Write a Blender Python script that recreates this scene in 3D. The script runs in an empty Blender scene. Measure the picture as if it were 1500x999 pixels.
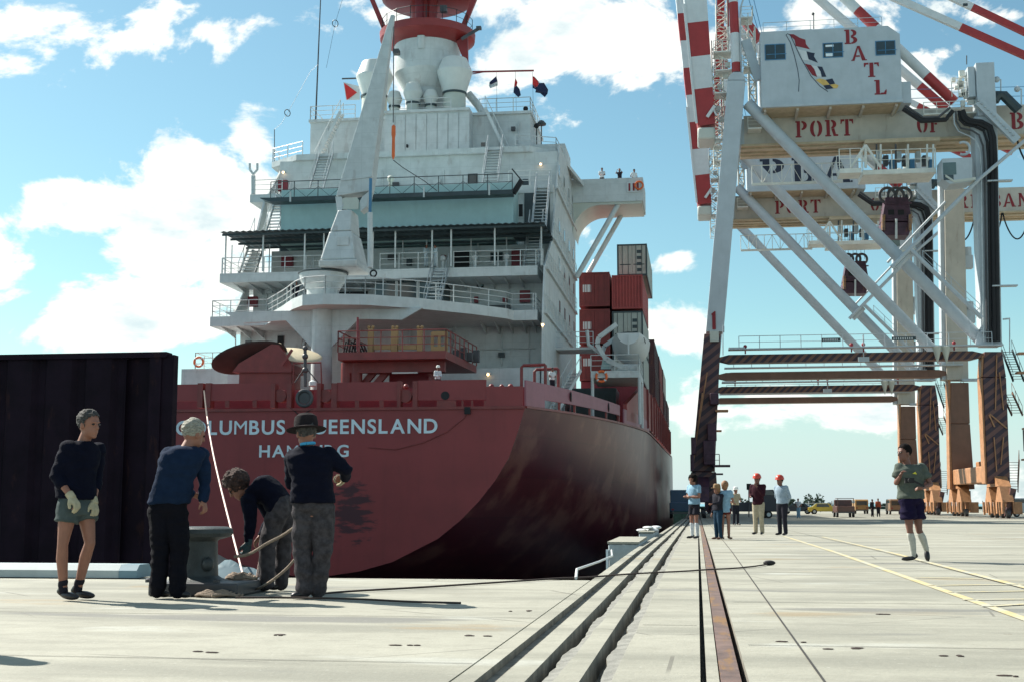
import bpy, math, random
from mathutils import Vector, Matrix, noise
R = math.radians
rnd = random.Random(7)
V = Vector
C = bpy.context.scene.collection
S = bpy.context.scene

# ---------------------------------------------------------------- camera
F, PITCH, YAW, CAMZ = 1900.0, R(7.125), R(8.08), 0.9
cd = bpy.data.cameras.new('camera'); cam = bpy.data.objects.new('camera', cd); C.objects.link(cam)
cam.location = (0, 0, CAMZ); cam.rotation_euler = (math.pi/2 + PITCH, 0, YAW)
cd.sensor_width = 36; cd.lens = F/1500*36; cd.clip_end = 60000; cd.clip_start = 0.05
S.camera = cam
S.view_settings.view_transform = 'Standard'; S.view_settings.look = 'None'
S.view_settings.exposure = 1.0; S.view_settings.gamma = 1

# sun: light travels to the right and towards the camera
SUN_ELEV = R(42.5); SUND = V((.905, -.425, 0)).normalized()
ld = bpy.data.lights.new('sun', 'SUN'); ld.energy = 5.0; ld.angle = R(.53); ld.color = (1, .94, .84)
sun = bpy.data.objects.new('sun', ld); C.objects.link(sun)
ldir = V((SUND.x*math.cos(SUN_ELEV), SUND.y*math.cos(SUN_ELEV), -math.sin(SUN_ELEV)))
sun.rotation_euler = ldir.to_track_quat('-Z', 'Y').to_euler()

# ---------------------------------------------------------------- picture ray -> place
_f0 = V((-math.sin(YAW), math.cos(YAW), 0)); _z = V((0, 0, 1))
FW = _f0*math.cos(PITCH) + _z*math.sin(PITCH)
RT = V((math.cos(YAW), math.sin(YAW), 0)); UP = _z*math.cos(PITCH) - _f0*math.sin(PITCH)
CAM = V((0, 0, CAMZ))
def ray(px, py): return FW*F + RT*(px-750) - UP*(py-499.5)
def A(px, py, Y):
    d = ray(px, py); return CAM + d*(Y/d.y)
def AX(px, py, X):
    d = ray(px, py); return CAM + d*(X/d.x)
def gz(y): return -0.0043*max(0, min(y, 130)-25)
def G(px, py):
    d = ray(px, py); z = 0
    for _ in range(12):
        t = (z-CAMZ)/d.z; p = CAM + d*t; z = gz(p.y)
    return p

# ---------------------------------------------------------------- world
w = bpy.data.worlds.new('World'); S.world = w; w.use_nodes = True
nt = w.node_tree; nt.nodes.clear()
class NT:
    def __init__(s, t): s.t = t
    def n(s, typ, **k):
        o = s.t.nodes.new(typ)
        for a, b in k.items(): setattr(o, a, b)
        return o
    def put(s, sock, v):
        if v is None: return
        if hasattr(v, 'is_output'): s.t.links.new(v, sock)
        else: sock.default_value = v
    def m(s, op, a, b=None, c=None, clamp=False):
        o = s.n('ShaderNodeMath', operation=op, use_clamp=clamp)
        s.put(o.inputs[0], a); s.put(o.inputs[1], b); s.put(o.inputs[2], c)
        return o.outputs[0]
    def mix(s, f, a, b, bt='MIX'):
        o = s.n('ShaderNodeMixRGB', blend_type=bt); s.put(o.inputs[0], f)
        s.put(o.inputs[1], (*a, 1) if isinstance(a, tuple) and len(a) == 3 else a)
        s.put(o.inputs[2], (*b, 1) if isinstance(b, tuple) and len(b) == 3 else b)
        return o.outputs[0]
    def ramp(s, f, lo, hi):
        o = s.n('ShaderNodeMapRange', interpolation_type='SMOOTHSTEP'); s.put(o.inputs[0], f)
        o.inputs[1].default_value = lo; o.inputs[2].default_value = hi; return o.outputs[0]
    def noise(s, vec, scale, detail=4, rough=.55, dist=0):
        o = s.n('ShaderNodeTexNoise'); s.put(o.inputs['Vector'], vec); o.inputs['Scale'].default_value = scale
        o.inputs['Detail'].default_value = detail; o.inputs['Roughness'].default_value = rough
        o.inputs['Distortion'].default_value = dist; return o.outputs[0]
    def scl(s, vec, v):
        o = s.n('ShaderNodeVectorMath', operation='MULTIPLY'); s.put(o.inputs[0], vec); o.inputs[1].default_value = v
        return o.outputs[0]
    def comb(s, x, y, z):
        o = s.n('ShaderNodeCombineXYZ'); s.put(o.inputs[0], x); s.put(o.inputs[1], y); s.put(o.inputs[2], z)
        return o.outputs[0]
N = NT(nt)
sky = N.n('ShaderNodeTexSky', sky_type='NISHITA', sun_disc=False)
sky.sun_elevation = SUN_ELEV
tosun = -ldir
sky.sun_rotation = math.atan2(tosun.x, tosun.y)
sky.altitude = 0; sky.air_density = 1.0; sky.dust_density = .6; sky.ozone_density = 1.5
tc = N.n('ShaderNodeTexCoord'); sep = N.n('ShaderNodeSeparateXYZ'); nt.links.new(tc.outputs['Generated'], sep.inputs[0])
az = N.m('ARCTAN2', sep.outputs[0], sep.outputs[1]); el = N.m('ARCSINE', sep.outputs[2])
uv = N.comb(az, N.m('MULTIPLY', el, 1.5), 0.0)
n1 = N.noise(uv, 7.5, 11, .60, .45); n2 = N.noise(N.scl(uv, (1, 1.6, 1)), 2.3, 3, .5)
# big cloud banks that stand where they stand in the sky (azimuth, elevation, half widths, strength)
blobs = [(175, 45, 260, 60, .8), (60, 20, 160, 40, .6), (820, 70, 190, 75, 1.0), (720, 20, 170, 50, .9), (960, 50, 130, 80, .9), (1180, 30, 180, 60, .75),
         (310, 290, 150, 80, 1.25), (370, 210, 60, 60, 1.0), (110, 300, 100, 55, 1.1), (250, 370, 120, 60, 1.1), (180, 450, 150, 60, 1.1),
         (20, 410, 60, 60, .7), (50, 480, 120, 30, .5), (990, 480, 55, 42, 1.0), (1150, 385, 50, 18, .7), (1000, 385, 35, 20, .6),
         (1230, 600, 260, 40, .8), (1020, 600, 60, 60, .7), (1300, 690, 180, 18, .35), (1480, 20, 80, 22, .5), (490, 45, 30, 16, .5), (860, 340, 40, 40, .6), (1330, 110, 50, 60, .5)]
cov = None
for (px, py, rx, ry, st) in blobs:
    d = ray(px, py).normalized(); a0 = math.atan2(d.x, d.y); e0 = math.asin(d.z)
    q = N.m('ADD', N.m('POWER', N.m('ABSOLUTE', N.m('DIVIDE', N.m('SUBTRACT', az, a0), rx/F)), 2.0),
            N.m('POWER', N.m('ABSOLUTE', N.m('DIVIDE', N.m('SUBTRACT', el, e0), ry/F)), 2.0))
    g = N.m('MULTIPLY', N.m('EXPONENT', N.m('MULTIPLY', q, -1.0)), st)
    cov = g if cov is None else N.m('MAXIMUM', cov, g)
# elsewhere the same kind of broken cloud goes on
far = N.ramp(N.m('ABSOLUTE', N.m('ADD', az, YAW)), .42, .6)
hi = N.ramp(el, .40, .55)
rest = N.m('MULTIPLY', N.m('MAXIMUM', far, hi), N.ramp(n2, .42, .6))
cov = N.m('MAXIMUM', cov, N.m('MULTIPLY', rest, .5))
n3 = N.noise(uv, 26.0, 6, .6, .2)
dens = N.m('ADD', N.m('MULTIPLY', cov, .52), N.m('ADD', N.m('MULTIPLY', N.m('SUBTRACT', n1, .5), 1.9), N.m('MULTIPLY', N.m('SUBTRACT', n3, .5), .5)))
mask = N.ramp(dens, .19, .36)
shade = N.ramp(N.m('SUBTRACT', N.noise(N.scl(uv, (1, 1.5, 1)), 9.0, 7, .6), N.m('MULTIPLY', N.m('SUBTRACT', dens, .4), .30)), .26, .50)
skyc = N.mix(1.0, sky.outputs[0], (.90, 1.17, 1.03), 'MULTIPLY')
haze = N.m('MULTIPLY', N.m('SUBTRACT', 1.0, N.ramp(el, -.02, .15)), .80)
cl = N.mix(shade, (5.6, 6.6, 6.8), (8.9, 9.0, 8.5))
skyc = N.mix(haze, skyc, (5.1, 6.1, 6.8))
col = N.mix(N.m('MULTIPLY', mask, .95), skyc, cl)
bg = N.n('ShaderNodeBackground'); nt.links.new(col, bg.inputs[0]); bg.inputs[1].default_value = .068
out = N.n('ShaderNodeOutputWorld'); nt.links.new(bg.outputs[0], out.inputs[0])

# ---------------------------------------------------------------- materials
MT = {}
def mat(name, col, rough=.55, metal=0., var=.12, scale=1.2, streak=0., bump=0., bscale=40, spec=.5, rust=0., emit=0, fn=None):
    if name in MT: return MT[name]
    m = bpy.data.materials.new(name); m.use_nodes = True; t = m.node_tree; K = NT(t)
    b = t.nodes['Principled BSDF']; tc = K.n('ShaderNodeTexCoord'); P = tc.outputs['Object']
    c = K.mix(K.ramp(K.noise(P, scale, 5, .6), .3, .7), tuple(x*(1-var) for x in col), tuple(min(1, x*(1+var)) for x in col))
    if streak:
        s = K.ramp(K.noise(K.scl(P, (1, 1, .12)), 2.2, 5, .6), .48, .8)
        c = K.mix(K.m('MULTIPLY', s, streak), c, tuple(x*.45 for x in col))
    if rust:
        s = K.ramp(K.noise(K.scl(P, (1, 1, .3)), 1.7, 8, .65), .58, .68)
        c = K.mix(K.m('MULTIPLY', s, rust), c, (.16, .06, .03))
    if fn: c = fn(K, P, c) or c
    K.put(b.inputs['Base Color'], c if hasattr(c, 'is_output') else (*c, 1))
    b.inputs['Roughness'].default_value = rough; b.inputs['Metallic'].default_value = metal
    b.inputs['Specular IOR Level'].default_value = spec
    if emit:
        K.put(b.inputs['Emission Color'], (*col, 1)); b.inputs['Emission Strength'].default_value = emit
    if bump:
        bm = K.n('ShaderNodeBump'); bm.inputs['Strength'].default_value = bump; bm.inputs['Distance'].default_value = .02
        K.put(bm.inputs['Height'], K.noise(P, bscale, 4, .6)); t.links.new(bm.outputs[0], b.inputs['Normal'])
    MT[name] = m; return m
def stripes(c2, per, slope, axis='x'):
    def fn(K, P, c):
        s = K.n('ShaderNodeSeparateXYZ'); K.put(s.inputs[0], P)
        u = K.m('ADD', s.outputs[0], K.m('MULTIPLY', s.outputs[1], .8))
        t_ = K.m('FRACT', K.m('DIVIDE', K.m('ADD', s.outputs[2], K.m('MULTIPLY', u, slope)), per))
        return K.mix(K.m('GREATER_THAN', t_, .5), c, c2)
    return fn

# ---------------------------------------------------------------- mesh builder
class MB:
    def __init__(s): s.v = []; s.f = []
    def quad(s, *p):
        n = len(s.v); s.v += [V(x) for x in p]; s.f.append(tuple(range(n, n+len(p)))); return s
    def bx(s, x0, x1, y0, y1, z0, z1):
        n = len(s.v)
        s.v += [V((x, y, z)) for z in (z0, z1) for y in (y0, y1) for x in (x0, x1)]
        s.f += [tuple(n+i for i in q) for q in ((0,2,3,1), (4,5,7,6), (0,1,5,4), (2,6,7,3), (0,4,6,2), (1,3,7,5))]; return s
    def hexa(s, b, t):           # bottom 4, top 4 (same winding)
        n = len(s.v); s.v += [V(x) for x in b] + [V(x) for x in t]
        s.f += [tuple(n+i for i in q) for q in ((3,2,1,0), (4,5,6,7), (0,1,5,4), (1,2,6,5), (2,3,7,6), (3,0,4,7))]; return s
    def bar(s, p, q, w, h=None, up=(0, 0, 1)):
        p, q = V(p), V(q); h = h or w; d = (q-p).normalized(); u = V(up)
        if abs(d.dot(u)) > .98: u = V((0, 1, 0))
        a = d.cross(u).normalized()*w/2; b = a.cross(d).normalized()*h/2
        return s.hexa([p-a-b, p+a-b, p+a+b, p-a+b], [q-a-b, q+a-b, q+a+b, q-a+b])
    def tube(s, p, q, r, r2=None, n=10, cap=True):
        p, q = V(p), V(q); r2 = r if r2 is None else r2; d = (q-p).normalized()
        u = V((0, 0, 1)) if abs(d.z) < .9 else V((1, 0, 0)); a = d.cross(u).normalized(); b = a.cross(d)
        k = len(s.v)
        for (c, rr) in ((p, r), (q, r2)):
            for i in range(n):
                t = 2*math.pi*i/n; s.v.append(c + a*math.cos(t)*rr + b*math.sin(t)*rr)
        for i in range(n): s.f.append((k+i, k+(i+1) % n, k+n+(i+1) % n, k+n+i))
        if cap: s.f.append(tuple(range(k+n-1, k-1, -1))); s.f.append(tuple(range(k+n, k+2*n)))
        return s
    def path(s, pts, r, n=8):
        pts = [V(p) for p in pts]; k = len(s.v); a = None
        for i, p in enumerate(pts):
            d = (pts[min(i+1, len(pts)-1)] - pts[max(i-1, 0)]).normalized()
            if a is None: u = V((0, 0, 1)) if abs(d.z) < .9 else V((1, 0, 0)); a = d.cross(u).normalized()
            a = (a - d*a.dot(d)).normalized(); b = a.cross(d); rr = r[i] if isinstance(r, (list, tuple)) else r
            for j in range(n):
                t = 2*math.pi*j/n; s.v.append(p + a*math.cos(t)*rr + b*math.sin(t)*rr)
        for i in range(len(pts)-1):
            for j in range(n): s.f.append((k+i*n+j, k+i*n+(j+1) % n, k+(i+1)*n+(j+1) % n, k+(i+1)*n+j))
        s.f.append(tuple(range(k+n-1, k-1, -1))); m_ = k+(len(pts)-1)*n; s.f.append(tuple(range(m_, m_+n))); return s
    def prism(s, poly, vec):
        poly = [V(p) for p in poly]; vec = V(vec); k = len(s.v); n = len(poly)
        s.v += poly + [p+vec for p in poly]
        s.f.append(tuple(range(k+n-1, k-1, -1))); s.f.append(tuple(range(k+n, k+2*n)))
        for i in range(n): s.f.append((k+i, k+(i+1) % n, k+n+(i+1) % n, k+n+i))
        return s
    def lathe(s, c, prof, n=20, axis=(0, 0, 1), sx=1, sy=1):
        c = V(c); q = V(axis).to_track_quat('Z', 'Y'); k = len(s.v)
        for (r, z) in prof:
            for i in range(n):
                t = 2*math.pi*i/n; s.v.append(c + q @ V((math.cos(t)*r*sx, math.sin(t)*r*sy, z)))
        for j in range(len(prof)-1):
            for i in range(n): s.f.append((k+j*n+i, k+j*n+(i+1) % n, k+(j+1)*n+(i+1) % n, k+(j+1)*n+i))
        s.f.append(tuple(range(k+n-1, k-1, -1))); m_ = k+(len(prof)-1)*n; s.f.append(tuple(range(m_, m_+n))); return s
    def ell(s, c, a, b, d, n=16, m=10):
        c, a, b, d = V(c), V(a), V(b), V(d); k = len(s.v)
        for j in range(1, m):
            ph = math.pi*j/m
            for i in range(n):
                t = 2*math.pi*i/n; s.v.append(c + a*math.cos(t)*math.sin(ph) + b*math.sin(t)*math.sin(ph) + d*math.cos(ph))
        s.v += [c+d, c-d]; T = len(s.v)-2
        for j in range(m-2):
            for i in range(n): s.f.append((k+j*n+i, k+(j+1)*n+i, k+(j+1)*n+(i+1) % n, k+j*n+(i+1) % n))
        for i in range(n): s.f.append((T, k+i, k+(i+1) % n)); s.f.append((T+1, k+(m-2)*n+(i+1) % n, k+(m-2)*n+i))
        return s
    def ball(s, c, r, n=12, m=8): return s.ell(c, (r, 0, 0), (0, r, 0), (0, 0, r), n, m)
    def torus(s, c, Rr, r, axis=(0, 0, 1), n=24, m=8, a0=0, a1=360):
        q = V(axis).to_track_quat('Z', 'Y'); c = V(c)
        pts = [c + q @ V((math.cos(R(a0+(a1-a0)*i/n))*Rr, math.sin(R(a0+(a1-a0)*i/n))*Rr, 0)) for i in range(n+1)]
        return s.path(pts, r, m)
    def loft(s, rings, n=20, e=2.3):     # rings: (center, a, b)
        k = len(s.v)
        for (c, a, b) in rings:
            for i in range(n):
                t = 2*math.pi*i/n; ct, st = math.cos(t), math.sin(t)
                s.v.append(V(c) + V(a)*math.copysign(abs(ct)**(2/e), ct) + V(b)*math.copysign(abs(st)**(2/e), st))
        for j in range(len(rings)-1):
            for i in range(n): s.f.append((k+j*n+i, k+j*n+(i+1) % n, k+(j+1)*n+(i+1) % n, k+(j+1)*n+i))
        s.f.append(tuple(range(k+n-1, k-1, -1))); m_ = k+(len(rings)-1)*n; s.f.append(tuple(range(m_, m_+n))); return s
    def mesh(s, name, off=None, smooth=True, sharp=32):
        me = bpy.data.meshes.new(name); o = off or V((0, 0, 0))
        me.from_pydata([tuple(x-o) for x in s.v], [], s.f); me.update()
        import bmesh
        bm = bmesh.new(); bm.from_mesh(me); bmesh.ops.recalc_face_normals(bm, faces=bm.faces); bm.to_mesh(me); bm.free()
        if smooth: me.shade_smooth(); me.set_sharp_from_angle(angle=R(sharp))
        return me
    def build(s, name, m, parent=None, kind=None, label=None, smooth=True, sharp=32):
        off = parent['_o'] if parent is not None and '_o' in parent else None
        off = V(off) if off is not None else V((0, 0, 0))
        me = s.mesh(name, off, smooth, sharp); me.materials.append(m)
        o = bpy.data.objects.new(name, me); C.objects.link(o)
        if parent is not None: o.parent = parent; o['_o'] = tuple(off)
        if kind: o['kind'] = kind
        if label: o['label'] = label
        return o
def thing(name, label, cat, loc=(0, 0, 0), group=None):
    o = bpy.data.objects.new(name, None); C.objects.link(o); o.location = loc; o['_o'] = tuple(loc)
    o.empty_display_size = .3
    o['label'] = label; o['category'] = cat
    if group: o['group'] = group
    return o
def tag(o, label, cat, group=None):
    o['label'] = label; o['category'] = cat
    if group: o['group'] = group
    return o
def copy_tree(o, dloc=None, parent=None, skip=()):
    c = o.copy(); C.objects.link(c)
    if parent is not None: c.parent = parent
    if dloc is not None: c.location = o.location + V(dloc)
    for ch in list(o.children):
        if ch.get('_tag') in skip: continue
        copy_tree(ch, None, c, skip)
    return c
def dup_mesh(o, loc=None):
    c = o.copy(); C.objects.link(c)
    if loc is not None: c.location = loc
    return c
def rail(mb, pts, h=1.05, n=2, sp=1.5, r=.025):
    """open railing along a polyline: posts, top rail and n lower rails"""
    pts = [V(p) for p in pts]
    for a, b in zip(pts, pts[1:]):
        L = (b-a).length; k = max(1, round(L/sp))
        for i in range(k+1):
            p = a.lerp(b, i/k); mb.tube(p, p+V((0, 0, h)), r*1.1, n=6)
        for j in range(n+1):
            z = V((0, 0, h*(1-j/(n+1)))); mb.tube(a+z, b+z, r if j == 0 else r*.7, n=6)
    return mb
def stairs(parent, p0, p1, wd, m, name='staircase', lat=(1, 0, 0), hr=True, steps=None):
    p0, p1, lat = V(p0), V(p1), V(lat).normalized(); mb = MB()
    for s_ in (-1, 1):
        o_ = lat*s_*wd/2
        mb.bar(p0+o_, p1+o_, .06, .22)
        if hr:
            z = V((0, 0, .9)); mb.tube(p0+o_+z, p1+o_+z, .028, n=6)
            for t in (0, .33, .66, 1): q = p0.lerp(p1, t)+o_; mb.tube(q, q+z, .022, n=5)
    st = mb.build(name, m, parent)
    k = steps or max(4, round(abs(p1.z-p0.z)/.25)); me = None
    dd = (p1-p0); dd.z = 0
    if dd.length < 1e-3: dd = V((0, 1, 0))
    dd.normalize()
    tb = MB(); tb.hexa([-lat*(wd/2-.04)-dd*.11-V((0,0,.02)), lat*(wd/2-.04)-dd*.11-V((0,0,.02)), lat*(wd/2-.04)+dd*.11-V((0,0,.02)), -lat*(wd/2-.04)+dd*.11-V((0,0,.02))],
            [-lat*(wd/2-.04)-dd*.11+V((0,0,.02)), lat*(wd/2-.04)-dd*.11+V((0,0,.02)), lat*(wd/2-.04)+dd*.11+V((0,0,.02)), -lat*(wd/2-.04)+dd*.11+V((0,0,.02))])
    me = tb.mesh('tread'); me.materials.append(m)
    off = V(parent['_o'])
    for i in range(1, k):
        o = bpy.data.objects.new('tread', me); C.objects.link(o); o.parent = st; o.location = p0.lerp(p1, i/k)-off
    return st
# ================================================================ materials used
def concrete_fn(K, P, c):
    s1 = K.ramp(K.noise(K.scl(P, (.22, .9, 1)), 1.1, 6, .6), .42, .66)
    c = K.mix(K.m('MULTIPLY', s1, .75), c, (.175, .175, .145))
    s2 = K.ramp(K.noise(K.scl(P, (.5, 1.3, 1)), .55, 5, .6, .4), .60, .70)
    c = K.mix(K.m('MULTIPLY', s2, .6), c, (.26, .19, .10))
    s3 = K.ramp(K.noise(K.scl(P, (.35, 1.6, 1)), .42, 4, .55), .60, .66)
    c = K.mix(K.m('MULTIPLY', s3, .75), c, (.12, .122, .118))
    s4 = K.ramp(K.noise(K.scl(P, (.4, 1.0, 1)), .9, 3, .5), .62, .72)
    c = K.mix(K.m('MULTIPLY', s4, .8), c, (.40, .41, .37))
    s5 = K.ramp(K.noise(K.scl(P, (1.0, 2.2, 1)), 3.1, 2, .5), .76, .78)
    c = K.mix(K.m('MULTIPLY', s5, .6), c, (.12, .09, .06))
    c = K.mix(K.m('MULTIPLY', K.ramp(K.noise(K.scl(P, (1, 1.4, 1)), 4.5, 8, .7), .42, .70), .35), c, (.17, .165, .135))
    c = K.mix(K.m('MULTIPLY', K.ramp(K.noise(K.scl(P, (1, 1, 1)), 14, 6, .75), .60, .66), .4), c, (.40, .40, .36))
    vo = K.n('ShaderNodeTexVoronoi', feature='DISTANCE_TO_EDGE'); K.put(vo.inputs['Vector'], K.mix(.12, P, K.n('ShaderNodeTexNoise').outputs[1])); vo.inputs['Scale'].default_value = .38
    ck = K.m('MULTIPLY', K.m('LESS_THAN', vo.outputs['Distance'], .0035), K.ramp(K.noise(P, .5, 3, .5), .50, .58))
    c = K.mix(K.m('MULTIPLY', ck, .55), c, (.07, .065, .055))
    g = K.noise(P, 60, 3, .7)
    return K.mix(.16, c, g, 'OVERLAY')
M_con = mat('concrete paving', (.30, .295, .245), .85, var=.08, scale=.7, bump=.25, bscale=25, fn=concrete_fn)
M_con2 = mat('concrete block', (.33, .38, .40), .85, var=.15, scale=2, streak=.3, bump=.3)
M_groove = mat('groove concrete', (.20, .19, .16), .9, var=.3, scale=6, bump=.4)
M_rub = mat('grey cable duct seal', (.19, .19, .17), .8, var=.25, scale=9, bump=.4)
M_rail = mat('rusty rail steel', (.24, .15, .12), .45, .6, var=.3, scale=5, fn=lambda K, P, c: K.mix(K.ramp(K.noise(K.scl(P, (3, .5, 1)), 2.2, 5, .6), .5, .62), c, (.36, .19, .07)))
M_yel = mat('worn yellow road paint', (.72, .58, .22), .8, var=.15, scale=3)
def worn(K, P, c):
    return K.mix(K.ramp(K.noise(K.scl(P, (1, 1, 1)), 3, 6, .7), .40, .60), c, (.36, .365, .31))
M_yel = mat('worn yellow line paint', (.48, .40, .20), .85, var=.1, scale=3, fn=worn)
M_water = mat('harbour water', (.012, .03, .035), .08, var=.2, scale=.3, bump=.6, bscale=1.2)
M_sea = mat('open sea water', (.13, .30, .36), .6, var=.2, scale=.01)
M_dark = mat('black rubber', (.008, .008, .010), .7, var=.2)
def platefn(K, P, c):
    s = K.n('ShaderNodeSeparateXYZ'); K.put(s.inputs[0], P)
    b = K.n('ShaderNodeTexBrick', offset=0.0); K.put(b.inputs['Vector'], K.comb(K.m('ADD', s.outputs[0], s.outputs[1]), s.outputs[2], 0.0)); b.inputs['Scale'].default_value = .28; b.inputs['Mortar Size'].default_value = .006
    c = K.mix(K.m('MULTIPLY', b.outputs['Fac'], .16), c, (.22, .25, .25))
    return K.mix(K.m('MULTIPLY', K.ramp(K.noise(P, 1.6, 4, .6), .4, .65), .22), c, (.30, .32, .31))
M_white = mat('ship white paint', (.55, .575, .57), .45, var=.05, scale=1.0, streak=.16, rust=.22, bump=.25, bscale=2.2, fn=platefn)
M_whc = mat('crane pale grey paint', (.42, .47, .50), .45, var=.06, scale=.8, streak=.12)
M_teal = mat('pale green weather screen', (.36, .52, .52), .5, var=.05, scale=1.4, streak=.12)
M_red = mat('hull red paint', (.19, .032, .034), .5, var=.1, scale=.35, streak=.25, bump=.12, bscale=.9,
    fn=lambda K, P, c: c)
M_red2 = mat('deck red paint', (.19, .032, .030), .45, var=.15, scale=1.5, streak=.2)
M_mastred = mat('mast red paint', (.24, .022, .022), .45, var=.12, scale=.8)
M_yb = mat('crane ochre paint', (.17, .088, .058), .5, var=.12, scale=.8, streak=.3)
M_ylit = mat('sunlit crane ochre paint', (.36, .18, .085), .5, var=.2, scale=2, streak=.3)  # brighter copy of the crane ochre, sunlight put into the colour
M_hz = mat('crane hazard stripes', (.03, .015, .03), .5, var=.1, fn=stripes((.13, .058, .052, 1), .95, -.8))
M_hzb = mat('beam hazard stripes', (.03, .015, .03), .5, var=.1, fn=stripes((.16, .075, .05, 1), .78, -1.0))
M_brd = mat('boom red paint', (.33, .025, .025), .45, var=.08)
M_bwh = mat('boom white paint', (.58, .60, .60), .45, var=.05, streak=.08)
M_gird = mat('girder warm grey paint', (.46, .43, .37), .45, var=.08, scale=.6, streak=.2, rust=.2)
M_soff = mat('bounce lit soffit tan', (.46, .37, .25), .6, var=.12, scale=1.5, streak=.2)  # warm light bounced up from the ground, painted into the underside colour
M_let = mat('dark red lettering', (.22, .012, .02), .6, var=.08)
M_navy = mat('navy lettering', (.012, .02, .045), .6, var=.08)
M_name = mat('pale blue name lettering', (.62, .72, .78), .6, var=.08)
M_glass = mat('dark window glass', (.02, .035, .04), .12, var=.1, spec=.8)
M_gl2 = mat('window reflecting daylight', (.75, .82, .85), .3, var=.1)  # pale opaque colour paints daylight mirrored in a pane
M_cab = mat('grey cab glass', (.10, .15, .15), .15, var=.1)
M_steel = mat('galvanised steel', (.42, .45, .46), .4, .4, var=.15)
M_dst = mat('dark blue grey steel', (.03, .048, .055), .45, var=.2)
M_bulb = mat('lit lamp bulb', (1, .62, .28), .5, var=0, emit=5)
M_cream = mat('cream vent paint', (.50, .52, .46), .45, var=.05, streak=.1)
M_maroon = mat('maroon door paint', (.20, .02, .03), .5)
M_tan = mat('sunlit blade tan', (.60, .52, .36), .55, var=.12)  # pale tone paints the sunlit upper faces of the blades
M_bronze = mat('dull propeller bronze', (.10, .07, .05), .35, .6, var=.25)
M_crate = mat('yellow crate paint', (.34, .21, .09), .6, var=.15)
M_grey = mat('dark grey machinery', (.06, .06, .065), .5, var=.2)
M_rope = mat('natural fibre rope', (.27, .21, .16), .9, var=.2, scale=20, bump=.6, bscale=160)
M_ropew = mat('pale pink heaving line', (.80, .62, .56), .9, var=.1, scale=20)
M_roped = mat('dark tarred rope', (.05, .035, .03), .9, var=.2)
M_boll = mat('weathered bollard iron', (.045, .055, .057), .5, .1, var=.25, scale=5, streak=.3, bump=.4, bscale=60)
M_sheet = mat('pale blue sheet', (.07, .11, .13), .6, var=.12)
M_purple = mat('dark maroon steel box', (.013, .006, .012), .7, spec=.12, var=.3, scale=.8, streak=.3, rust=.12)
M_hpur = mat('headblock purple brown paint', (.06, .024, .045), .55, var=.3, scale=2, rust=.5)
M_corange = mat('orange plastic', (.75, .14, .03), .5)

# ================================================================ quay
def strip_mesh(x0, x1, ys, zf, x0f=None, x1f=None, uz=None):
    mb = MB()
    for i, y in enumerate(ys):
        a = x0f(y) if x0f else x0; b = x1f(y) if x1f else x1
        mb.v += [V((a, y, zf(a, y) if uz is None else uz[0]+gz(y))), V((b, y, zf(b, y) if uz is None else uz[1]+gz(y)))]
        if i: k = 2*i; mb.f.append((k-2, k-1, k+1, k))
    return mb
ys = []; y = -25.
while y < 320:
    ys.append(y); y += .12 if 4 < y < 20 else (.4 if y < 60 else 5)
ys.append(320.)
wob = lambda k, a: (lambda y: a*(noise.noise(V((y*1.3, k*7.7, 0)))*1.0 + .5*noise.noise(V((y*4.1, k*3.3, 1)))))
gx = lambda px: G(px, 998).x
E0 = -1.26
g1a, g1b = gx(694), gx(726); g2a, g2b, g2c = gx(768), gx(787), gx(807); g3a, g3b, g3c = gx(848), gx(870), gx(893)
r0a, r0b = gx(1026), gx(1035); ra, rb, rc = gx(1055), gx(1087), gx(1097)
w2, w3, w2c, w3c = wob(1, .035), wob(2, .035), wob(3, .02), wob(4, .02)
k_ = lambda c: (lambda y: c)
# profile nodes: (x function, z)
prof = [(k_(E0), -7), (k_(E0), 0), (k_(g1a), 0), (k_(g1a), -.05), (k_(g1b), -.05), (k_(g1b+.001), 0),
        (k_(g2a), 0), (k_(g2a+.002), -.14), (lambda y: g2b+w2(y), -.14), (lambda y: g2b+w2(y)+.004, -.03), (lambda y: g2c+w2c(y)*.6, -.02), (lambda y: g2c+w2c(y)*.6+.01, 0),
        (k_(g3a), 0), (k_(g3a+.002), -.14), (lambda y: g3b+w3(y), -.14), (lambda y: g3b+w3(y)+.004, -.03), (lambda y: g3c+w3c(y)*.6, -.02), (lambda y: g3c+w3c(y)*.6+.01, 0),
        (k_(r0a), 0), (k_(r0a+.001), -.18), (k_(r0b), -.18), (k_(r0b+.001), -.004), (k_(ra-.003), -.004), (k_(ra-.002), -.2), (k_(rc), -.2), (k_(rc+.002), 0),
        (k_(6), 0), (k_(20), 0), (k_(60), 0), (k_(260), 0)]
mb = MB(); nP = len(prof)
for i, y in enumerate(ys):
    for (xf, z) in prof: mb.v.append(V((xf(y), y, z + gz(y))))
    if i:
        for j in range(nP-1):
            a = (i-1)*nP+j; mb.f.append((a, a+1, a+nP+1, a+nP))
o = mb.build('ground', M_con, kind='structure', smooth=False)
o.data.materials.append(M_groove); o.data.materials.append(M_rub)
mi = []
for i in range(1, len(ys)):
    for j in range(nP-1):
        mi.append(1 if j in (2, 3, 4, 6, 7, 8, 12, 13, 14, 18, 19, 20, 22, 23, 24) else (2 if j in (9, 10, 15, 16) else 0))
o.data.polygons.foreach_set('material_index', mi)
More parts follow.
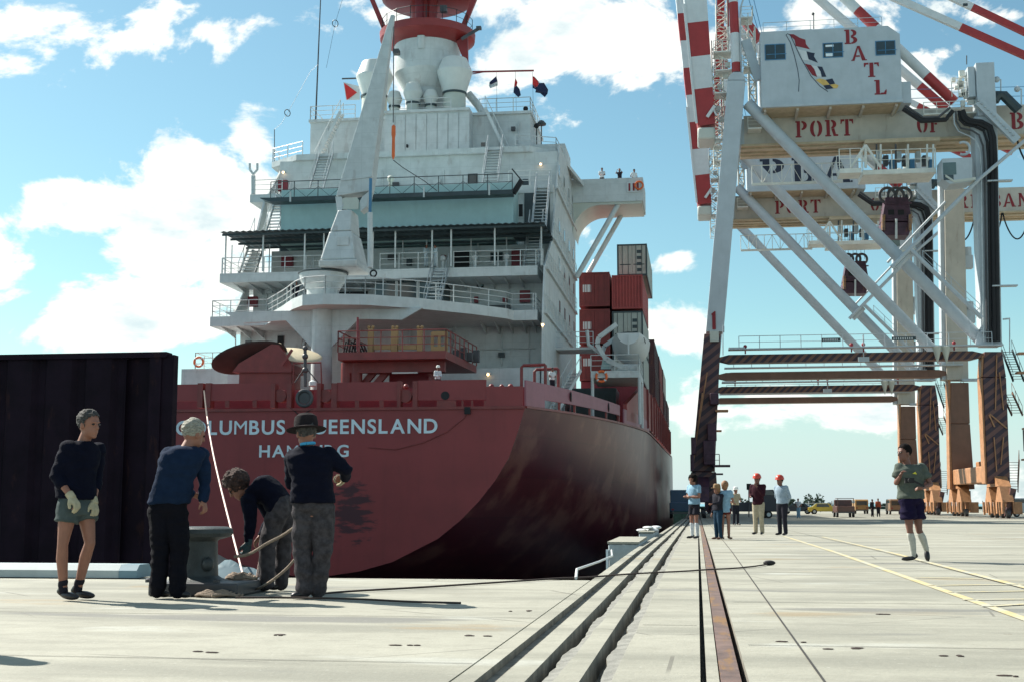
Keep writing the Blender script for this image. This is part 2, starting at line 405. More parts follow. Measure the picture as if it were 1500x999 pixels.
# near platform of the quay left of the joint, and the set-back strip the steel box stands on
mb = MB(); mb.bx(-60, E0-.012, -25, 15.55, -7, 0)
mb.build('pavement', M_con, kind='structure')
MB().bx(-5000, 9000, -400, 14000, -4.35, -4.3).build('water', M_sea, kind='structure')
mb = MB(); mb.quad((-70, 15.6, -4.2), (E0, 15.6, -4.2), (E0, 330, -4.2), (-70, 330, -4.2)); mb.build('harbour_water', M_water, kind='structure')
# crane rail in its slot
def railmesh(x0, x1, z0, z1, y0=-20, y1=300):
    mb = MB(); yy = [y0, 25, 60, 95, 130, y1]
    for a, b in zip(yy, yy[1:]):
        mb.hexa([(x0, a, z0+gz(a)), (x1, a, z0+gz(a)), (x1, b, z0+gz(b)), (x0, b, z0+gz(b))], [(x0, a, z1+gz(a)), (x1, a, z1+gz(a)), (x1, b, z1+gz(b)), (x0, b, z1+gz(b))])
    return mb
tag(railmesh(ra+.004, rb, -.16, -.006).build('crane_rail', M_rail), 'rusty flat steel crane rail sunk in its slot down the middle of the quay', 'rail')
GAUGE = A(1463, 700, 125).x
tag(railmesh(GAUGE-.06, GAUGE+.06, -.02, .012).build('crane_rail', M_rail), 'far landside crane rail under the ochre crane legs', 'rail')
# bitumen filled joints between the cast slabs
M_joint = mat('bitumen joint', (.03, .028, .025), .9, var=.3)
mb = MB()
def jl(x0, x1, Y, wd=.012):
    mb.quad((x0, Y, gz(Y)+.004), (x1, Y, gz(Y)+.004), (x1, Y+wd, gz(Y+wd)+.004), (x0, Y+wd, gz(Y+wd)+.004))
for Y in (5.2, 8.6, 12.3, 18.5, 24.5, 30.5, 36.5, 44.5, 52.5): jl(rc+.06, 40, Y, .010+.0006*Y)
for Y in (6.1, 9.9, 14.2, 20.2, 27.3, 34.5): jl(g3c+.04, r0a-.02, Y, .010+.0005*Y)
jl(-40, E0-.02, 7.4, .012); jl(-40, E0-.02, 10.35, .012)
for xx in (gx(1205), 3.4, 8.2):
    for ya_, yb_ in ((-10, 25), (25, 130)): mb.quad((xx, ya_, gz(ya_)+.005), (xx+.014, ya_, gz(ya_)+.005), (xx+.014, yb_, gz(yb_)+.005), (xx, yb_, gz(yb_)+.005))
mb.build('slab_joints', M_joint, kind='structure')
# yellow lines
def line(a, b, wd, z=.006):
    a, b = G(*a), G(*b); d = (b-a); L = d.length; d.normalize(); n = V((-d.y, d.x, 0))*wd/2; mb = MB(); k = max(2, int(L/2))
    for i in range(k):
        p, q = a.lerp(b, i/k), a.lerp(b, (i+1)/k)
        mb.quad(*[V((c.x, c.y, gz(c.y)+z)) for c in (p-n, p+n, q+n, q-n)])
    return mb.build('line_marking', M_yel, kind='structure')
line((1148, 785), (1530, 917), .10); line((1205, 786), (1530, 868), .10, .007)
for (a, b) in (((1360, 858), (1510, 856)), ((1390, 868), (1510, 866)), ((1410, 879), (1510, 878)), ((1440, 889), (1510, 885)), ((1340, 846), (1440, 848))): line(a, b, .07, .010)
# fender blocks on the berth face
def block(px0, pyt, Y0, Y1, zt, zb, label, m=M_con2):
    x0 = A(px0, pyt, Y0).x; t = thing('fender_block', label, 'fender block', (E0, Y0, gz(Y0)))
    mb = MB(); mb.bx(x0, E0-.01, Y0, Y1, zb, zt); o = mb.build('block_body', m, t)
    b = o.modifiers.new('b', 'BEVEL'); b.width = .03; b.segments = 2
    MB().bx(x0-.02, E0-.012, Y0-.015, Y1+.015, zt+.003, zt+.05).build('coping', M_con, t)
    MB().bx(x0-.05, x0-.003, Y0-.03, Y0+.03, zb+.6, zt-.12).build('ladder_rail', M_name, t)
    return t
block(891, 792, 28.5, 33.0, A(900, 793, 28.5).z-.05, -5, 'near blue grey concrete fender block projecting from the berth edge')
block(936, 779, 38, 43, A(940, 778, 38).z-.05, -5, 'farther low concrete fender block with white bundle on top')
p = A(955, 776, 39)
mb = MB()
for i in range(5): mb.ell((p.x+rnd.uniform(-.35, .35), 39.5+rnd.uniform(-.3, .5), p.z+rnd.uniform(-.02, .12)), (.16, .05, 0), (-.05, .2, 0), (0, .02, rnd.uniform(.04, .09)))
tag(mb.build('bundle', M_bwh), 'small crumpled white bundle on the farther fender block', 'bundle')
a, b = G(845, 848), A(890, 826, 19.5)
tag(MB().path([V((a.x, 15.6, .02)), V((E0-.35, 17.5, .03)), V((E0-.28, 20.5, .0)), V((E0-.3, 24, -.05)), V((E0-.6, 28.4, -.1))], .018).build('pipe', M_bwh), 'white pipe running along the quay corner to the fender block', 'pipe')

# ================================================================ lettering
def ringp(cx, cy, ro, ri, a0, a1, n=14, so=1.0):
    out = []
    for i in range(n):
        t0, t1 = R(a0+(a1-a0)*i/n), R(a0+(a1-a0)*(i+1)/n)
        out.append([(cx+math.cos(t0)*ri[0], cy+math.sin(t0)*ri[1]), (cx+math.cos(t0)*ro[0], cy+math.sin(t0)*ro[1]),
                    (cx+math.cos(t1)*ro[0], cy+math.sin(t1)*ro[1]), (cx+math.cos(t1)*ri[0], cy+math.sin(t1)*ri[1])])
    return out
def rc(x0, y0, x1, y1): return [[(x0, y0), (x1, y0), (x1, y1), (x0, y1)]]
stem = lambda x: rc(x, 0, x+.22, 1) + rc(x-.09, 0, x-.001, .09) + rc(x-.09, .91, x-.001, 1) + rc(x+.221, 0, x+.30, .07)
GL = {
 'P': (.80, stem(.10) + ringp(.42, .72, (.36, .28), (.12, .18), -90, 90)),
 'O': (.86, ringp(.39, .5, (.37, .5), (.13, .40), 97, 263) + ringp(.47, .5, (.37, .5), (.13, .40), -83, 83)),
 'R': (.88, stem(.10) + ringp(.42, .73, (.34, .27), (.10, .17), -90, 90) + [[(.42, .44), (.62, .48), (.72, .12), (.88, .10), (.86, 0), (.56, 0)]]),
 'T': (.84, rc(.31, 0, .53, 1) + rc(.22, 0, .309, .08) + rc(.531, 0, .62, .08) + rc(0, .88, .26, 1) + rc(.58, .88, .84, 1) + [[(0, .72), (.05, .72), (.12, .88), (0, .88)], [(.84, .72), (.79, .72), (.72, .88), (.84, .88)]]),
 'F': (.74, stem(.10) + rc(.38, .88, .72, 1) + [[(.72, .70), (.66, .70), (.60, .88), (.72, .88)]] + rc(.38, .46, .58, .56)),
 'E': (.76, stem(.10) + rc(.38, .88, .72, 1) + [[(.72, .70), (.66, .70), (.60, .88), (.72, .88)]] + rc(.38, .46, .58, .56) + rc(.38, 0, .74, .12) + [[(.74, .30), (.68, .30), (.62, .12), (.74, .12)]]),
 'B': (.84, stem(.10) + ringp(.42, .75, (.34, .25), (.12, .16), -90, 90) + ringp(.42, .26, (.38, .26), (.14, .16), -90, 90)),
 'I': (.46, rc(.12, 0, .34, 1) + rc(.02, 0, .119, .09) + rc(.02, .91, .119, 1) + rc(.341, 0, .44, .09) + rc(.341, .91, .44, 1)),
 'S': (.72, ringp(.36, .73, (.33, .27), (.10, .17), 30, 262) + ringp(.36, .27, (.33, .27), (.10, .17), -150, 82)),
 'A': (.92, [[(.0, 0), (.16, 0), (.42, .98), (.34, .98)], [(.50, 1), (.36, 1), (.62, 0), (.86, 0)], [(.24, .26), (.50, .26), (.48, .36), (.27, .36)]] + rc(-.04, 0, -.001, .07) + rc(.861, 0, .92, .07)),
 'N': (.92, rc(.10, 0, .22, 1) + rc(.0, 0, .099, .08) + [[(.28, 1), (.06, 1.0), (.62, .0), (.76, 0)]] + rc(.74, .1, .86, 1) + rc(.64, .92, .739, 1) + rc(.861, .92, .94, 1)),
 'L': (.72, stem(.10) + rc(.38, 0, .70, .12) + [[(.72, .34), (.66, .30), (.56, .12), (.72, .12)]]),
 '1': (.4, [[(.12, 0), (.36, 0), (.36, 1), (.28, 1), (.04, .84), (.12, .78)]]),
 'H': (.86, rc(.06, 0, .28, 1) + rc(.56, 0, .78, 1) + rc(.281, .44, .559, .56)),
}
def letters(txt, p, W, Hh, Y, m, parent, gap=.14, name='letter', dy=.03, tagv=None, vx=1.0):
    """each letter a raised plate, lower left at p, cap height Hh, total width W"""
    tot = sum(GL[c][0] for c in txt) + gap*(len(txt)-1); sx = W/tot; x = p.x
    for c in txt:
        wd, polys = GL[c]; mb = MB()
        for q in polys: mb.prism([V((x+a*sx, Y, p.z+b*Hh)) for a, b in q], (0, -dy, 0))
        o = mb.build(name, m, parent, smooth=False)
        if tagv: o['_tag'] = tagv
        x += (wd+gap)*sx
def fontmesh(txt, p, W, Hh, Y, m, parent, name, off=.02):
    x = 0; objs = []
    for ch in txt:
        if ch == ' ': x += .42; continue
        cu = bpy.data.curves.new('t', 'FONT'); cu.body = ch; cu.size = 1; cu.extrude = .01; cu.offset = 0 if ch == 'M' else off; cu.resolution_u = 5
        ob = bpy.data.objects.new('t', cu); C.objects.link(ob); bpy.context.view_layer.update()
        me = bpy.data.meshes.new_from_object(ob.evaluated_get(bpy.context.evaluated_depsgraph_get())); bpy.data.objects.remove(ob)
        xs = [v.co.x for v in me.vertices]; zs = [v.co.y for v in me.vertices]
        objs.append((me, x-min(xs), min(0, 0))); x += max(xs)-min(xs)+.13
    tot = x-.13; off_ = V(parent['_o'])
    for me, dx, _ in objs:
        for v in me.vertices:
            c = v.co.copy(); v.co = V((p.x+(c.x+dx)*W/tot, Y-(c.z+.01)*1.2, p.z+c.y*Hh/.72)) - off_
        me.materials.clear(); me.materials.append(m); o = bpy.data.objects.new(name, me); C.objects.link(o); o.parent = parent; o['_o'] = tuple(off_)

# ================================================================ shipping containers
M_cr = mat('container red brown', (.20, .03, .028), .55, var=.12, streak=.3, rust=.2)
M_cr2 = mat('container bright red', (.36, .05, .045), .5, var=.1, streak=.2)
M_cg = mat('container pale grey', (.40, .42, .38), .5, var=.08, streak=.3, rust=.3)
M_cd = mat('container dark brown', (.04, .015, .02), .6, var=.2, rust=.3)
def container(label, x0, y0, z0, m, L=12.19, Wd=2.44, H=2.62, doors=True, mark=None, fm=None, group=None):
    t = thing('shipping_container', label, 'container', (x0+Wd/2, y0, z0), group)
    fm = fm or m; f = MB()
    for x in (x0, x0+Wd-.12):
        for y in (y0, y0+L-.12): f.bx(x, x+.12, y, y+.12, z0, z0+H)
        f.bx(x+.004, x+.10, y0+.12, y0+L-.12, z0+H-.12, z0+H-.003); f.bx(x+.004, x+.10, y0+.12, y0+L-.12, z0, z0+.16)
    for y in (y0, y0+L-.12): f.bx(x0+.12, x0+Wd-.12, y+.004, y+.11, z0+H-.12, z0+H-.004); f.bx(x0+.12, x0+Wd-.12, y+.004, y+.11, z0, z0+.15)
    f.build('frame', fm, t)
    b = MB()
    for xs in (x0+.05, x0+Wd-.05):
        n = int(L/.28); sg = -1 if xs < x0+1 else 1
        P = []
        for i in range(n):
            ya = y0+.1+(L-.2)*i/n; d = (L-.2)/n
            P += [(xs+sg*.03, ya), (xs+sg*.03, ya+d*.4), (xs-sg*.012, ya+d*.55), (xs-sg*.012, ya+d*.9)]
        for a, c in zip(P, P[1:]): b.quad((a[0], a[1], z0+.1), (c[0], c[1], z0+.1), (c[0], c[1], z0+H-.1), (a[0], a[1], z0+H-.1))
    b.quad((x0+.05, y0+.05, z0+H-.03), (x0+Wd-.05, y0+.05, z0+H-.03), (x0+Wd-.05, y0+L-.05, z0+H-.03), (x0+.05, y0+L-.05, z0+H-.03))
    b.quad((x0+.05, y0+L-.06, z0), (x0+Wd-.05, y0+L-.06, z0), (x0+Wd-.05, y0+L-.06, z0+H), (x0+.05, y0+L-.06, z0+H))
    b.quad((x0+.05, y0+.05, z0+.03), (x0+Wd-.05, y0+.05, z0+.03), (x0+Wd-.05, y0+L-.05, z0+.03), (x0+.05, y0+L-.05, z0+.03))
    b.build('side_wall', m, t, smooth=False)
    if doors:
        for k in (0, 1):
            xa = x0+.13+k*(Wd/2-.12); xb = xa+Wd/2-.14
            d = MB().bx(xa, xb, y0+.03, y0+.09, z0+.16, z0+H-.13).build('door', m, t)
            for fx in (.28, .72):
                xx = xa+(xb-xa)*fx; MB().tube((xx, y0+.0, z0+.14), (xx, y0+.0, z0+H-.1), .022, n=6).build('lock_rod', M_dst if m is M_cg else m, d)
            MB().bx(xa+.1, xb-.1, y0+.012, y0+.028, z0+.9, z0+.98).build('handle', fm, d)
            if m is M_cg and k == 1:
                pl = MB()
                for r_ in range(4): pl.bx(xa+.38, xa+.74, y0+.018, y0+.029, z0+.35+.5*r_, z0+.62+.5*r_)
                pl.build('marking_plate', M_dst, d)
        if mark:
            for k in (0, 1):
                MB().bx(x0+.30+k*.36, x0+.60+k*.36, y0+.012, y0+.029, z0+1.15, z0+1.75).build('marking_plate', M_bwh, t)
    else:
        e = MB(); n = 9
        for i in range(n):
            xa = x0+.13+(Wd-.26)*i/n; d = (Wd-.26)/n
            e.quad((xa, y0+.03, z0+.12), (xa+d*.5, y0+.03, z0+.12), (xa+d*.5, y0+.03, z0+H-.1), (xa, y0+.03, z0+H-.1))
            e.quad((xa+d*.5, y0+.03, z0+.12), (xa+d*.6, y0+.09, z0+.12), (xa+d*.6, y0+.09, z0+H-.1), (xa+d*.5, y0+.03, z0+H-.1))
            e.quad((xa+d*.6, y0+.09, z0+.12), (xa+d*.9, y0+.09, z0+.12), (xa+d*.9, y0+.09, z0+H-.1), (xa+d*.6, y0+.09, z0+H-.1))
            e.quad((xa+d*.9, y0+.09, z0+.12), (xa+d, y0+.03, z0+.12), (xa+d, y0+.03, z0+H-.1), (xa+d*.9, y0+.09, z0+H-.1))
        e.build('end_wall', m, t, smooth=False)
    return t
# ================================================================ the ship
CX = -19.6; YT = 65.0
ship = thing('container_ship', 'large red hulled container ship with white superstructure moored stern first beside the quay', 'ship', (CX, YT, -4))
def lerp(a, b, t): return a+(b-a)*t
hbt = [(65, 11.05), (68, 11.95), (71, 12.75), (75, 13.55), (80, 14.4), (85, 15.05), (90, 15.6), (95, 15.95), (100, 16.05), (120, 16.1), (190, 16.1), (215, 14.2), (235, 10), (250, 5), (262, .4)]
def hb(Y):
    for (a, u), (b, v_) in zip(hbt, hbt[1:]):
        if Y <= b: return lerp(u, v_, (Y-a)/(b-a))
    return .4
def zsill(Y): return 5.75 + .0125*max(0, Y-65) + (.00012*max(0, Y-150)**2)
tr = [(1, 0), (.965, .15), (.923, .30), (.86, .43), (.785, .55), (.70, .66), (.597, .765), (.386, .90), (.232, .955), (0, 1.0)]
fu = [(1, 0), (1, .12), (1, .24), (1, .38), (1, .5), (1, .62), (.99, .76), (.93, .90), (.75, .985), (0, 1.0)]
Ys = [65, 66, 67.5, 69, 71, 73, 75, 78, 81, 84, 88, 92, 96, 102, 110, 120, 135, 160, 190, 205, 215, 225, 235, 243, 250, 257, 262]
hull = MB(); rows = []
def station(Y):
    t = min(1, max(0, (Y-65)/48)); pts = []
    zk = lerp(-2.9, -13, min(1, t*1.6)); zs = zsill(Y); h = hb(Y)
    for i, ((a, b), (c, d)) in enumerate(zip(tr, fu)):
        ww = t**(.75+.9*b); x = lerp(a, c, ww); dep = lerp(b, d, t)
        if 0 < t < 1 and dep > .45: x *= 1-.35*math.sin(math.pi*t)*(dep-.45)
        z = zs + (zk-zs)*dep
        if Y > 190: x *= 1 - min(1, (Y-190)/72)*dep*.8
        pts.append((x*h, z))
    return pts
for Y in Ys:
    p = station(Y); rows.append([V((CX+x, Y, z)) for x, z in p] + [V((CX-x, Y, z)) for x, z in reversed(p)])
n = len(rows[0])
for r_ in rows: hull.v += r_
for i in range(len(rows)-1):
    for j in range(n-1): a = i*n+j; hull.f.append((a, a+1, a+n+1, a+n))
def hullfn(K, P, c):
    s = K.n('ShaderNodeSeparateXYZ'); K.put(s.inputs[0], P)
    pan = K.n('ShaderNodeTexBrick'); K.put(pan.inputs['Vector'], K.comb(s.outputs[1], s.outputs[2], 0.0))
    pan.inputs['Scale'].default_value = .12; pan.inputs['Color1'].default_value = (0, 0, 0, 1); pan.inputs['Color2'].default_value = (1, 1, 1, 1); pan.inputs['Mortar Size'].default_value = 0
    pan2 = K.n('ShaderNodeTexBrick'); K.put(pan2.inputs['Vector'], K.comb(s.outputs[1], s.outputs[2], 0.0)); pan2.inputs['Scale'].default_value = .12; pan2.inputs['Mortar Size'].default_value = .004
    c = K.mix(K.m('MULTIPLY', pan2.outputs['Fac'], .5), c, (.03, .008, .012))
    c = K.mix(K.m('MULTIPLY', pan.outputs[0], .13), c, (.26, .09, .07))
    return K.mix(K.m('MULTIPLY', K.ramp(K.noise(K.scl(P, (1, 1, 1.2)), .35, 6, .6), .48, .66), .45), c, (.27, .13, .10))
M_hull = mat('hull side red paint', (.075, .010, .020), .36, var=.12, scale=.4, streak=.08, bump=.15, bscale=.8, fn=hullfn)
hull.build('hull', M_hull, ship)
def trfn(K, P, c):
    s = K.n('ShaderNodeSeparateXYZ'); K.put(s.inputs[0], P)
    # black scuffs where tugs and fenders rub, object space of the ship
    a = A(515, 750, YT) - V((CX, YT, -4))
    dx = K.m('DIVIDE', K.m('SUBTRACT', s.outputs[0], a.x), 1.5); dz = K.m('DIVIDE', K.m('SUBTRACT', s.outputs[2], a.z), 2.0)
    g = K.m('SUBTRACT', 1.0, K.m('ADD', K.m('MULTIPLY', dx, dx), K.m('MULTIPLY', dz, dz)))
    nn = K.noise(K.scl(P, (.5, 1, 1.9)), 1.5, 7, .62)
    f = K.m('MULTIPLY', K.ramp(K.m('ADD', g, K.m('MULTIPLY', K.m('SUBTRACT', nn, .5), 5.5)), .35, .95), K.ramp(g, 0., .15))
    return K.mix(K.m('MULTIPLY', f, .85), c, (.03, .012, .02))
M_tr = mat('transom red paint', (.235, .036, .038), .55, var=.1, scale=.35, streak=.22, bump=.15, bscale=1.2, fn=trfn)
p = station(65); MB().prism([V((CX+x, YT-.03, z)) for x, z in p] + [V((CX-x, YT-.03, z)) for x, z in reversed(p[:-1])], (0, .02, 0)).build('transom', M_tr, ship, smooth=False)
# hull rim and lip along the sill
mb = MB()
yy = [65, 68, 71, 75, 80, 85, 90, 95, 100, 110, 125, 150, 181]
for s_ in (-1, 1):
    for a, b in zip(yy, yy[1:]): mb.bar((CX+s_*(hb(a)+.03), a, zsill(a)), (CX+s_*(hb(b)+.03), b, zsill(b)), .14, .12)
mb.bx(CX-11.05, CX+11.05, YT-.12, YT-.032, 5.66, 5.80); mb.build('rubbing_strip', M_red2, ship)
# aft mooring deck
deck = MB()
for a, b in zip(yy, yy[1:]): deck.quad((CX-hb(a)+.02, a, zsill(a)-.03), (CX+hb(a)-.02, a, zsill(a)-.03), (CX+hb(b)-.02, b, zsill(b)-.03), (CX-hb(b)+.02, b, zsill(b)-.03))
deck.build('deck', M_red2, ship)
# bulwark panels across the stern with slots and fairleads
zs0 = 5.82; zt = A(640, 559, YT).z
def bul(pxa, pxb, pyt, pyb, name='bulwark_panel', y0=YT-.03, y1=YT+.10, m=M_tr, lab=None):
    a, b = A(pxa, pyt, YT), A(pxb, pyb, YT); return MB().bx(a.x, b.x, y0, y1, b.z, a.z).build(name, m, ship, label=lab, smooth=False)
for (a, b, t, bt) in ((252, 290, 563, 587), (309, 397, 562, 586), (494, 582, 560, 586), (612, 712, 557, 585), (712.2, 766, 566, 596.5)): bul(a, b, t, bt)
for (a, b, t, bt) in ((290.4, 297, 561, 597), (302, 308.6, 561, 597), (397.4, 403, 562, 597), (421, 427, 562, 597), (465, 470, 561, 597), (486, 493.6, 561, 597), (582.4, 587, 558, 597), (605, 611.6, 558, 597)):
    bul(a, b, t, bt, 'fairlead_post', YT-.08, YT+.5, M_red2)
for (a, b) in ((330, 336), (370, 376), (520, 526), (556, 562), (640, 668), (676, 679), (690, 693), (709, 712)):
    bul(a, b, 586.2, 596.5, 'stanchion', YT-.01, YT+.08, M_red2)
MB().bx(CX-10.9, CX+10.9, YT+2.6, YT+2.7, 5.8, 7.0).build('winch_house', M_maroon, ship)
for px in (412, 446, 478, 595):
    p = A(px, 580, YT+.3); MB().tube(p-V((0, .25, 0)), p+V((0, .25, 0)), .34, n=18).build('fairlead_roller', M_red2, ship)
    bul(px-10, px+10, 572, 579, 'fairlead_frame', YT+.12, YT+.4, M_red2)
p = A(446, 583, YT-.06); MB().torus(p, .40, .09, (0, 1, 0)).tube(p, p+V((0, .1, 0)), .3, n=18).build('panama_fairlead', M_grey, ship)
p = A(652, 579, YT-.05); MB().tube(p, p+V((0, .05, 0)), .22, n=20).build('mooring_hole', M_dark, ship)
p = A(685, 596, YT-.1); MB().bx(p.x-.15, p.x+.15, p.y-.1, p.y+.05, p.z-.35, p.z).build('chain_stopper', M_dark, ship)
# side bulwarks following the sheer
def sidewall(ya, yb, za, zb, name, m, nseg=6, s_=1, th=.1):
    mb = MB()
    for i in range(nseg):
        a = ya+(yb-ya)*i/nseg; b = ya+(yb-ya)*(i+1)/nseg
        xa, xb = CX+s_*hb(a), CX+s_*hb(b)
        mb.hexa([(xa-s_*th, a, za(a)), (xa, a, za(a)), (xb, b, za(b)), (xb-s_*th, b, za(b))], [(xa-s_*th, a, zb(a)), (xa, a, zb(a)), (xb, b, zb(b)), (xb-s_*th, b, zb(b))])
    return mb.build(name, m, ship)
bt_ = lambda y: 7.12 if y < 84 else 7.12
M_lil = mat('faded side bulwark paint', (.28, .10, .13), .5, var=.1, scale=1, streak=.2)
for s_ in (1, -1):
    sidewall(65.12, 67.4, lambda y: zsill(y)+.06, bt_, 'bulwark_panel', M_lil, 2, s_)
    sidewall(67.41, 83, lambda y: zsill(y)+.50, bt_, 'bulwark_panel', M_lil, 8, s_)
    for yq in (69.5, 72, 75, 79, 82.8): MB().bx(CX+s_*hb(yq)-.12, CX+s_*hb(yq)-.01, yq, yq+.35, zsill(yq), zsill(yq)+.49).build('stanchion', M_red2, ship)
    sidewall(84.5, 100, lambda y: zsill(y)+.05, lambda y: 7.0, 'bulwark_panel', M_lil, 6, s_)
    sidewall(85.5, 181, lambda y: zsill(y)+.3, lambda y: 9.2+.014*(y-85) if y > 93 else lerp(7.4, 9.3, (y-85.5)/7.5), 'side_screen', M_mastred, 24, s_, .25)
    for i in range(14):
        yq = 97+i*6; MB().bx(CX+s_*hb(yq)-(.0 if s_ > 0 else -.0), CX+s_*(hb(yq)+.14), yq, yq+.3, zsill(yq)+.3, 9.2+.014*(yq-85)).build('frame_rib', M_red2, ship)
for (yq, zq) in ((71.2, 6.75), (79.5, 6.75)):
    x = CX+hb(yq)+.01; MB().ell((x, yq, zq), (.03, 0, 0), (0, .30, 0), (0, 0, .28)).build('mooring_hole', M_dark, ship)
# name and port on the transom
a, b = A(258, 636, YT), A(641, 634, YT); fontmesh('COLUMBUS QUEENSLAND', V((a.x, 0, A(450, 635, YT).z)), b.x-a.x, .74, YT-.035, M_name, ship, 'name_letter')
a, b = A(380, 669, YT), A(511, 669, YT); fontmesh('HAMBURG', a, b.x-a.x, .62, YT-.035, M_name, ship, 'name_letter')
# hanging lines on the transom
def cable(pts, r, name, m, parent, Y, n=7): return MB().path([A(x, y_, Y) if len(q) == 0 else V(q) for (x, y_, *q) in pts], r, n).build(name, m, parent)
cable([(425, 597), (432, 602), (438, 608), (445, 606), (453, 601), (460, 598)], .025, 'hanging_line', M_dark, ship, YT-.1)
cable([(688, 598), (680, 612), (655, 632), (620, 648), (580, 658), (540, 655)], .02, 'hanging_line', M_red2, ship, YT-.06)

# ---------------------------------------------------------------- superstructure
z0 = 5.8; z1 = A(320, 464, 79).z; z2 = A(330, 401, 80).z; zA = A(330, 341, 79).z; z3 = A(372, 286, 86).z; z4 = A(405, 238, 90).z; z5 = A(460, 172, 92).z
XL, XR = -29.85, -9.35
def blk(name, x0, x1, ya, yb, za, zb, m=M_white, lab=None, par=None): return MB().bx(x0, x1, ya, yb, za, zb).build(name, m, par or ship, label=lab, smooth=False)
blk('deckhouse_wall', XL, XR, 82, 101, z0, z1-.45); blk('deckhouse_wall', XL+.4, XR, 83.2, 101, z1, z2-.5)
blk('deckhouse_wall', XL+1.0, XR, 85, 101, z2, zA-.12); blk('deckhouse_wall', XL+.3, XR, 88.5, 101, z3, z4-.4)
xs_l, xs_r = A(412, 300, 83.6).x, A(752, 300, 83.6).x
blk('weather_screen', xs_l, xs_r, 83.6, 86, zA+.01, z3-.35, M_teal, 'plain pale green wall panel')
blk('deckhouse_wall', XL+1.2, XR, 86.01, 101, zA+.01, z3-.3)
x5l, x5r = A(450, 200, 92).x, A(775, 200, 92).x
blk('deckhouse_wall', x5l, A(566, 200, 92).x, 92.8, 100, z4, z5-.2); blk('deckhouse_wall', A(690, 200, 92).x, x5r, 92.8, 100, z4, z5-.2)
xa, xb = A(566, 200, 92).x+.002, A(690, 200, 92).x-.002
blk('deckhouse_wall', xa, xb, 91.4, 99.9, z4, z5-.2)
k = 8
for i in range(k):
    a_, b_ = xa+(xb-xa)*i/k, xa+(xb-xa)*(i+1)/k; blk('wall_panel', a_+.04, b_-.04, 91.34, 91.395, z4+.2, z5-.35)
blk('door', A(696, 0, 92).x, A(716, 0, 92).x, 92.74, 92.79, z4+.05, z4+2.05, M_white)
blk('door_window', A(703, 0, 92).x, A(709, 0, 92).x, 92.70, 92.735, z4+1.35, z4+1.65, M_glass)
# decks with their fascia bands
def slab(name, pts, zt, th, m=M_white, par=None): return MB().prism([V((x, y_, zt-th)) for x, y_ in pts], (0, 0, th)).build(name, m, par or ship, smooth=False)
pxx = lambda px, Y: A(px, 460, Y).x
d1 = [(pxx(308, 79), 79), (pxx(388, 79), 79), (-25.0, 75.6), (-23.3, 72.6), (-22.3, 71.3), (-21.0, 71.0), (-18.6, 71.6), (-15.9, 73.4), (-13.2, 76.0), (-11.4, 78.2), (pxx(752, 79), 79), (pxx(787, 79), 79), (pxx(787, 79), 83.3), (pxx(308, 79), 83.3)]
slab('deck_ledge', d1, z1-.001, .62)
def d1z(x, y_): return V((x, y_, z1))
d2 = [(A(322, 400, 80).x, 80), (-9.75, 80), (-9.75, 85.2), (A(322, 400, 80).x, 85.2)]
slab('deck_ledge', d2, z2-.001, .60)
slab('deck_ledge', [(A(367, 285, 86).x, 85.9), (A(413, 285, 86).x, 85.9), (A(413, 285, 86).x, 89), (A(367, 285, 86).x, 89)], z3-.002, .55)
slab('deck_ledge', [(A(740, 285, 86).x, 85.9), (-9.36, 85.9), (-9.36, 89), (A(740, 285, 86).x, 89)], z3-.002, .55)
slab('deck_ledge', [(A(413, 285, 86).x+.002, 86.3), (A(740, 285, 86).x-.002, 86.3), (A(740, 285, 86).x-.002, 89), (A(413, 285, 86).x+.002, 89)], z3-.02, .3)
slab('deck_ledge', [(A(398, 238, 90).x, 90), (A(445, 238, 90).x, 88.2), (A(780, 238, 90).x, 88.2), (-10.0, 89.4), (-9.36, 89.8), (-9.36, 101), (A(398, 238, 90).x, 101)], z4-.001, .42)
slab('deck_ledge', [(x5l-.1, 92.6), (xa, 92.6), (xa, 91.2), (xb, 91.2), (xb, 92.6), (x5r+.1, 92.6), (x5r+.1, 100.2), (x5l-.1, 100.2)], z5, .2)
# base band and port side lower deck
blk('deck_ledge', A(283, 550, 82).x, XL-.003, 80, 98, A(285, 561, 80).z-.6, A(285, 540, 80).z)
blk('deckhouse_wall', XL+.5, A(385, 550, 79).x, 78.5, 81.99, z0, A(330, 538, 79).z); blk('deckhouse_wall', A(640, 550, 79).x, XR-.1, 78.8, 81.995, z0, A(700, 540, 79).z)
# railings
def rl(pts, name='railing', h=1.05, sp=1.5, m=M_white, n=2, r=.03): return rail(MB(), pts, h, n, sp, r).build(name, m, ship)
e = .1
rl([V((x+(.1 if x < CX else -.1), y_+e, z1)) for x, y_ in d1[:12]], sp=1.25)
rl([V((d1[0][0]+.1, 79.1, z1)), V((d1[0][0]+.1, 83, z1))]); rl([V((-9.9, 79.1, z1)), V((-9.9, 83, z1))])
zz2 = lambda px: A(px, 400, 80).x
for (a, b) in ((325, 478), (556, 640), (664, 795)): rl([V((zz2(a), 80.1, z2)), V((zz2(b), 80.1, z2))], sp=1.3)
rl([V((zz2(324), 80.1, z2)), V((zz2(324), 85, z2))]); rl([V((-9.85, 80.1, z2)), V((-9.85, 85, z2))])
rl([V((A(368, 285, 86).x, 86, z3)), V((A(413, 285, 86).x, 86, z3))]); rl([V((A(745, 285, 86).x, 86, z3)), V((-9.5, 86, z3))])
rl([V((A(399, 238, 90).x, 90.1, z4)), V((A(452, 238, 90).x, 88.5, z4))]); rl([V((A(399, 238, 90).x, 90.1, z4)), V((A(399, 238, 90).x, 100, z4))])
rl([V((-12.4, 89, z4)), V((-9.6, 90.1, z4)), V((-9.5, 93.1, z4)), V((-9.5, 100.8, z4))])
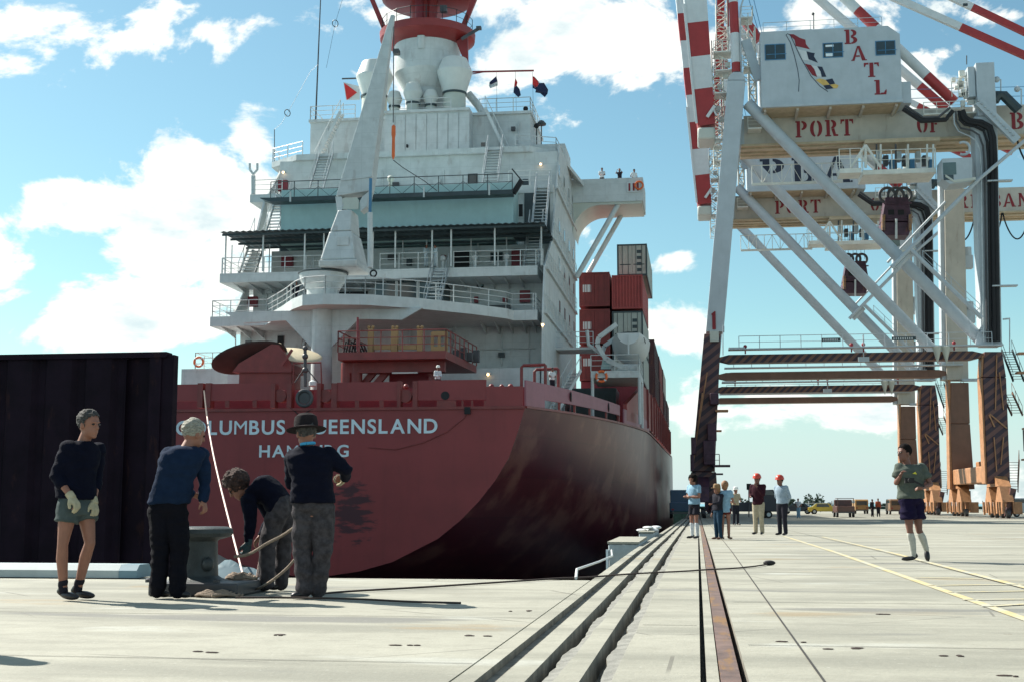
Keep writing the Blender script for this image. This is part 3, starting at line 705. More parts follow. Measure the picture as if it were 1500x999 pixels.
rl([V((x5l, 92.7, z5)), V((x5l+3.5, 92.7, z5))]); rl([V((xb+.5, 92.7, z5)), V((x5r, 92.7, z5)), V((x5r, 100, z5))]); rl([V((x5l, 92.7, z5)), V((x5l, 100, z5))])
rl([V((A(285, 540, 80).x, 80.1, A(285, 540, 80).z)), V((XL, 80.1, A(285, 540, 80).z))]); rl([V((A(285, 540, 80).x, 80.1, A(285, 540, 80).z)), V((A(285, 540, 80).x, 97, A(285, 540, 80).z))])
rl([V((A(420, 540, 79).x, 78.9, A(420, 540, 79).z)), V((A(495, 540, 79).x, 78.9, A(420, 540, 79).z))])
MB().tube(A(700, 512, 81.9), A(785, 510, 81.9), .05).build('handrail', M_white, ship)
# awning over deck two: corrugated sheet on posts
aw = MB(); xl, xr = A(323, 340, 79).x, A(797, 328, 79).x; n = 96
for i in range(n):
    a_, b_ = lerp(xl, xr, i/n), lerp(xl, xr, (i+1)/n); h = .07*(i % 2); g = .07*((i+1) % 2)
    aw.quad((a_, 79, zA+.02+h), (b_, 79, zA+.02+g), (b_, 85, zA+.10+g), (a_, 85, zA+.10+h)); aw.quad((a_, 79, zA-.01+h), (b_, 79, zA-.01+g), (b_, 79, zA+.02+g), (a_, 79, zA+.02+h))
aw.build('awning', M_dst, ship, smooth=False)
for y_ in (79.3, 80.8, 82.3, 83.8): blk('awning_beam', xl, xr, y_, y_+.08, zA-.16, zA-.02, M_dst)
for px in (325, 384, 445, 473, 545, 578, 632, 660, 724, 791): x = A(px, 360, 79.4).x; MB().tube((x, 79.6+.5*(px in (325, 791)), z2), (x, 79.6+.5*(px in (325, 791)), zA), .055).build('awning_post', M_white, ship)
for px in (340, 395, 590, 625, 690, 742): x = A(px, 360, 83).x; MB().tube((x, 83, z2), (x, 83, zA), .04).build('awning_post', M_white, ship)
# lounge windows, doors, lockers
def wnd(pa, pb, Y, par=ship, fr=M_white, gl=M_glass, nm='window'):
    a, b = A(*pa, Y), A(*pb, Y); f = MB(); t = .07
    f.bx(a.x-t, b.x+t, Y-.05, Y-.003, a.z, a.z+t); f.bx(a.x-t, b.x+t, Y-.05, Y-.003, b.z-t, b.z); f.bx(a.x-t, a.x, Y-.05, Y-.003, b.z+.001, a.z-.001); f.bx(b.x, b.x+t, Y-.05, Y-.003, b.z+.001, a.z-.001)
    o = f.build(nm, fr, par, smooth=False); MB().bx(a.x, b.x, Y-.03, Y-.004, b.z, a.z).build('pane', gl, o, smooth=False); return o
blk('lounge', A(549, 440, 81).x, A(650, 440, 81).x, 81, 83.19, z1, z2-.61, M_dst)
for a, b in ((551, 579), (583, 610), (615, 641)): wnd((a, 408), (b, 441), 80.99)
for (pa, pb, Y, m) in (((363, 436), (378, 450), 83.19, M_maroon), ((414, 376), (430, 392), 84.99, M_maroon), ((409, 266), (422, 281), 88.49, M_maroon), ((762, 427), (777, 444), 83.19, M_maroon), ((750, 367), (764, 391), 84.99, M_maroon)):
    a, b = A(*pa, Y), A(*pb, Y); o = blk('locker', a.x, b.x, Y-.3, Y-.003, b.z, a.z, m)
blk('door', A(667, 0, 85).x, A(689, 0, 85).x, 84.93, 84.99, z2, z2+2.05, M_dark); blk('door', A(418, 0, 82).x, A(427, 0, 82).x, 81.93, 81.99, A(420, 507, 82).z, A(420, 492, 82).z, M_dark)
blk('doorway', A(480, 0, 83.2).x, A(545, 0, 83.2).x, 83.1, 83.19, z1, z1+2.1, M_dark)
wnd((720, 372), (735, 382), 84.99, fr=M_dst); wnd((688, 349), (701, 356), 84.99, fr=M_dst, gl=M_teal); wnd((700, 414), (707, 420), 83.19, fr=M_dark, gl=M_teal); wnd((687, 257), (698, 272), 88.49, fr=M_dark)
wnd((760, 300), (766, 318), 86, fr=M_white, gl=M_dark); blk('alcove_shade', A(768, 0, 86).x, -9.6, 85.9, 86.005, zA+.05, z3-.56, M_dst); blk('alcove_shade', XL+1.3, xs_l-.1, 85.9, 86.005, zA+.05, z3-.56, M_dst)  # dark sheets paint the shade inside the stair alcoves
b_ = A(727, 446, 82.6); MB().bx(b_.x-1, b_.x+1.0, 82.4, 82.9, z1+.42, z1+.50).bx(b_.x-1, b_.x+.9, 82.85, 82.9, z1+.5, z1+.95).bx(b_.x-.9, b_.x-.8, 82.4, 82.9, z1, z1+.42).bx(b_.x+.7, b_.x+.8, 82.4, 82.9, z1, z1+.42).build('bench', M_grey, ship)
# stairs between decks
def st(pxb, Y0, za, zb, wd=.85, run=2.6, steps=None):
    x = A(pxb, 450, Y0).x; return stairs(ship, (x, Y0, za), (x, Y0+run, zb), wd, M_steel, steps=steps)
st(449, 79.2, A(449, 508, 79).z-1.2, z1-.1); st(646, 79.2, z0+1.5, z1-.1)
st(447, 76.9, z1, z2, .95, 3.1); st(632, 77.0, z1, z2, .95, 3.0)
st(359, 81.2, z2, zA+1.2, 1.1, 3.0); st(778, 81.4, z2, zA+1.2, .9, 3.0)
st(393, 83.2, zA+.1, z3, 1.0, 2.8); st(789, 83.2, zA+.1, z3, .9, 2.8)
st(459, 85.8, z3, z4, 1.0, 2.5); st(717, 85.8, z3, z4, 1.05, 2.5)
a, b = A(463, 236, 91.3), A(502, 184, 91.6); stairs(ship, (a.x, 91.2, z4), (b.x, 91.3, z5), .8, M_white, lat=(0, 1, 0))
a, b = A(747, 225, 92), A(712, 178, 92); stairs(ship, (a.x, 91.9, z4), (b.x, 91.9, z5), .8, M_white, lat=(0, 1, 0))
# walkway slung in front of the weather screen
xg0, xg1 = A(400, 285, 82.8).x, A(752, 285, 82.8).x; zg = A(580, 287, 82.8).z
gw = MB(); gw.bx(xg0, xg1, 82.2, 83.2, zg-.28, zg); gw.hexa([(xg0-.7, 82.2, zg-.02), (xg0, 82.2, zg-.28), (xg0, 83.2, zg-.28), (xg0-.7, 83.2, zg-.02)], [(xg0-.7, 82.2, zg+.02), (xg0, 82.2, zg), (xg0, 83.2, zg), (xg0-.7, 83.2, zg+.02)])
gw.build('gangway', M_dst, ship); a, b = A(752, 284, 82.8), A(764, 265, 82.8); MB().bar(a, b, .3, .3).bar(b, A(750, 248, 82.8), .08, .08).build('gangway_end', M_dark, ship)
g_ = rail(MB(), [(xg0, 82.3, zg), (xg1, 82.3, zg)], 1.1, 1, 1.6, .03)
for i in range(20): a_, b_ = lerp(xg0, xg1, i/20), lerp(xg0, xg1, (i+1)/20); g_.bar((a_, 82.35, zg+(.0 if i % 2 else .7)), (b_, 82.35, zg+(.7 if i % 2 else .0)), .025)
g_.build('railing', M_dst, ship)
for px in (430, 510, 548, 624, 719): x = A(px, 285, 82.8).x; MB().bx(x-.05, x+.05, 82.08, 82.19, zg-.35, zg+.35).build('gangway_bracket', M_white, ship)
# slanted end plates at both aft corners
def plate(pts, th, name='wing_plate', m=M_white): return MB().prism(pts, th).build(name, m, ship, smooth=False)
MB().prism([(-9.35, y_, z_) for y_, z_ in ((78.4, z0), (79.0, z1), (80.0, z2), (84.2, zA), (87.2, z3), (89.4, z4+.3), (101, z4+.3), (101, z0))], (.1, 0, 0)).build('side_wall', M_white, ship, smooth=False)
for s_, X in ((-1, XL+.12),):
    plate([(X-.12, 83.2, z1), (X-.12, 84.6, z2-.6), (X-.12, 86, z2-.6), (X-.12, 86, z1)] if 0 else [(X-.12, 80.0, z1+.0), (X-.12, 82.6, z2-.61), (X-.12, 83.2, z2-.61), (X-.12, 83.2, z1+.0)], (.12, 0, 0))
    plate([(X-.12, 81.4, z2), (X-.12, 83.8, zA-.2), (X-.12, 85, zA-.2), (X-.12, 85, z2)], (.12, 0, 0))
    plate([(X-.12, 84.0, zA+.2), (X-.12, 85.9, z3-.56), (X-.12, 86.4, z3-.56), (X-.12, 86.4, zA+.2)], (.12, 0, 0))
    plate([(X-.12, 86.4, z3), (X-.12, 89.8, z4-.43), (X-.12, 90, z4-.43), (X-.12, 88.5, z3)], (.12, 0, 0))
# side galleries, their rails and windows
for zz, ya in ((z1, 79), (z2, 80), (zA+.2, 84), (z3, 86)):
    blk('side_gallery', XR+.103, XR+.26, ya+.4, 100.9, zz-.16, zz-.02)
    rl([V((XR+.22, ya+.5, zz-.02)), V((XR+.22, 100.6, zz-.02))], sp=2.2, r=.022)
for zz in (z0, z1, z2, zA+.2, z3):
    for yq in (88, 91.5, 95, 98.5):
        f = blk('window', XR+.103, XR+.14, yq, yq+.9, zz+1.1, zz+2.1); MB().bx(XR+.1405, XR+.145, yq+.1, yq+.8, zz+1.2, zz+2.0).build('pane', M_glass, f)
# bridge wing with curved bracket and twin struts
wx1 = A(942, 262, 99).x; wzt = A(900, 264, 99).z; wzb = A(900, 298, 99).z
blk('bridge_wing', XR+.103, wx1, 98.5, 103.6, wzb, wzt)
pr = [V((XR+.11, 98.6, wzb-.005)), V((XR+.11, 98.6, wzb-2.4))] + [V((XR+.11+2.2*(1-math.cos(R(t))), 98.6, wzb-2.4+2.2*math.sin(R(t)))) for t in range(10, 91, 10)] + [V((wx1-.1, 98.6, wzb-.18)), V((wx1-.1, 98.6, wzb-.005))]
MB().prism(pr, (0, 4.8, 0)).build('wing_bracket', M_cream, ship)
for dy in (98.9, 102.9): a, b = A(906, 300, 99), A(846, 408, 99); MB().tube((a.x, dy, wzb-.1), (b.x-.05, dy-.3, b.z), .2, n=14).build('wing_strut', M_white, ship)
a, b = A(918, 267, 98.3), A(938, 281, 98.3)
MB().bx(a.x, b.x, 98.42, 98.48, b.z, a.z).build('sign_board', M_bwh, ship)
for i in range(3): xx = lerp(a.x, b.x, (i+.4)/3.2); MB().bx(xx, xx+.14, 98.38, 98.415, b.z+.1, a.z-.1).build('red_bar', M_let, ship)
p = A(936, 272, 98.3); MB().torus(p, .3, .07, (0, 1, 0)).build('lifebuoy_ring', M_corange, ship)
blk('wheelhouse', -12.5, -9.36, 94, 98.4, z4, z4+1.7); MB().prism([(-9.35, 94, z4+.2), (-9.35, 98.4, z4+.2), (-8.3, 98.4, z4-.6)], (0, 0, .3)).build('wheelhouse_brow', M_white, ship)
# lamps
for (px, py, Y) in ((415, 253, 88.3), (792, 241, 88.3), (683, 474, 81.8), (755, 285, 85.8), (665, 354, 84.8), (640, 474, 81.8), (411, 480, 81.8), (795, 476, 78.9), (715, 548, 78.6)):
    p = A(px, py, Y); f = MB().bx(p.x-.12, p.x+.12, p.y, p.y+.15, p.z-.02, p.z+.12).build('deck_lamp', M_white, ship); MB().ball(p+V((0, -.04, -.02)), .07).build('bulb', M_bulb, f)
# pipes, vents and fittings on the aft walls
for (px, pa, pb, Y) in ((345, 470, 535, 81.9), (388, 470, 535, 81.9), (600, 470, 505, 81.9), (735, 475, 535, 81.9), (775, 475, 535, 81.9), (390, 412, 462, 83.1), (745, 400, 455, 83.1), (700, 345, 388, 84.9), (480, 180, 232, 92.7), (730, 180, 232, 92.7), (760, 180, 232, 92.7), (560, 250, 283, 88.4), (650, 250, 283, 88.4)):
    MB().tube(A(px, pb, Y), A(px, pa, Y), .05, n=8).build('wall_pipe', M_white, ship)
for (px, py, w_, h_, Y, m) in ((395, 425, .5, .5, 83.15, M_white), (600, 385, .35, .5, 84.95, M_dst), (575, 378, .6, .35, 84.95, M_grey), (650, 378, .3, .3, 84.95, M_maroon), (740, 440, .3, .3, 83.1, M_maroon), (698, 440, .25, .4, 83.1, M_maroon), (640, 268, .5, .5, 88.4, M_white), (580, 272, .5, .35, 88.4, M_grey), (770, 268, .4, .4, 88.4, M_dst), (735, 520, .4, .3, 81.9, M_dst), (365, 505, .4, .5, 81.9, M_grey), (540, 205, .2, .3, 91.3, M_grey), (597, 215, .12, .2, 91.3, M_dark), (752, 190, .3, .3, 92.7, M_grey)):
    p = A(px, py, Y); MB().bx(p.x-w_/2, p.x+w_/2, Y-.22, Y-.0, p.z-h_/2, p.z+h_/2).build('wall_fitting', m, ship)
for px in range(340, 780, 22): p = A(px, 398, 80); MB().prism([(p.x, 80.1, z2-.62), (p.x, 83.1, z2-.62), (p.x, 83.1, z2-.95)], (.05, 0, 0)).build('deck_bracket', M_white, ship)
for px in (330, 352, 372, 705, 725, 745, 765, 780): p = A(px, 470, 80); MB().prism([(p.x, 79.1, z1-.63), (p.x, 81.95, z1-.63), (p.x, 81.95, z1-1.1)], (.05, 0, 0)).build('deck_bracket', M_white, ship)
for px in (655, 700, 745): p = A(px, 100, 82); MB().tube((p.x, 81.0, z2), (p.x, 81.0, z2+.75), .1, n=10).ball((p.x, 81.0, z2+.8), .2).build('deck_vent', M_white, ship)
for px in (520, 545, 572): p = A(px, 280, 86.6); MB().tube((p.x, 86.6, z3), (p.x, 86.6, z3+.9), .12, n=10).ball((p.x, 86.6, z3+.95), .25).build('deck_vent', M_cream, ship)
for i in range(5): p = A(600+i*14, 443, 79.5); MB().bx(p.x, p.x+.7, 78.9, 79.4, z1+.5, z1+.56).bx(p.x+.05, p.x+.1, 78.95, 79.35, z1, z1+.5).bx(p.x+.6, p.x+.65, 78.95, 79.35, z1, z1+.5).build('deck_table', M_white, ship)
# ---- stern gantry platform in red
Yp0, Yp1 = 66.5, 73.5
pz = A(600, 516, 68.5).z; xa_, xb_, xc_ = A(495, 512, 68).x, A(653, 510, 68).x, A(698, 535, 78).x
pl = [(xa_, 68.0), (xb_, 68.0), (A(698, 520, 76).x, 76), (xa_, 76)]
slab('crane_platform', pl, pz, .42, M_red2)
rl([V((x, y_, pz)) for x, y_ in (pl[3], pl[0], pl[1], pl[2])], 'platform_railing', 1.15, 1.2, M_red2, 2, .035)
for px in (508, 522): x = A(px, 560, 69.5).x; MB().tube((x, 69.5, z0-.1), (x, 69.5, pz-.42), .33, n=16).build('platform_column', M_red2, ship)
for (p, q) in (((530, 566), (560, 530)), ((548, 566), (575, 535)), ((640, 560), (620, 528))): MB().bar(A(*p, 70), A(*q, 70), .3, .35).build('platform_brace', M_red2, ship)
blk('platform_core', A(570, 560, 71).x, A(628, 560, 71).x, 71, 74.5, z0, pz-.42, M_maroon)
blk('platform_beam', xa_+.1, xb_-.3, 69.2, 69.6, pz-1.0, pz-.423, M_red2); blk('pipe_run', A(575, 533, 69).x, A(612, 533, 69).x, 68.9, 69.0, pz-1.1, pz-1.02, M_bwh)
for (pa, pb) in ((540, 547), (574, 583), (612, 619)): a, b = A(pa, 482, 70.5), A(pb, 512, 70.5); MB().bx(a.x, b.x, 70.3, 70.6, pz, a.z).ball(((a.x+b.x)/2-.1, 70.4, a.z+.08), .1).ball(((a.x+b.x)/2+.12, 70.4, a.z+.08), .1).build('yellow_post', M_crate, ship)
for (pa, pb, pt, pb2) in ((548, 573, 506, 511), (584, 611, 506, 511), (634, 655, 486, 490), (634, 655, 508, 511)): a, b = A(pa, pt, 70.5), A(pb, pb2, 70.5); MB().bx(a.x, b.x, 70.35, 70.5, a.z-.25, a.z).build('yellow_rail', M_crate, ship)
for px in (634, 644, 654): x = A(px, 490, 70.5).x; MB().bx(x-.08, x+.08, 70.36, 70.49, pz, A(px, 487, 70.5).z).build('yellow_post', M_crate, ship)
mb = MB()
for i in range(5): x = A(503+i*4, 500, 69).x; mb.path([(x, 69, pz), (x+.15, 69, pz+.7+.1*(i % 2)), (x+.5, 69.2, pz+.5), (x+.7, 69.3, pz)], .05)
mb.build('coiled_hose', M_dark, ship)
for q in range(4): a = A(668+q*7, 520, 73); MB().bx(a.x, a.x+.35, 72+q*.6, 72.4+q*.6, pz, pz+.5+.2*(q % 2)).build('winch_part', M_grey, ship)
MB().tube(A(524, 515, 68.1), A(524, 465, 68.1), .06).build('post', M_maroon, ship)
# pedestal of the stern crane under deck one: column with gusset plates
MB().tube((CX-2.05, 73.2, z0), (CX-2.05, 73.2, z1-.62), .62, n=22).build('crane_column', M_white, ship)
for s_ in (-1, 1):
    MB().prism([V((CX-2.05+s_*.6, 73.1, z1-.63)), V((CX-2.05+s_*6.0, 73.1, z1-.63)), V((CX-2.05+s_*4.8, 73.1, z1-1.3)), V((CX-2.05+s_*2.2, 73.1, z1-1.2)), V((CX-2.05+s_*.62, 73.1, z1-2.8))], (0, .25, 0)).build('gusset_plate', M_white, ship, smooth=False)
# ---- spare propeller on its red housing
def propblade(pts, Y, m, lab, th=.12):
    t = MB().prism([A(x, y_, Y) for x, y_ in pts], (0, th, 0)); o = t.build('propeller_blade', m, ship, label=lab); b = o.modifiers.new('b', 'BEVEL'); b.width = .05; b.segments = 2
M_pbl = mat('shaded propeller blade', (.035, .022, .020), .6, var=.3)  # same propeller, underside shade put into the colour
def roundblade(c, ax, bx_, m, lab):
    mb = MB(); mb.ell(c, ax, bx_, V(ax).cross(V(bx_)).normalized()*.13, 28, 12); mb.build('propeller_blade', m, ship, label=lab)
c = A(365, 524, 70); roundblade(c, (2.15, .1, .50), (-.15, -.75, .72), M_pbl, 'broad shaded propeller blade')
c = A(392, 513, 71.2); roundblade(c, (.75, .2, .35), (-.1, .5, .30), M_tan, 'sunlit propeller blade')
c = A(436, 520, 70.5); roundblade(c, (1.35, .2, -.25), (.1, .8, .42), M_tan, 'pale tan propeller blade')
hz_ = [A(x, y_, 69.6) for x, y_ in ((340, 545), (427, 545), (427, 533), (408, 505), (398, 504), (350, 532))]
MB().prism(hz_, (0, 2.2, 0)).build('propeller_housing', M_red2, ship, smooth=False)
blk('propeller_housing_base', A(350, 560, 69.8).x, A(426, 560, 69.8).x, 69.8, 71.6, z0, A(380, 545, 69.6).z-.003, M_red2)
MB().bar(A(413, 535, 69.3), A(428, 512, 69.3), .1, .14).build('clamp_bar', M_red2, ship)
MB().path([A(430, 562, 69.5), A(430, 532, 69.5), A(470, 531, 69.5), A(471, 562, 69.5)], .05).build('pipe_frame', M_red2, ship)
MB().tube(A(447, 566, 67), A(447, 508, 67), .09, n=10).ball(A(447, 510, 67), .14).ball(A(447, 522, 67), .17).ball(A(447, 542, 67), .17).tube(A(447, 537, 67), A(466, 560, 67), .03).tube(A(447, 537, 67), A(432, 560, 67), .03).build('stern_light_post', M_grey, ship)
p = A(458, 566, 66); MB().lathe(p, [(.1, 0), (.2, .05), (.2, .25), (.05, .35)]).build('vent_cap', M_bwh, ship)
for (px, s_) in ((595, .3), (720, .3), (735, .25), (748, .3)): p = A(px, 566, 66.5); MB().ball(p, s_*.5).build('bollard_cap', M_red2, ship)
# red pipe frames on the starboard quarter
for (x0_, x1_, pt, Y) in ((764, 799, 535, 68), (783, 818, 541, 72)):
    MB().path([A(x0_, 566, Y), A(x0_, pt+3, Y), A(x0_+3, pt, Y), A(x1_-1, pt-1, Y), A(x1_, pt, Y), A(x1_, 570, Y)], .085, 10).build('roller_frame', M_red2, ship)
# ---- starboard boat platform and lifeboat gear
zb = A(905, 546, 86).z
blk('boat_platform', A(868, 550, 86).x, A(938, 550, 86).x, 84.5, 91, zb-.45, zb, M_white)
for px, Y in ((868, 84.6), (937, 84.6), (945, 89)): x = A(px, 580, Y).x if px != 945 else A(937, 550, 86).x; MB().tube((x, Y, z0+.2), (x, Y, zb-.45), .11).build('platform_post', M_white, ship)
blk('recess_shade_block', -8.8, -5.6, 92, 96, 6.2, zb-.46, M_dst)  # dark block added to stand for the shade under the boat platform
rl([(A(868, 550, 86).x, 84.6, zb), (A(937, 550, 86).x, 84.6, zb)]); rl([(A(937, 550, 86).x, 84.6, zb), (A(937, 550, 86).x, 90.9, zb)])
stairs(ship, (A(818, 566, 84).x-.3, 81, 6.1), (A(851, 532, 84).x-.3, 84, zb), .8, M_white, lat=(.8, -.6, 0))
blk('side_walkway', XR+.003, A(868, 0, 88).x, 86, 88.5, zb+1.6, zb+1.75, M_white); rl([(XR, 86.1, zb+1.75), (A(868, 0, 88).x, 86.1, zb+1.75)])
def davit(Y):
    q = [(905, 478), (879, 497), (876, 507), (890, 530), (913, 540)]
    mb = MB(); P = [A(a, b, 86) for a, b in q]
    P = [V((p.x, Y, p.z)) for p in P]
    for a, b in zip(P, P[1:]): mb.bar(a, b, .28, .34, (0, 1, 0))
    return mb.build('davit_arm', M_white, ship)
davit(85.0); davit(90.0)
MB().path([A(860, 484, 85.2), A(862, 505, 85.2), A(885, 522, 85.2), A(908, 537, 85.2)], .12, 8).build('davit_rail', M_white, ship)
MB().prism([A(880, 540, 85.6), A(893, 540, 85.6), A(893, 525, 85.6), A(884, 520, 85.6)], (0, .3, 0)).build('davit_foot', M_teal, ship)
# ---- funnel cone, mast and vents
fc = A(626, 100, 96); fx, fy = fc.x, 96.0
zq = lambda py: A(626, py, 96).z
MB().lathe((fx, fy, 0), [(1.7, z5), (1.7, zq(150)), (1.75, zq(138)), (2.55, zq(112)), (2.6, zq(70))], 40).build('funnel', M_white, ship, sharp=14)
MB().lathe((fx, fy, 0), [(2.55, zq(72)), (3.7, zq(62)), (3.75, zq(52)), (.3, zq(52)+.05)], 36).build('radar_platform', M_mastred, ship)
MB().prism([V((fx+2.5, fy-1.3, zq(72))), V((fx+3.4, fy-1.3, zq(62))), V((fx+3.45, fy-1.3, zq(104))), V((fx+3.2, fy-1.3, zq(104)))], (0, .3, 0)).build('mast_ladder_plate', M_mastred, ship)
MB().tube((fx+.05, fy-2.4, zq(88)), (fx+.05, fy-2.55, zq(70)), .32, n=14).build('funnel_bulge', M_white, ship)
MB().tube((fx-.3, fy, zq(53)), (fx-.3, fy, zq(-75)), 1.05, n=24).build('mast', M_mastred, ship)
MB().tube((fx+.55, fy-.85, zq(53)), (fx+.55, fy-.85, zq(-75)), .33, n=12).build('mast_pipe', M_mastred, ship)
MB().tube((fx-.45, fy-.95, zq(53)), (fx-.45, fy-.95, zq(-75)), .36, n=12).build('mast_pipe', M_maroon, ship)
for (a, b) in (((566, 50), (543, -5)), ((671, 58), (697, -5))): MB().bar(A(*a, 95), A(*b, 95), .3, .35).build('mast_strut', M_mastred, ship)
MB().lathe((fx, fy, 0), [(3.2, zq(6)), (3.6, zq(2)), (3.7, zq(-8)), (.5, zq(-8)+.05)], 36).build('upper_platform', M_mastred, ship)
pts = [V((fx+3.55*math.cos(R(a)), fy+3.55*math.sin(R(a)), zq(52))) for a in range(0, 361, 20)]; rail(MB(), pts, 1.05, 1, 1.3, .025).build('railing', M_dst, ship)
MB().bar(A(676, 58, 94), A(702, 42, 94), .16, .22).bx(A(698, 42, 94).x, A(705, 42, 94).x, 93.8, 94.2, A(700, 44, 94).z, A(700, 40, 94).z).build('radar_scanner', M_grey, ship)
p = A(580, 75, 93.2); MB().bx(p.x-.2, p.x+.25, 93, 93.6, p.z-.25, p.z+.1).build('floodlight', M_grey, ship)
p = A(650, 13, 94); MB().bx(p.x-.25, p.x+.25, 93.8, 94.2, p.z-.3, p.z+.2).build('floodlight', M_grey, ship)
M_whv = mat('vent white paint', (.62, .63, .60), .45, var=.04, streak=.2)
def vent(px, wd, yt, ym, yn, Y, ynw):
    c = A(px, ym, Y); k = 1/1915*Y; x = c.x; zz = lambda py: A(px, py, Y).z; r = wd*k/2
    v = MB().lathe((x, Y, 0), [(ynw*k/2, z5), (ynw*k/2, zz(yn))], 24).build('vent_trunk', M_cream, ship)
    MB().lathe((x, Y, 0), [(r*.66, zz(yn)), (r, zz(ym)), (r, zz(ym)+.10), (r*.70, zz(yt)), (r*.66, zz(yt)+.03)], 32).build('vent_cowl', M_whv, v, sharp=14); MB().lathe((x, Y, 0), [(ynw*k/2+.06, zz(yn)-.16), (ynw*k/2+.08, zz(yn)-.004)], 28).build('vent_ring', M_dst, v)
vent(549, 58, 93, 115, 142, 94.5, 40); vent(666, 55, 88, 108, 137, 94, 35)
vent(578, 24, 136, 147, 156, 94, 16); vent(605, 30, 124, 138, 151, 93.5, 19); vent(631, 24, 134, 144, 154, 93.8, 16)
MB().path([A(686, 138, 96), A(700, 155, 96), A(706, 165, 96), A(708, 178, 96)], .3, 12).build('exhaust_pipe', M_white, ship)
rl([(x5l+6.5, 92.0, z5), (x5l+11.0, 92.0, z5)])
# masts, aerials
a, b = A(462, 185, 93), A(470, -10, 93); MB().tube(a, b, .07, .04, n=8).build('aerial_mast', M_grey, ship)
a, b = A(402, 240, 91), A(402, 190, 91); MB().tube(a, b, .03).build('aerial_mast', M_grey, ship)
MB().path([A(a, b, 91) for a, b in ((402, 190), (412, 182), (422, 165), (455, 105), (466, 95))], .012, 5).build('aerial_wire', M_dst, ship)
MB().torus(A(421, 166, 91), .25, .03, (.3, .8, .4)).build('insulator', M_dark, ship)
MB().torus(A(491, 35, 90), .25, .03, (.3, .8, .4)).path([A(478, 100, 90), A(491, 35, 90), A(503, -5, 90)], .012, 5).build('aerial_wire', M_dst, ship)
f = MB(); f.tube(A(371, 285, 86), A(371, 258, 86), .16).path([A(366, 240, 86), A(366, 249, 86), A(371, 256, 86)], .09).path([A(377, 240, 86), A(377, 249, 86), A(371, 256, 86)], .09).build('boom_crutch', M_white, ship)
for px, pt in ((770, 160), (786, 185)): MB().ball(A(px, pt, 95), .2).tube(A(px, pt, 95), A(px, 225, 95), .04).build('searchlight', M_dark, ship)
p = A(793, 182, 96); MB().lathe(p, [(.35, -.1), (.38, 0), (.2, .22), (.02, .3)]).tube(p, A(793, 225, 96), .04).build('satellite_dome', M_dst, ship)
p = A(750, 173, 96); MB().lathe(p, [(.35, -.1), (.35, .05), (.2, .25), (.02, .3)]).build('satellite_dome', M_grey, ship)
MB().bar(A(692, 106, 95), A(782, 104, 95), .09, .12).bar(A(692, 109, 95), A(715, 105, 95), .06).build('signal_yard', M_mastred, ship)
MB().bar(A(501, 116, 95), A(530, 115, 95), .08, .1).build('signal_yard', M_grey, ship)
for px in (727, 755, 780): MB().path([A(px, 106, 95), A(px+1, 150, 95), A(px+2, 185, 95)], .012, 5).build('halyard', M_grey, ship)

# ---- stern crane
scr = thing('deck_crane', 'tall white crane with raised box jib on the ship stern platform', 'crane', (CX-2.05, 73.2, z1))
kx = CX-2.05
zz_ = lambda py: A(512, py, 73.2).z
MB().lathe((kx, 73.2, 0), [(.95, z1), (.95, zz_(425)), (1.32, zz_(412)), (1.4, zz_(403)), (1.4, zz_(399))], 28).build('pedestal', M_white, scr)
MB().lathe((kx, 73.2, 0), [(1.34, zz_(402)), (1.48, zz_(401)), (1.48, zz_(399.5)), (1.3, zz_(398))], 28).build('slewing_ring', M_dst, scr)
def frus(pa, pb, pya, pyb, wl, wr, wl2, wr2, dy0, dy1, dy2, dy3):
    za_, zb_ = zz_(pya), zz_(pyb)
    return MB().hexa([(pxz(wl, 73.2), dy0, za_), (pxz(wr, 73.2), dy0, za_), (pxz(wr, 73.2), dy1, za_), (pxz(wl, 73.2), dy1, za_)], [(pxz(wl2, 73.2), dy2, zb_), (pxz(wr2, 73.2), dy2, zb_), (pxz(wr2, 73.2), dy3, zb_), (pxz(wl2, 73.2), dy3, zb_)])
pxz = lambda px, Y: A(px, 380, Y).x
def bev(o, w_=.05):
    b = o.modifiers.new('b', 'BEVEL'); b.width = w_; b.segments = 2; b.limit_method = 'ANGLE'; return o
bev(frus(0, 0, 398, 387, 478, 533, 477, 533, 71.7, 74.7, 71.6, 74.8).build('crane_house_base', M_white, scr, smooth=False), .12)
bev(frus(0, 0, 386.9, 344, 479, 530, 489, 521, 71.7, 74.7, 72.1, 74.4).build('crane_house', M_white, scr, smooth=False), .1)
bev(frus(0, 0, 343.9, 312, 490, 520, 499, 519, 72.1, 74.3, 72.4, 74.0).build('crane_house_top', M_white, scr, smooth=False), .08)
a, b = A(493, 347, 71.75), A(510, 359, 71.75); MB().bx(a.x, b.x, 71.82, 71.9, b.z, a.z).build('access_hatch', M_white, scr)
# jib: box beam tapering to the head, fork at its foot
Yj = 72.6; Yk = 72.6
def jp(px, py): return A(px, py, Yj)
L_ = [(494, 310), (492, 288), (499, 263), (566, 40), (572, 22)]; Rr = [(533, 300), (541, 280), (545, 258), (575, 40), (578, 22)]
ring_l = [jp(*q) for q in L_]; ring_r = [jp(*q) for q in Rr]; dd = [1.0, 1.1, 1.1, .35, .25]
jm = MB(); n_ = len(L_)
for i in range(n_): jm.v += [ring_l[i], ring_r[i], ring_r[i]+V((0, dd[i], 0)), ring_l[i]+V((0, dd[i], 0))]
for i in range(1, n_-1):
    for j in range(4): jm.f.append((i*4+j, i*4+(j+1) % 4, (i+1)*4+(j+1) % 4, (i+1)*4+j))
jm.f += [(7, 6, 5, 4), ((n_-1)*4, (n_-1)*4+1, (n_-1)*4+2, (n_-1)*4+3)]
bev(jm.build('jib', M_white, scr, smooth=False), .05)
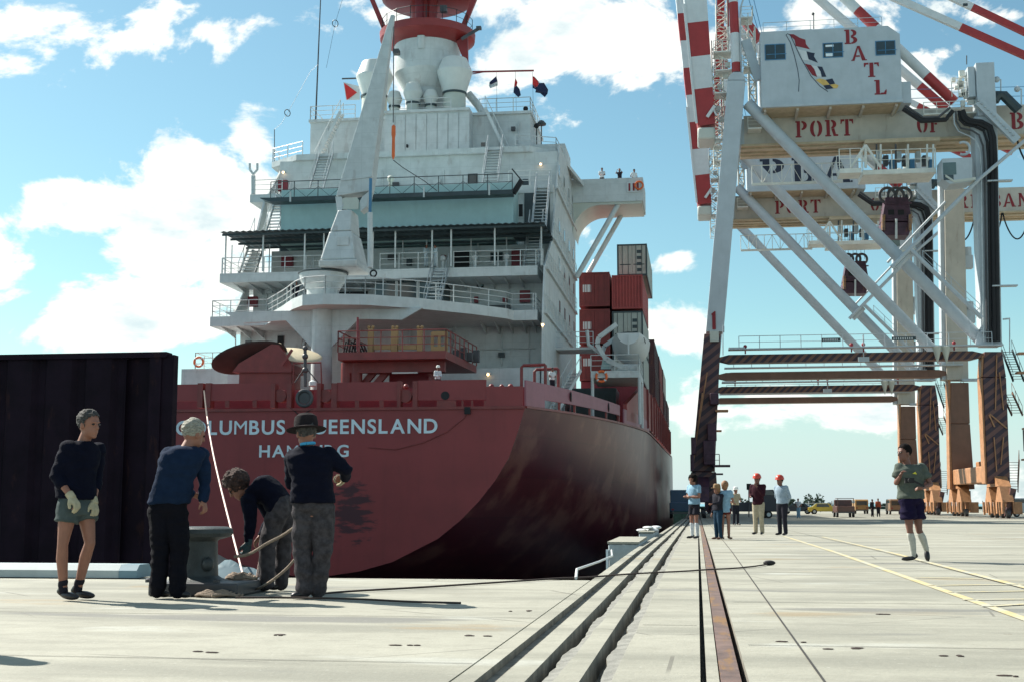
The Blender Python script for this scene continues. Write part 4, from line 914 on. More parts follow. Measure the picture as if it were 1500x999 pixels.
MB().prism([jp(494, 313), jp(491, 288.5), jp(500, 288.5), jp(504, 300), jp(499, 313)], (0, .9, 0)).build('jib_fork', M_white, scr, smooth=False)
MB().prism([jp(528, 310), jp(527, 295), jp(531, 288.5), jp(541, 280.5), jp(537, 303)], (0, .9, 0)).build('jib_fork', M_white, scr, smooth=False)
MB().prism([jp(502, 307), jp(501, 292), jp(505, 290), jp(523, 290), jp(526, 294), jp(525, 307)], (0, .05, 0)).build('jib_hatch', M_cream, scr)
MB().prism([V((v_.x, Yj-.05, v_.z)) for v_ in (jp(499, 266), jp(545, 260), jp(545, 256), jp(499, 262))], (0, .04, 0)).build('jib_band', M_white, scr)
MB().tube(A(542, 392, 72), A(542, 312, 72), .16, n=12).build('luffing_cylinder', M_white, scr)
M_blue = mat('blue cylinder rod', (.05, .18, .32), .4)
MB().tube(A(542, 312, 72), A(543, 262, 72), .09, n=10).build('cylinder_rod', M_blue, scr)
MB().torus(A(547, 401, 72), .18, .05, (0, 1, 0)).build('hose_loop', M_dark, scr)
MB().tube(A(577, 40, 72.7), A(576, 180, 72.7), .03, n=6).build('hoist_rope', M_grey, scr)
hk = MB().lathe(A(576, 234, 72.7), [(.03, 0), (.1, .2), (.09, 1.3), (.13, 1.5), (.12, 2.0), (.02, 2.1)], 12).build('hook_block', M_corange, scr)
MB().path([A(576, 235, 72.7), A(590, 246, 72.9), A(622, 266, 73.2), A(640, 280, 73.5)], .025, 6).build('hoist_rope', M_grey, scr)
# ---- things on the ship
def ctr(px, py, Y): return A(px, py, Y)
xA, xB, YC = A(848, 450, 102).x, A(896, 450, 102).x, 102
zc = [A(870, y_, YC).z for y_ in (449, 503, 556)]
container('red brown container with white door panels, topmost of its stack beside the deckhouse', xA+.02, YC, zc[0], M_cr, H=2.75, mark=True)
container('red brown container with white door panels, second down beside the deckhouse', xA+.02, YC, zc[1]-.02, M_cr, H=2.75, mark=True)
container('red container with white door panels, lowest visible beside the deckhouse behind the stair', xA+.02, YC, zc[2]-.05, M_cr, H=2.75, mark=True)
zc = [A(920, y_, YC).z for y_ in (400, 453, 506, 559)]
container('pale grey reefer container on top of the highest stack beside the bridge wing strut', A(904, 400, 104).x, 104, zc[0]+.1, M_cg, H=2.62, fm=M_dst)
container('bright red ribbed container just below the grey topmost one', xB+.02, YC, zc[1]+.02, M_cr2, H=2.72, doors=False)
container('pale grey container with black door markings above the lifeboat', xB+.02, YC, zc[2], M_cg, H=2.72, fm=M_dst)
container('pale grey container behind the lifeboat, below the marked one', xB+.02, YC, zc[3], M_cg, H=2.72, fm=M_dst)
for i in range(4):
    yq = 118+i*15.5; zz = 10.0+.014*(yq-85)
    container('dark brown container in the %s row forward of the tall stack' % ('first', 'second', 'third', 'farthest')[i], -6.05, yq, zz, M_cd if i != 1 else M_cr, H=2.62, fm=M_cd)
    if i in (0, 1, 2): container('%s container lying on top of the %s row forward of the tall stack' % (('dark brown', 'red brown', 'grey')[i], ('first', 'second', 'third')[i]), -6.05-.04, yq, zz+2.64, (M_cd, M_cr, M_cg)[i], H=2.62, fm=M_cd)
# lifeboat seen from its stern
def lifeboat():
    t = thing('lifeboat', 'white lifeboat hanging in davits above the starboard platform', 'lifeboat', (A(922, 520, 88).x, 88, A(922, 530, 88).z))
    cx = A(921, 520, 85.5).x; zt_ = A(920, 495, 86).z; zb_ = A(920, 528, 86).z; H = zt_-zb_; mb = MB(); rows = []
    for i in range(13):
        u = i/12; y_ = 85.4+u*6.8; wd = 1.3*math.sin(math.pi*(.13+.74*u))**.6; kz = zb_+.5*abs(2*u-1)**3*H
        ring = []
        for j in range(13):
            a = math.pi*j/12; ring.append(V((cx+wd*math.cos(a)*(1-.1*math.sin(a)), y_, zt_+.25*abs(2*u-1)**2-(zt_-kz)*math.sin(a)**.8)))
        rows.append(ring)
    for r_ in rows: mb.v += r_
    for i in range(12):
        for j in range(12): a = i*13+j; mb.f.append((a, a+1, a+14, a+13))
    mb.f.append(tuple(range(13))); mb.f.append(tuple(range(12*13, 13*13)))
    mb.build('hull', M_bwh, t)
    cv = MB()
    for i in range(13):
        u = i/12; y_ = 85.5+u*6.6; wd = 1.2*math.sin(math.pi*(.13+.74*u))**.6; cv.v += [V((cx-wd, y_, zt_+.25*abs(2*u-1)**2+.02)), V((cx, y_, zt_+.35+.1*math.sin(3*u))), V((cx+wd, y_, zt_+.25*abs(2*u-1)**2+.02))]
        if i: k = i*3; cv.f += [(k-3, k-2, k+1, k), (k-2, k-1, k+2, k+1)]
    cv.build('canopy', M_teal, t)
    g = MB()
    for i in range(9): a = V((cx+1.0, 85.8+i*.75, zt_-.02)); g.path([a, a+V((.08, .2, -.28)), a+V((.05, .4, -.28)), a+V((0, .72, 0))], .02, 5)
    g.build('grab_line', M_dark, t)
    MB().bx(cx-.05, cx+.05, 85.3, 85.39, zb_+.3, zt_+.1).build('rudder', M_white, t)
lifeboat()
t = thing('life_raft', 'two white life raft canisters under the lifeboat', 'life raft', A(913, 540, 85))
for px, s_ in ((914, 1), (928, 1)): p = A(px, 539, 85); MB().tube((p.x-.35, 85.2, p.z), (p.x+.35, 85.0, p.z), .28, n=16).build('canister', M_white, t)
def buoy(p, r, label, ax=(0, 1, 0)):
    t = thing('lifebuoy', label, 'lifebuoy', p); MB().torus(p, r, r*.24, ax, 28, 10).build('ring', M_corange, t)
    for k in range(4): a = k*90+45; MB().torus(p, r, r*.26, ax, 4, 10, a-9, a+9).build('band', M_bwh, t)
buoy(A(881, 551, 84.4), .34, 'orange lifebuoy on the starboard boat platform railing'); buoy(A(291, 530, 79.8), .3, 'orange lifebuoy on the port side lower railing behind the steel box')
blk('hatch_coaming', xA+.1, -4.3, 102.2, 116, 6.1, A(870, 556, 102).z-.1, M_maroon); blk('hatch_coaming', -6.9, -4.3, 101.6, 102.15, 6.1, A(920, 559, 102).z-.02, M_maroon)
# flags
def flag(label, pts, Y, polys, nm='flag'):
    t = thing(nm, label, 'flag', A(*pts[0], Y))
    for nm_, col, q in polys:
        mb = MB(); P = [A(a, b, Y+.12*math.sin(a*.9)+.1*math.cos(b*.6)) for a, b in q]; mb.prism(P, (0, .02, 0)); mb.build(nm_, col, t)
M_fw = M_bwh; M_fr = mat('flag red cloth', (.60, .03, .03), .8); M_fn = mat('flag navy cloth', (.012, .018, .06), .8)
flag('small black and white house flag nearest the mast on the yard', [(727, 112)], 95, [('cloth', M_fn, [(727, 112), (729, 120), (718, 125), (717, 121)]), ('cloth', M_fw, [(717, 121.2), (718, 125.2), (729, 120.4), (729, 126), (718, 130), (716, 126)])])
flag('drooping dark flag in the middle of the signal yard', [(755, 115)], 95, [('cloth', M_fr, [(755, 115), (758, 121), (757, 126), (753, 128), (754, 120)]), ('cloth', M_fn, [(753, 128.2), (757, 126.2), (761, 131), (763, 140), (759, 143), (752, 136)])])
flag('navy ensign with red and white canton flying at the yard end', [(780, 112)], 95, [('canton', M_fr, [(780, 112), (785, 115), (790, 122), (787, 127), (784, 129), (780, 124)]), ('stripe', M_fw, [(781, 111.4), (784.5, 114.6), (790.5, 121.5), (789, 121.8), (783, 115)]), ('cloth', M_fn, [(780, 124.2), (784, 129.2), (787, 127.2), (790.2, 122.2), (797, 122), (803, 132), (802, 138), (798, 143), (791, 137), (784, 136), (785, 132), (780, 129)])])
t_ = thing('flag', 'white flag with red triangle and initials on the port yard', 'flag', A(503, 120, 95))
MB().prism([A(503, 121, 95), A(527, 127, 94.9), A(527, 147, 94.9), (A(507, 147, 95))], (0, .02, 0)).build('cloth', M_fw, t_); MB().prism([A(504, 122, 94.9), A(523, 136, 94.9), A(508, 147, 94.9)], (0, .02, 0)).build('triangle', M_fr, t_)
# ================================================================ the two quay cranes
YF, SEP, OFF = 125.0, 18.4, 34.5
YR_ = YF + SEP
crane = thing('gantry_crane', 'nearer white container crane with BATL lettered machinery house and striped ochre lower legs', 'crane', (G(1030, 757).x, YF, gz(125)), 'ship to shore container cranes on the quay')
def cp(px, py, Y=YF): return A(px, py, Y)
def leg(name, t, bt, Y, dp, m, par=crane):
    """tapered box leg: t=(xl,xr,y) top picture edge, bt the same at the foot, dp depth"""
    a, b, c, d = cp(bt[0], bt[2], Y), cp(bt[1], bt[2], Y), cp(t[0], t[2], Y), cp(t[1], t[2], Y); dv = V((0, dp, 0))
    o = MB().hexa([a, b, b+dv, a+dv], [c, d, d+dv, c+dv]).build(name, m, par, smooth=False); return bev(o, .06)
def shift(o_list, dy):
    for o in o_list:
        c = o.copy(); C.objects.link(c); c.location = o.location + V((0, dy, 0))
        for ch in o.children: cc = ch.copy(); C.objects.link(cc); cc.parent = c
# seaside legs
L1 = leg('leg', (1066, 1092, 118), (1034, 1060, 486), YF, 1.9, M_whc)
L2 = leg('lower_leg', (1031.5, 1056, 489), (1013, 1047, 690), YF+.02, 1.9, M_hz)
L3 = leg('lower_leg', (1012, 1049, 691), (1010, 1052, 735), YF, 2.0, M_hz)
MB().prism([cp(1066, 117.5), cp(1092, 117.5), cp(1089, 110), cp(1084, 106), cp(1074, 106), cp(1069, 110)], (0, 1.9, 0)).build('leg_cap', M_whc, crane)
shift([L1], SEP)
R2 = leg('lower_leg', (1031.5, 1056, 489), (1013, 1047, 690), YF+SEP, 1.9, M_yb)
MB().bx(cp(1040, 495).x, cp(1053, 495).x, YF-.4, YF-.01, cp(1045, 501).z, cp(1045, 486).z).build('fuse_box', M_cream, crane)
letters('1', cp(1041, 483), .55, 1.75, YF-.06, M_let, crane, name='number')
for i in range(2): MB().bar(cp(1036-i*7, 545+i*30, YF-.3), cp(1012+i*2, 690, YF-.3), .12, .12).build('drain_pipe', M_ylit, crane)
for (xa_, xb_, ya_, yb_) in ((1040, 1053, 575, 592), (1036, 1050, 620, 645), (1030, 1048, 645, 680), (1012, 1020, 640, 665), (1011, 1017, 665, 690)):
    a, b = cp(xa_, ya_, YF-.9), cp(xb_, yb_, YF-.9); bev(MB().bx(a.x, b.x, YF-.9, YF-.02, b.z, a.z).build('equipment_box', M_hpur, crane), .05)
mb = MB(); rail(mb, [cp(1034, 682, YF-.9), cp(1054, 682, YF-.9)], 1.1, 1, .8, .04); mb.bx(cp(1032, 0, YF).x, cp(1055, 0, YF).x, YF-1.4, YF-.03, cp(1040, 684).z, cp(1040, 681).z).build('service_platform', M_hpur, crane)
mb = MB(); mb.bx(cp(1036, 0, YF).x, cp(1054, 0, YF).x, YF-1.2, YF-.03, cp(1040, 604).z, cp(1040, 601).z); mb.build('service_platform', M_ylit, crane)
# portal beams across the quay (front striped, rear plain)
def beam(name, pxl, pxr, yl, yr, hpx, Y, m, dp=1.5):
    a, b = cp(pxl, yl, Y), cp(pxr, yr, Y); h = hpx*Y/1915/2; z = (a.z+b.z)/2
    return MB().prism([V((a.x, Y, z-h*.35)), V((a.x+1.0, Y, z-h)), V((b.x-1, Y, z-h)), V((b.x, Y, z-h*.35)), V((b.x, Y, z+h*.35)), V((b.x-1, Y, z+h)), V((a.x+1, Y, z+h)), V((a.x, Y, z+h*.35))], (0, dp, 0)).build(name, m, crane, smooth=False), z+h
_, zb1 = beam('portal_beam', 1052, 1441, 526, 519.5, 12, YF+.2, M_hzb)
_, zb2 = beam('portal_beam', 1050, 1390, 551, 546.5, 10.5, YR_+.2, M_yb)
xa_, xb_ = cp(1056, 0, YF).x, cp(1443, 0, YF).x
MB().bx(xa_, xb_, YF-.9, YF+.15, zb1+.35, zb1+.47).build('walkway', M_whc, crane)
rail(MB(), [(xa_+1, YF-.85, zb1+.47), (xb_-1, YF-.85, zb1+.47)], 1.15, 1, 1.95, .035).build('railing', M_whc, crane)
MB().bx(xa_, xb_, YR_-.9, YR_+.15, zb2+.35, zb2+.47).build('walkway', M_whc, crane)
rail(MB(), [(xa_+1, YR_-.85, zb2+.47), (xb_-1, YR_-.85, zb2+.47)], 1.15, 1, 1.95, .035).build('railing', M_whc, crane)
MB().bx(cp(1056, 0, YF).x, cp(1079, 0, YF).x, YF-1.6, YF-.95, zb1+.3, zb1+.5).build('walkway', M_whc, crane)
for (a, b) in ((1187, 1214), (1286, 1320)):
    sb = MB().bx(cp(a, 0, YF).x, cp(b, 0, YF).x, YF-.98, YF-.93, zb1+.95, zb1+1.3).build('name_board', M_dst, crane)
    for k in range(9): x = lerp(cp(a, 0, YF).x+.15, cp(b, 0, YF).x-.2, k/9); MB().bx(x, x+.09, YF-.995, YF-.981, zb1+1.02, zb1+1.22).build('letter_stroke', M_bwh, sb)
for px in (1247, 1080, 1230, 1375): x = cp(px, 0, YF).x; MB().tube((x, YF-.3, zb1), (x, YF-.3, zb1+.7), .07).ball((x, YF-.3, zb1+.7), .18).build('lamp', M_let, crane)
x = cp(1247, 0, YF).x; MB().bx(x-.5, x+.5, YF-.3, YF-.01, zb1-.9, zb1-.45).tube((x, YF-.2, zb1-.5), (x, YF-.2, zb1+1.6), .05).build('floodlight', M_whc, crane)
MB().tube(cp(1060, 487, YF-1), cp(1060, 478, YF-1), .08).tube(cp(1059, 520, YF-1), cp(1059, 476, YF-1), .05).build('light_mast', M_whc, crane)
# landside legs
U1 = leg('leg', (1427, 1461, 171), (1438, 1468, 506), YF, 2.0, M_whc)
leg('lower_leg', (1442, 1468, 515), (1440, 1474, 552), YF+.01, 2.0, M_hz); leg('lower_leg', (1440, 1474, 552.5), (1447, 1480, 708), YF+.01, 2.0, M_hz)
for (t, b_) in (((1438.5, 1441.8, 520), (1436.5, 1439.8, 552)), ((1436.5, 1439.8, 553), (1443.5, 1446.8, 708))): leg('sunlit_leg_flange', t, b_, YF+.1, 1.6, M_ylit)
U2 = leg('leg', (1383, 1411, 240), (1387, 1419, 556), YR_, 2.0, M_gird)
leg('sunlit_leg_flange', (1376, 1382.6, 240), (1380, 1386.6, 556), YR_+.3, 1.4, M_whc)  # paler strip paints the sun on the left side of the leg
leg('lower_leg', (1393, 1419, 560), (1392, 1421, 620), YR_+.01, 2.0, M_yb); leg('lower_leg', (1392, 1421, 620.5), (1396, 1428, 716), YR_+.01, 2.0, M_yb)
leg('sunlit_leg_flange', (1388.5, 1392.5, 548), (1391.5, 1395.5, 716), YR_+.1, 1.6, M_ylit)
bev(MB().bx(cp(1425, 0, YF).x, cp(1452, 0, YF).x, YF, YF+2.2, cp(1440, 170).z, cp(1440, 92).z).build('leg_tower', M_whc, crane, smooth=False), .05)
MB().bx(cp(1414, 0, YF).x, cp(1424, 0, YF).x, YF+.3, YF+2, cp(1440, 140).z, cp(1440, 96).z).build('tower_plate', M_whc, crane)
MB().bx(cp(1384, 0, YR_).x, cp(1424, 0, YR_).x, YR_-.6, YR_-.02, cp(1400, 559, YR_).z, cp(1400, 555, YR_).z).build('leg_collar', M_whc, crane)
# hydraulic hoses and cables down the landside front leg
hoses = [((1400, 163), (1401, 178), (1407, 188), (1424, 192), (1434, 198), (1440, 214), (1442, 240), (1446, 500)), ((1404, 163), (1406, 176), (1413, 183), (1428, 186), (1441, 192), (1446, 208), (1448, 240), (1451, 500)),
         ((1408, 163), (1411, 174), (1418, 180), (1434, 182), (1448, 189), (1452, 205), (1453, 240), (1457, 500)), ((1410, 162), (1414, 172), (1421, 177), (1438, 179), (1451, 186), (1456, 202), (1458, 240), (1462, 500)), ((1397, 163), (1398, 182), (1404, 193), (1420, 200), (1430, 207), (1435, 220), (1437, 245), (1441, 500))]
for i, h in enumerate(hoses): MB().path([cp(a, b, YF-.25-.05*i) for a, b in h], (.09, .12, .22, .22, .07)[i], 10).build('hose', (M_grey, M_dark, M_dark, M_dark, M_steel)[i], crane)
for py in (267, 420): MB().bx(cp(1432, 0, YF).x, cp(1468, 0, YF).x, YF-.7, YF-.02, cp(1440, py+2).z, cp(1440, py).z).build('hose_bracket', M_whc, crane)
MB().path([cp(a, b, YF-3) for a, b in ((1323, 160), (1350, 178), (1385, 176), (1396, 163))], .22, 10).build('hose', M_dark, crane)
MB().path([cp(a, b, YF-2.9) for a, b in ((1326, 155), (1352, 173), (1375, 172), (1392, 158))], .12, 10).build('hose', M_grey, crane)
# diagonal pipe braces
def brace(a, b, Y, r, name='diagonal_brace'): return MB().tube(cp(*a, Y), cp(*b, Y), r, n=20).build(name, M_whc, crane)
brace((1095, 152), (1438, 500), YF+.9, .58); p_, q_ = cp(1095, 152, YF+.9), cp(1438, 500, YF+.9)
MB().tube(p_+V((0, SEP, 0)), q_+V((0, SEP, 0)), .58, n=20).build('diagonal_brace', M_whc, crane)
MB().prism([cp(1428, 508), cp(1443, 508), cp(1443, 488), cp(1432, 487)], (0, .2, 0)).build('gusset_plate', M_whc, crane)
for s_ in (0, 1):
    o_ = MB().lathe(cp(1373+s_*13, 522-(0), YF-.6), [(.02, -.7), (.45, .9), (.1, 1.0)], 12).build('gusset_cone', M_cream, crane)
# girders
def girder(Y, th=1.4):
    za_, zb_ = cp(1200, 166, Y if Y == YG else YG).z, cp(1200, 209, YG).z; x0_, x1_ = cp(1090, 190, YG).x, cp(1500, 190, YG).x+32
    o = MB().bx(x0_, x1_, Y, Y+th, zb_, za_).build('girder', M_gird, crane, smooth=False)
    MB().bx(x0_-.3, x1_, Y-.35, Y+th+.35, zb_-.22, zb_-.003).build('girder_flange', M_soff, crane, smooth=False)
    MB().bx(x0_-.3, x1_, Y+.3, Y+th-.3, zb_-.36, zb_-.223).build('trolley_rail_beam', M_soff, crane, smooth=False)
    return o, za_, zb_, x0_, x1_
YG = YF+2.6
g_, zgt, zgb, gx0, gx1 = girder(YG); girder(YG+2.9)
MB().bx(gx0-1.2, gx0+.0, YG, YG+4.3, zgb, zgt-.3).build('end_tie', M_whc, crane)
MB().bx(gx1-1, gx1, YG+1.41, YG+2.89, zgb, zgt-.3).build('end_tie', M_whc, crane)
for px in (1166, 1344, 1480): pass
za_ = cp(1200, 201, YG).z; Hh = cp(1200, 177, YG).z-za_
letters('PORT', V((cp(1165, 190, YG).x, 0, za_)), cp(1250, 190, YG).x-cp(1165, 190, YG).x, Hh, YG-.01, M_let, crane, gap=.16)
letters('OF', V((cp(1343, 190, YG).x, 0, za_)), cp(1376, 190, YG).x-cp(1343, 190, YG).x, Hh, YG-.01, M_let, crane, gap=.14)
letters('BRISBANE', V((cp(1480, 190, YG).x, 0, za_)), 11.6, Hh, YG-.01, M_let, crane, gap=.16)
# festoon loops under the back girder
for i in range(5):
    x = cp(1478, 0, YG).x+i*3.2; MB().path([(x+3.1*q/16, YG-.2, zgb-.2-3.3*math.sin(math.pi*q/16)**.7) for q in range(17)], .09, 8).build('festoon_cable', M_dark, crane)
# raking beam from leg top to girder and truss stays
MB().bar(cp(1433, 150, YF-.5), cp(1490, 207, YF-.5), .5, .8).build('raking_stair', M_whc, crane)
for i in range(12): p = cp(1434+i*4.6, 148+i*4.6, YF-.85); MB().bx(p.x-.1, p.x+.1, p.y-.05, p.y+.2, p.z-.05, p.z+.12).build('tread', M_steel, crane)
MB().tube(cp(1503, 205, YF-1), cp(1432, 265, YF-1), .17).tube(cp(1432, 265, YF-1), cp(1306, 392, YF-1), .2).tube(cp(1334, 366, YF-1), cp(1438, 466, YF-1), .2).tube(cp(1332, 372, YF-.5), cp(1312, 392, YF-.5), .35).build('truss_brace', M_whc, crane)
rail(MB(), [cp(1352, 384, YF-1), cp(1436, 463, YF-1)], 1.1, 1, 1.6, .03).build('railing', M_whc, crane)
rail(MB(), [cp(1438, 466, YF-1), cp(1420, 485, YF-1)], 1.1, 1, 1.2, .03).build('railing', M_whc, crane)
MB().tube(cp(1385, 296, YR_), cp(1300, 385, YR_), .14).build('truss_brace', M_whc, crane)
for (px, py) in ((1413, 375), (1416, 455)): p = cp(px, py, YR_); MB().bx(p.x, p.x+.9, YR_+.2, YR_+1.2, p.z-1.3, p.z+.1).path([p+V((.45, .5, .1)), p+V((.45, .5, 1.0))], .4, 8).build('ladder_cage', M_whc, crane)
# machinery house with lettering
YH = YF-.9
hz0, hz1 = cp(1200, 150.5, YH).z, cp(1200, 43, YH).z; hx0, hx1 = cp(1115, 100, YH).x, cp(1320, 100, YH).x
bev(MB().prism([V((hx0, YH, hz0)), V((hx1, YH, hz0)), V((hx1, YH, hz1-.9)), V((hx1-1.1, YH, hz1)), V((hx0, YH, hz1))], (0, 7.5, 0)).build('machinery_house', M_whc, crane, smooth=False), .04)
MB().bx(hx0-.05, hx1+.05, YH-.15, YH+7.6, hz0-.33, hz0-.003).build('house_floor_beam', M_whc, crane, smooth=False)
MB().bx(hx0+.1, hx1-.1, YH+.1, YH+7.4, hz0-.38, hz0-.333).build('house_soffit', M_soff, crane, smooth=False)
for i in range(5): x = hx0+.3+i*(hx1-hx0-.8)/4; MB().bar((x, YH+.3, hz0-.45), (x, YG-.1, zgt-.55), .22, .3).build('support_bracket', M_gird, crane)
MB().bx(hx1+.003, hx1+.9, YH+.4, YH+3, hz0-.3, hz0+1.8).build('vent_box', M_whc, crane)
MB().bx(cp(1157, 0, YH).x, cp(1191, 0, YH).x, YH+2, YH+5, hz1+.05, hz1+.75).build('roof_unit', M_whc, crane); MB().tube(cp(1192, 43, YH+2), cp(1192, 20, YH+2), .05).ball(cp(1191, 21, YH+2), .15).build('wind_vane', M_grey, crane)
rail(MB(), [(hx0+.3, YH+.3, hz1), (hx1-1.6, YH+.3, hz1)], 1.0, 1, 2.2, .03).build('railing', M_whc, crane)
for (a, b, c, d) in ((1121, 1150, 67, 87), (1206, 1234, 65, 83.5), (1283, 1311, 62, 80)):
    o = wnd((a, c), (b, d), YH+.0, par=crane, fr=M_blue, gl=M_glass, nm='house_window'); m_ = cp((a+b)/2, (c+d)/2, YH)
    MB().bx(m_.x-.03, m_.x+.03, YH-.06, YH-.031, cp(a, d, YH).z, cp(a, c, YH).z).build('mullion', M_blue, o); MB().bx(cp(a, 0, YH).x, cp(b, 0, YH).x, YH-.06, YH-.032, m_.z-.25, m_.z-.19).build('mullion', M_blue, o)
    if a == 1206: MB().bx(cp(1207, 0, YH).x, cp(1219, 0, YH).x, YH-.04, YH-.0305, m_.z+.35, m_.z+.55).bx(cp(1207, 0, YH).x, cp(1217, 0, YH).x, YH-.04, YH-.0305, m_.z-.6, m_.z-.3).build('pane_reflection', M_gl2, o)
def fp(name, m, pts, dy=.03, tg='batl'): o = MB().prism([cp(a, b, YH-.005) for a, b in pts], (0, -dy, 0)).build(name, m, crane, smooth=False); o['_tag'] = tg
M_fy = mat('flag yellow paint', (.65, .42, .12), .6)
def fl(name, m, pts): fp(name, m, [(1140+a/6.245, b/6.245) for a, b in pts])
fl('painted_flag', M_let, [(95, 318), (140, 318), (200, 352), (248, 368), (254, 410), (290, 455), (225, 440), (160, 425), (150, 370)])
fl('painted_flag', M_navy, [(258, 474), (300, 486), (334, 490), (326, 520), (362, 578), (315, 560), (278, 545)]); fl('painted_flag', M_fw, [(175, 455), (256, 474), (276, 545), (290, 560), (222, 552), (205, 500)])
fl('painted_flag', M_let, [(245, 588), (300, 600), (330, 640), (354, 708), (312, 690), (275, 640)]); fl('painted_flag', M_fw, [(303, 601), (355, 612), (385, 660), (395, 706), (357, 708), (332, 640)]); fl('painted_flag', M_navy, [(358, 612), (402, 616), (440, 706), (398, 708), (388, 660)])
fl('painted_flag', M_fy, [(340, 735), (380, 722), (432, 735), (470, 778), (410, 785)]); fl('painted_flag', M_navy, [(434, 735), (495, 722), (520, 770), (472, 778)]); fl('painted_flag', M_navy, [(412, 787), (470, 780), (505, 812), (440, 822)]); fl('painted_flag', M_fy, [(473, 780), (520, 772), (552, 785), (540, 810), (508, 812)])
o = MB().path([cp(1140+a/6.245, b/6.245, YH-.02) for a, b in ((70, 322), (110, 390), (150, 520), (178, 640), (192, 740), (185, 842))], .03, 6).path([cp(1140+a/6.245, b/6.245, YH-.02) for a, b in ((72, 322), (85, 312), (110, 325), (150, 410), (200, 520), (300, 700), (380, 790), (455, 842))], .03, 6).build('painted_halyard', M_navy, crane); o['_tag'] = 'batl'
def pxl(ch, x0_, x1_, yt, yb): letters(ch, cp(x0_, yb, YH), cp(x1_, yb, YH).x-cp(x0_, yb, YH).x, cp(x0_, yt, YH).z-cp(x0_, yb, YH).z, YH-.005, M_let, crane, tagv='batl')
pxl('B', 1237, 1257, 44.5, 65.5); pxl('A', 1248, 1270, 68.5, 90); pxl('T', 1266, 1288, 93, 114); pxl('L', 1281, 1299, 118, 139.5)
# raised boom: two striped box girders side by side, leaning over the water
def boompt(px, py, Y): return cp(px, py, Y)
def boom(Y, dp):
    segs = [(26, 76, M_brd), (76, 124, M_bwh), (124, 178, M_brd)] + [(-24-50*i, 26-50*i, M_bwh if i % 2 == 0 else M_brd) for i in range(0, 9)]
    base_l, base_r = V((cp(1022, 184, YF).x, 0, cp(1035, 184, YF).z)), V((cp(1048, 180, YF).x, 0, cp(1035, 184, YF).z))
    a, b = cp(1003, 0, YF), cp(1040, 0, YF)
    def e(px0, px1, py): return (cp(px0, py, YF), cp(px1, py, YF))
    for (y0, y1, m) in segs:
        f = lambda y_: (1022+(y_-178)*(19/178.), 1048+(y_-178)*(12/178.))
        l1, r1 = e(*f(y1), y1+2); l0, r0 = e(*f(y0), y0+2); r1.z += .25; r0.z += .25
        l0.y = r0.y = l1.y = r1.y = Y; dv = V((0, dp, 0))
        MB().hexa([l1, r1, r1+dv, l1+dv], [l0, r0, r0+dv, l0+dv]).build('boom_section', m, crane, smooth=False)
    l1, r1 = e(1018.5, 1022, 176); l0, r0 = e(1000, 1004, 0)
    MB().hexa([V((l1.x, Y-.12, l1.z)), V((r1.x, Y-.12, r1.z)), V((r1.x, Y+.1, r1.z)), V((l1.x, Y+.1, l1.z))], [V((l0.x, Y-.12, l0.z)), V((r0.x, Y-.12, r0.z)), V((r0.x, Y+.1, r0.z)), V((l0.x, Y+.1, l0.z))]).build('boom_flange', M_bwh, crane)
    p, q = cp(1022, 201, YF), cp(1048, 182, YF)
    bev(MB().bx(p.x, q.x, Y-.3, Y+dp+.3, p.z, q.z).build('boom_hinge', M_cream, crane), .2)
boom(YF+1.2, 3.0)
p = cp(1036, 172, YF+.8); MB().bar(p, cp(1047, 156, YF+.8), .3, .3).bar(cp(1044, 160, YF+.8), cp(1050, 170, YF+.8), .15).build('boom_latch', M_bwh, crane)
# access towers, cages and ladders between boom and house
M_lat = mat('white painted lattice', (.66, .66, .60), .5, var=.1)
def lattice(xa, xb, ya, yb, Y, n=8, r=.06, d=1.2):
    mb = MB(); zb_, zt_ = cp(xa, yb, Y).z, cp(xa, ya, Y).z; x0_, x1_ = cp(xa, yb, Y).x, cp(xb, yb, Y).x
    for yy_ in (Y, Y+d):
        for x in (x0_, x1_): mb.tube((x, yy_, zb_), (x, yy_, zt_), r, n=5)
        for i in range(n):
            za, zc_ = lerp(zb_, zt_, i/n), lerp(zb_, zt_, (i+1)/n); mb.tube((x0_, yy_, za), (x1_, yy_, za), r*.7, n=5); mb.tube((x0_ if i % 2 else x1_, yy_, za), (x1_ if i % 2 else x0_, yy_, zc_), r*.7, n=5)
            mb.tube((x0_, Y, za), (x0_, Y+d, zc_), r*.6, n=5)
    return mb
lattice(1046, 1062, 60, 245, YF+3.2, 14).build('access_tower', M_lat, crane); lattice(1050, 1066, 0, 70, YF+4, 6).build('access_tower', M_lat, crane)
lattice(1086, 1098, 20, 120, YF+1.5, 9, .05).build('access_tower', M_lat, crane); lattice(1098, 1108, 40, 150, YF+2.5, 7, .09).build('access_tower', M_lat, crane)
for (a, b, y_) in ((1046, 1074, 105), (1044, 1070, 78), (1044, 1072, 138), (1084, 1103, 28), (1088, 1112, 100), (1092, 1112, 190)):
    mb = MB(); x0_, x1_, z_ = cp(a, 0, YF).x, cp(b, 0, YF).x, cp(a, y_, YF+1.5).z
    mb.bx(x0_, x1_, YF+1.0, YF+3.1, z_-.12, z_); rail(mb, [(x0_, YF+1.0, z_), (x1_, YF+1.0, z_), (x1_, YF+3.1, z_)], 1.05, 2, .9, .03); mb.build('service_platform', M_lat, crane)
a, b = cp(1092, 60, YF+1), cp(1112, 118, YF+1); MB().bar(a, b, .5, .9).build('machine_ramp', M_whc, crane)
MB().bar(cp(1090, 30, YF+9), cp(1112, 60, YF+9), .9, .9).build('ramp_beam', M_brd, crane)
mb = MB()
for i in range(9): p = cp(1045+rnd.uniform(0, 22), 90+i*17, YF+1.6); q = p+V((rnd.uniform(-1.2, 1.2), .5, rnd.uniform(-1.2, 1.2))); mb.bar(p, q, .14)
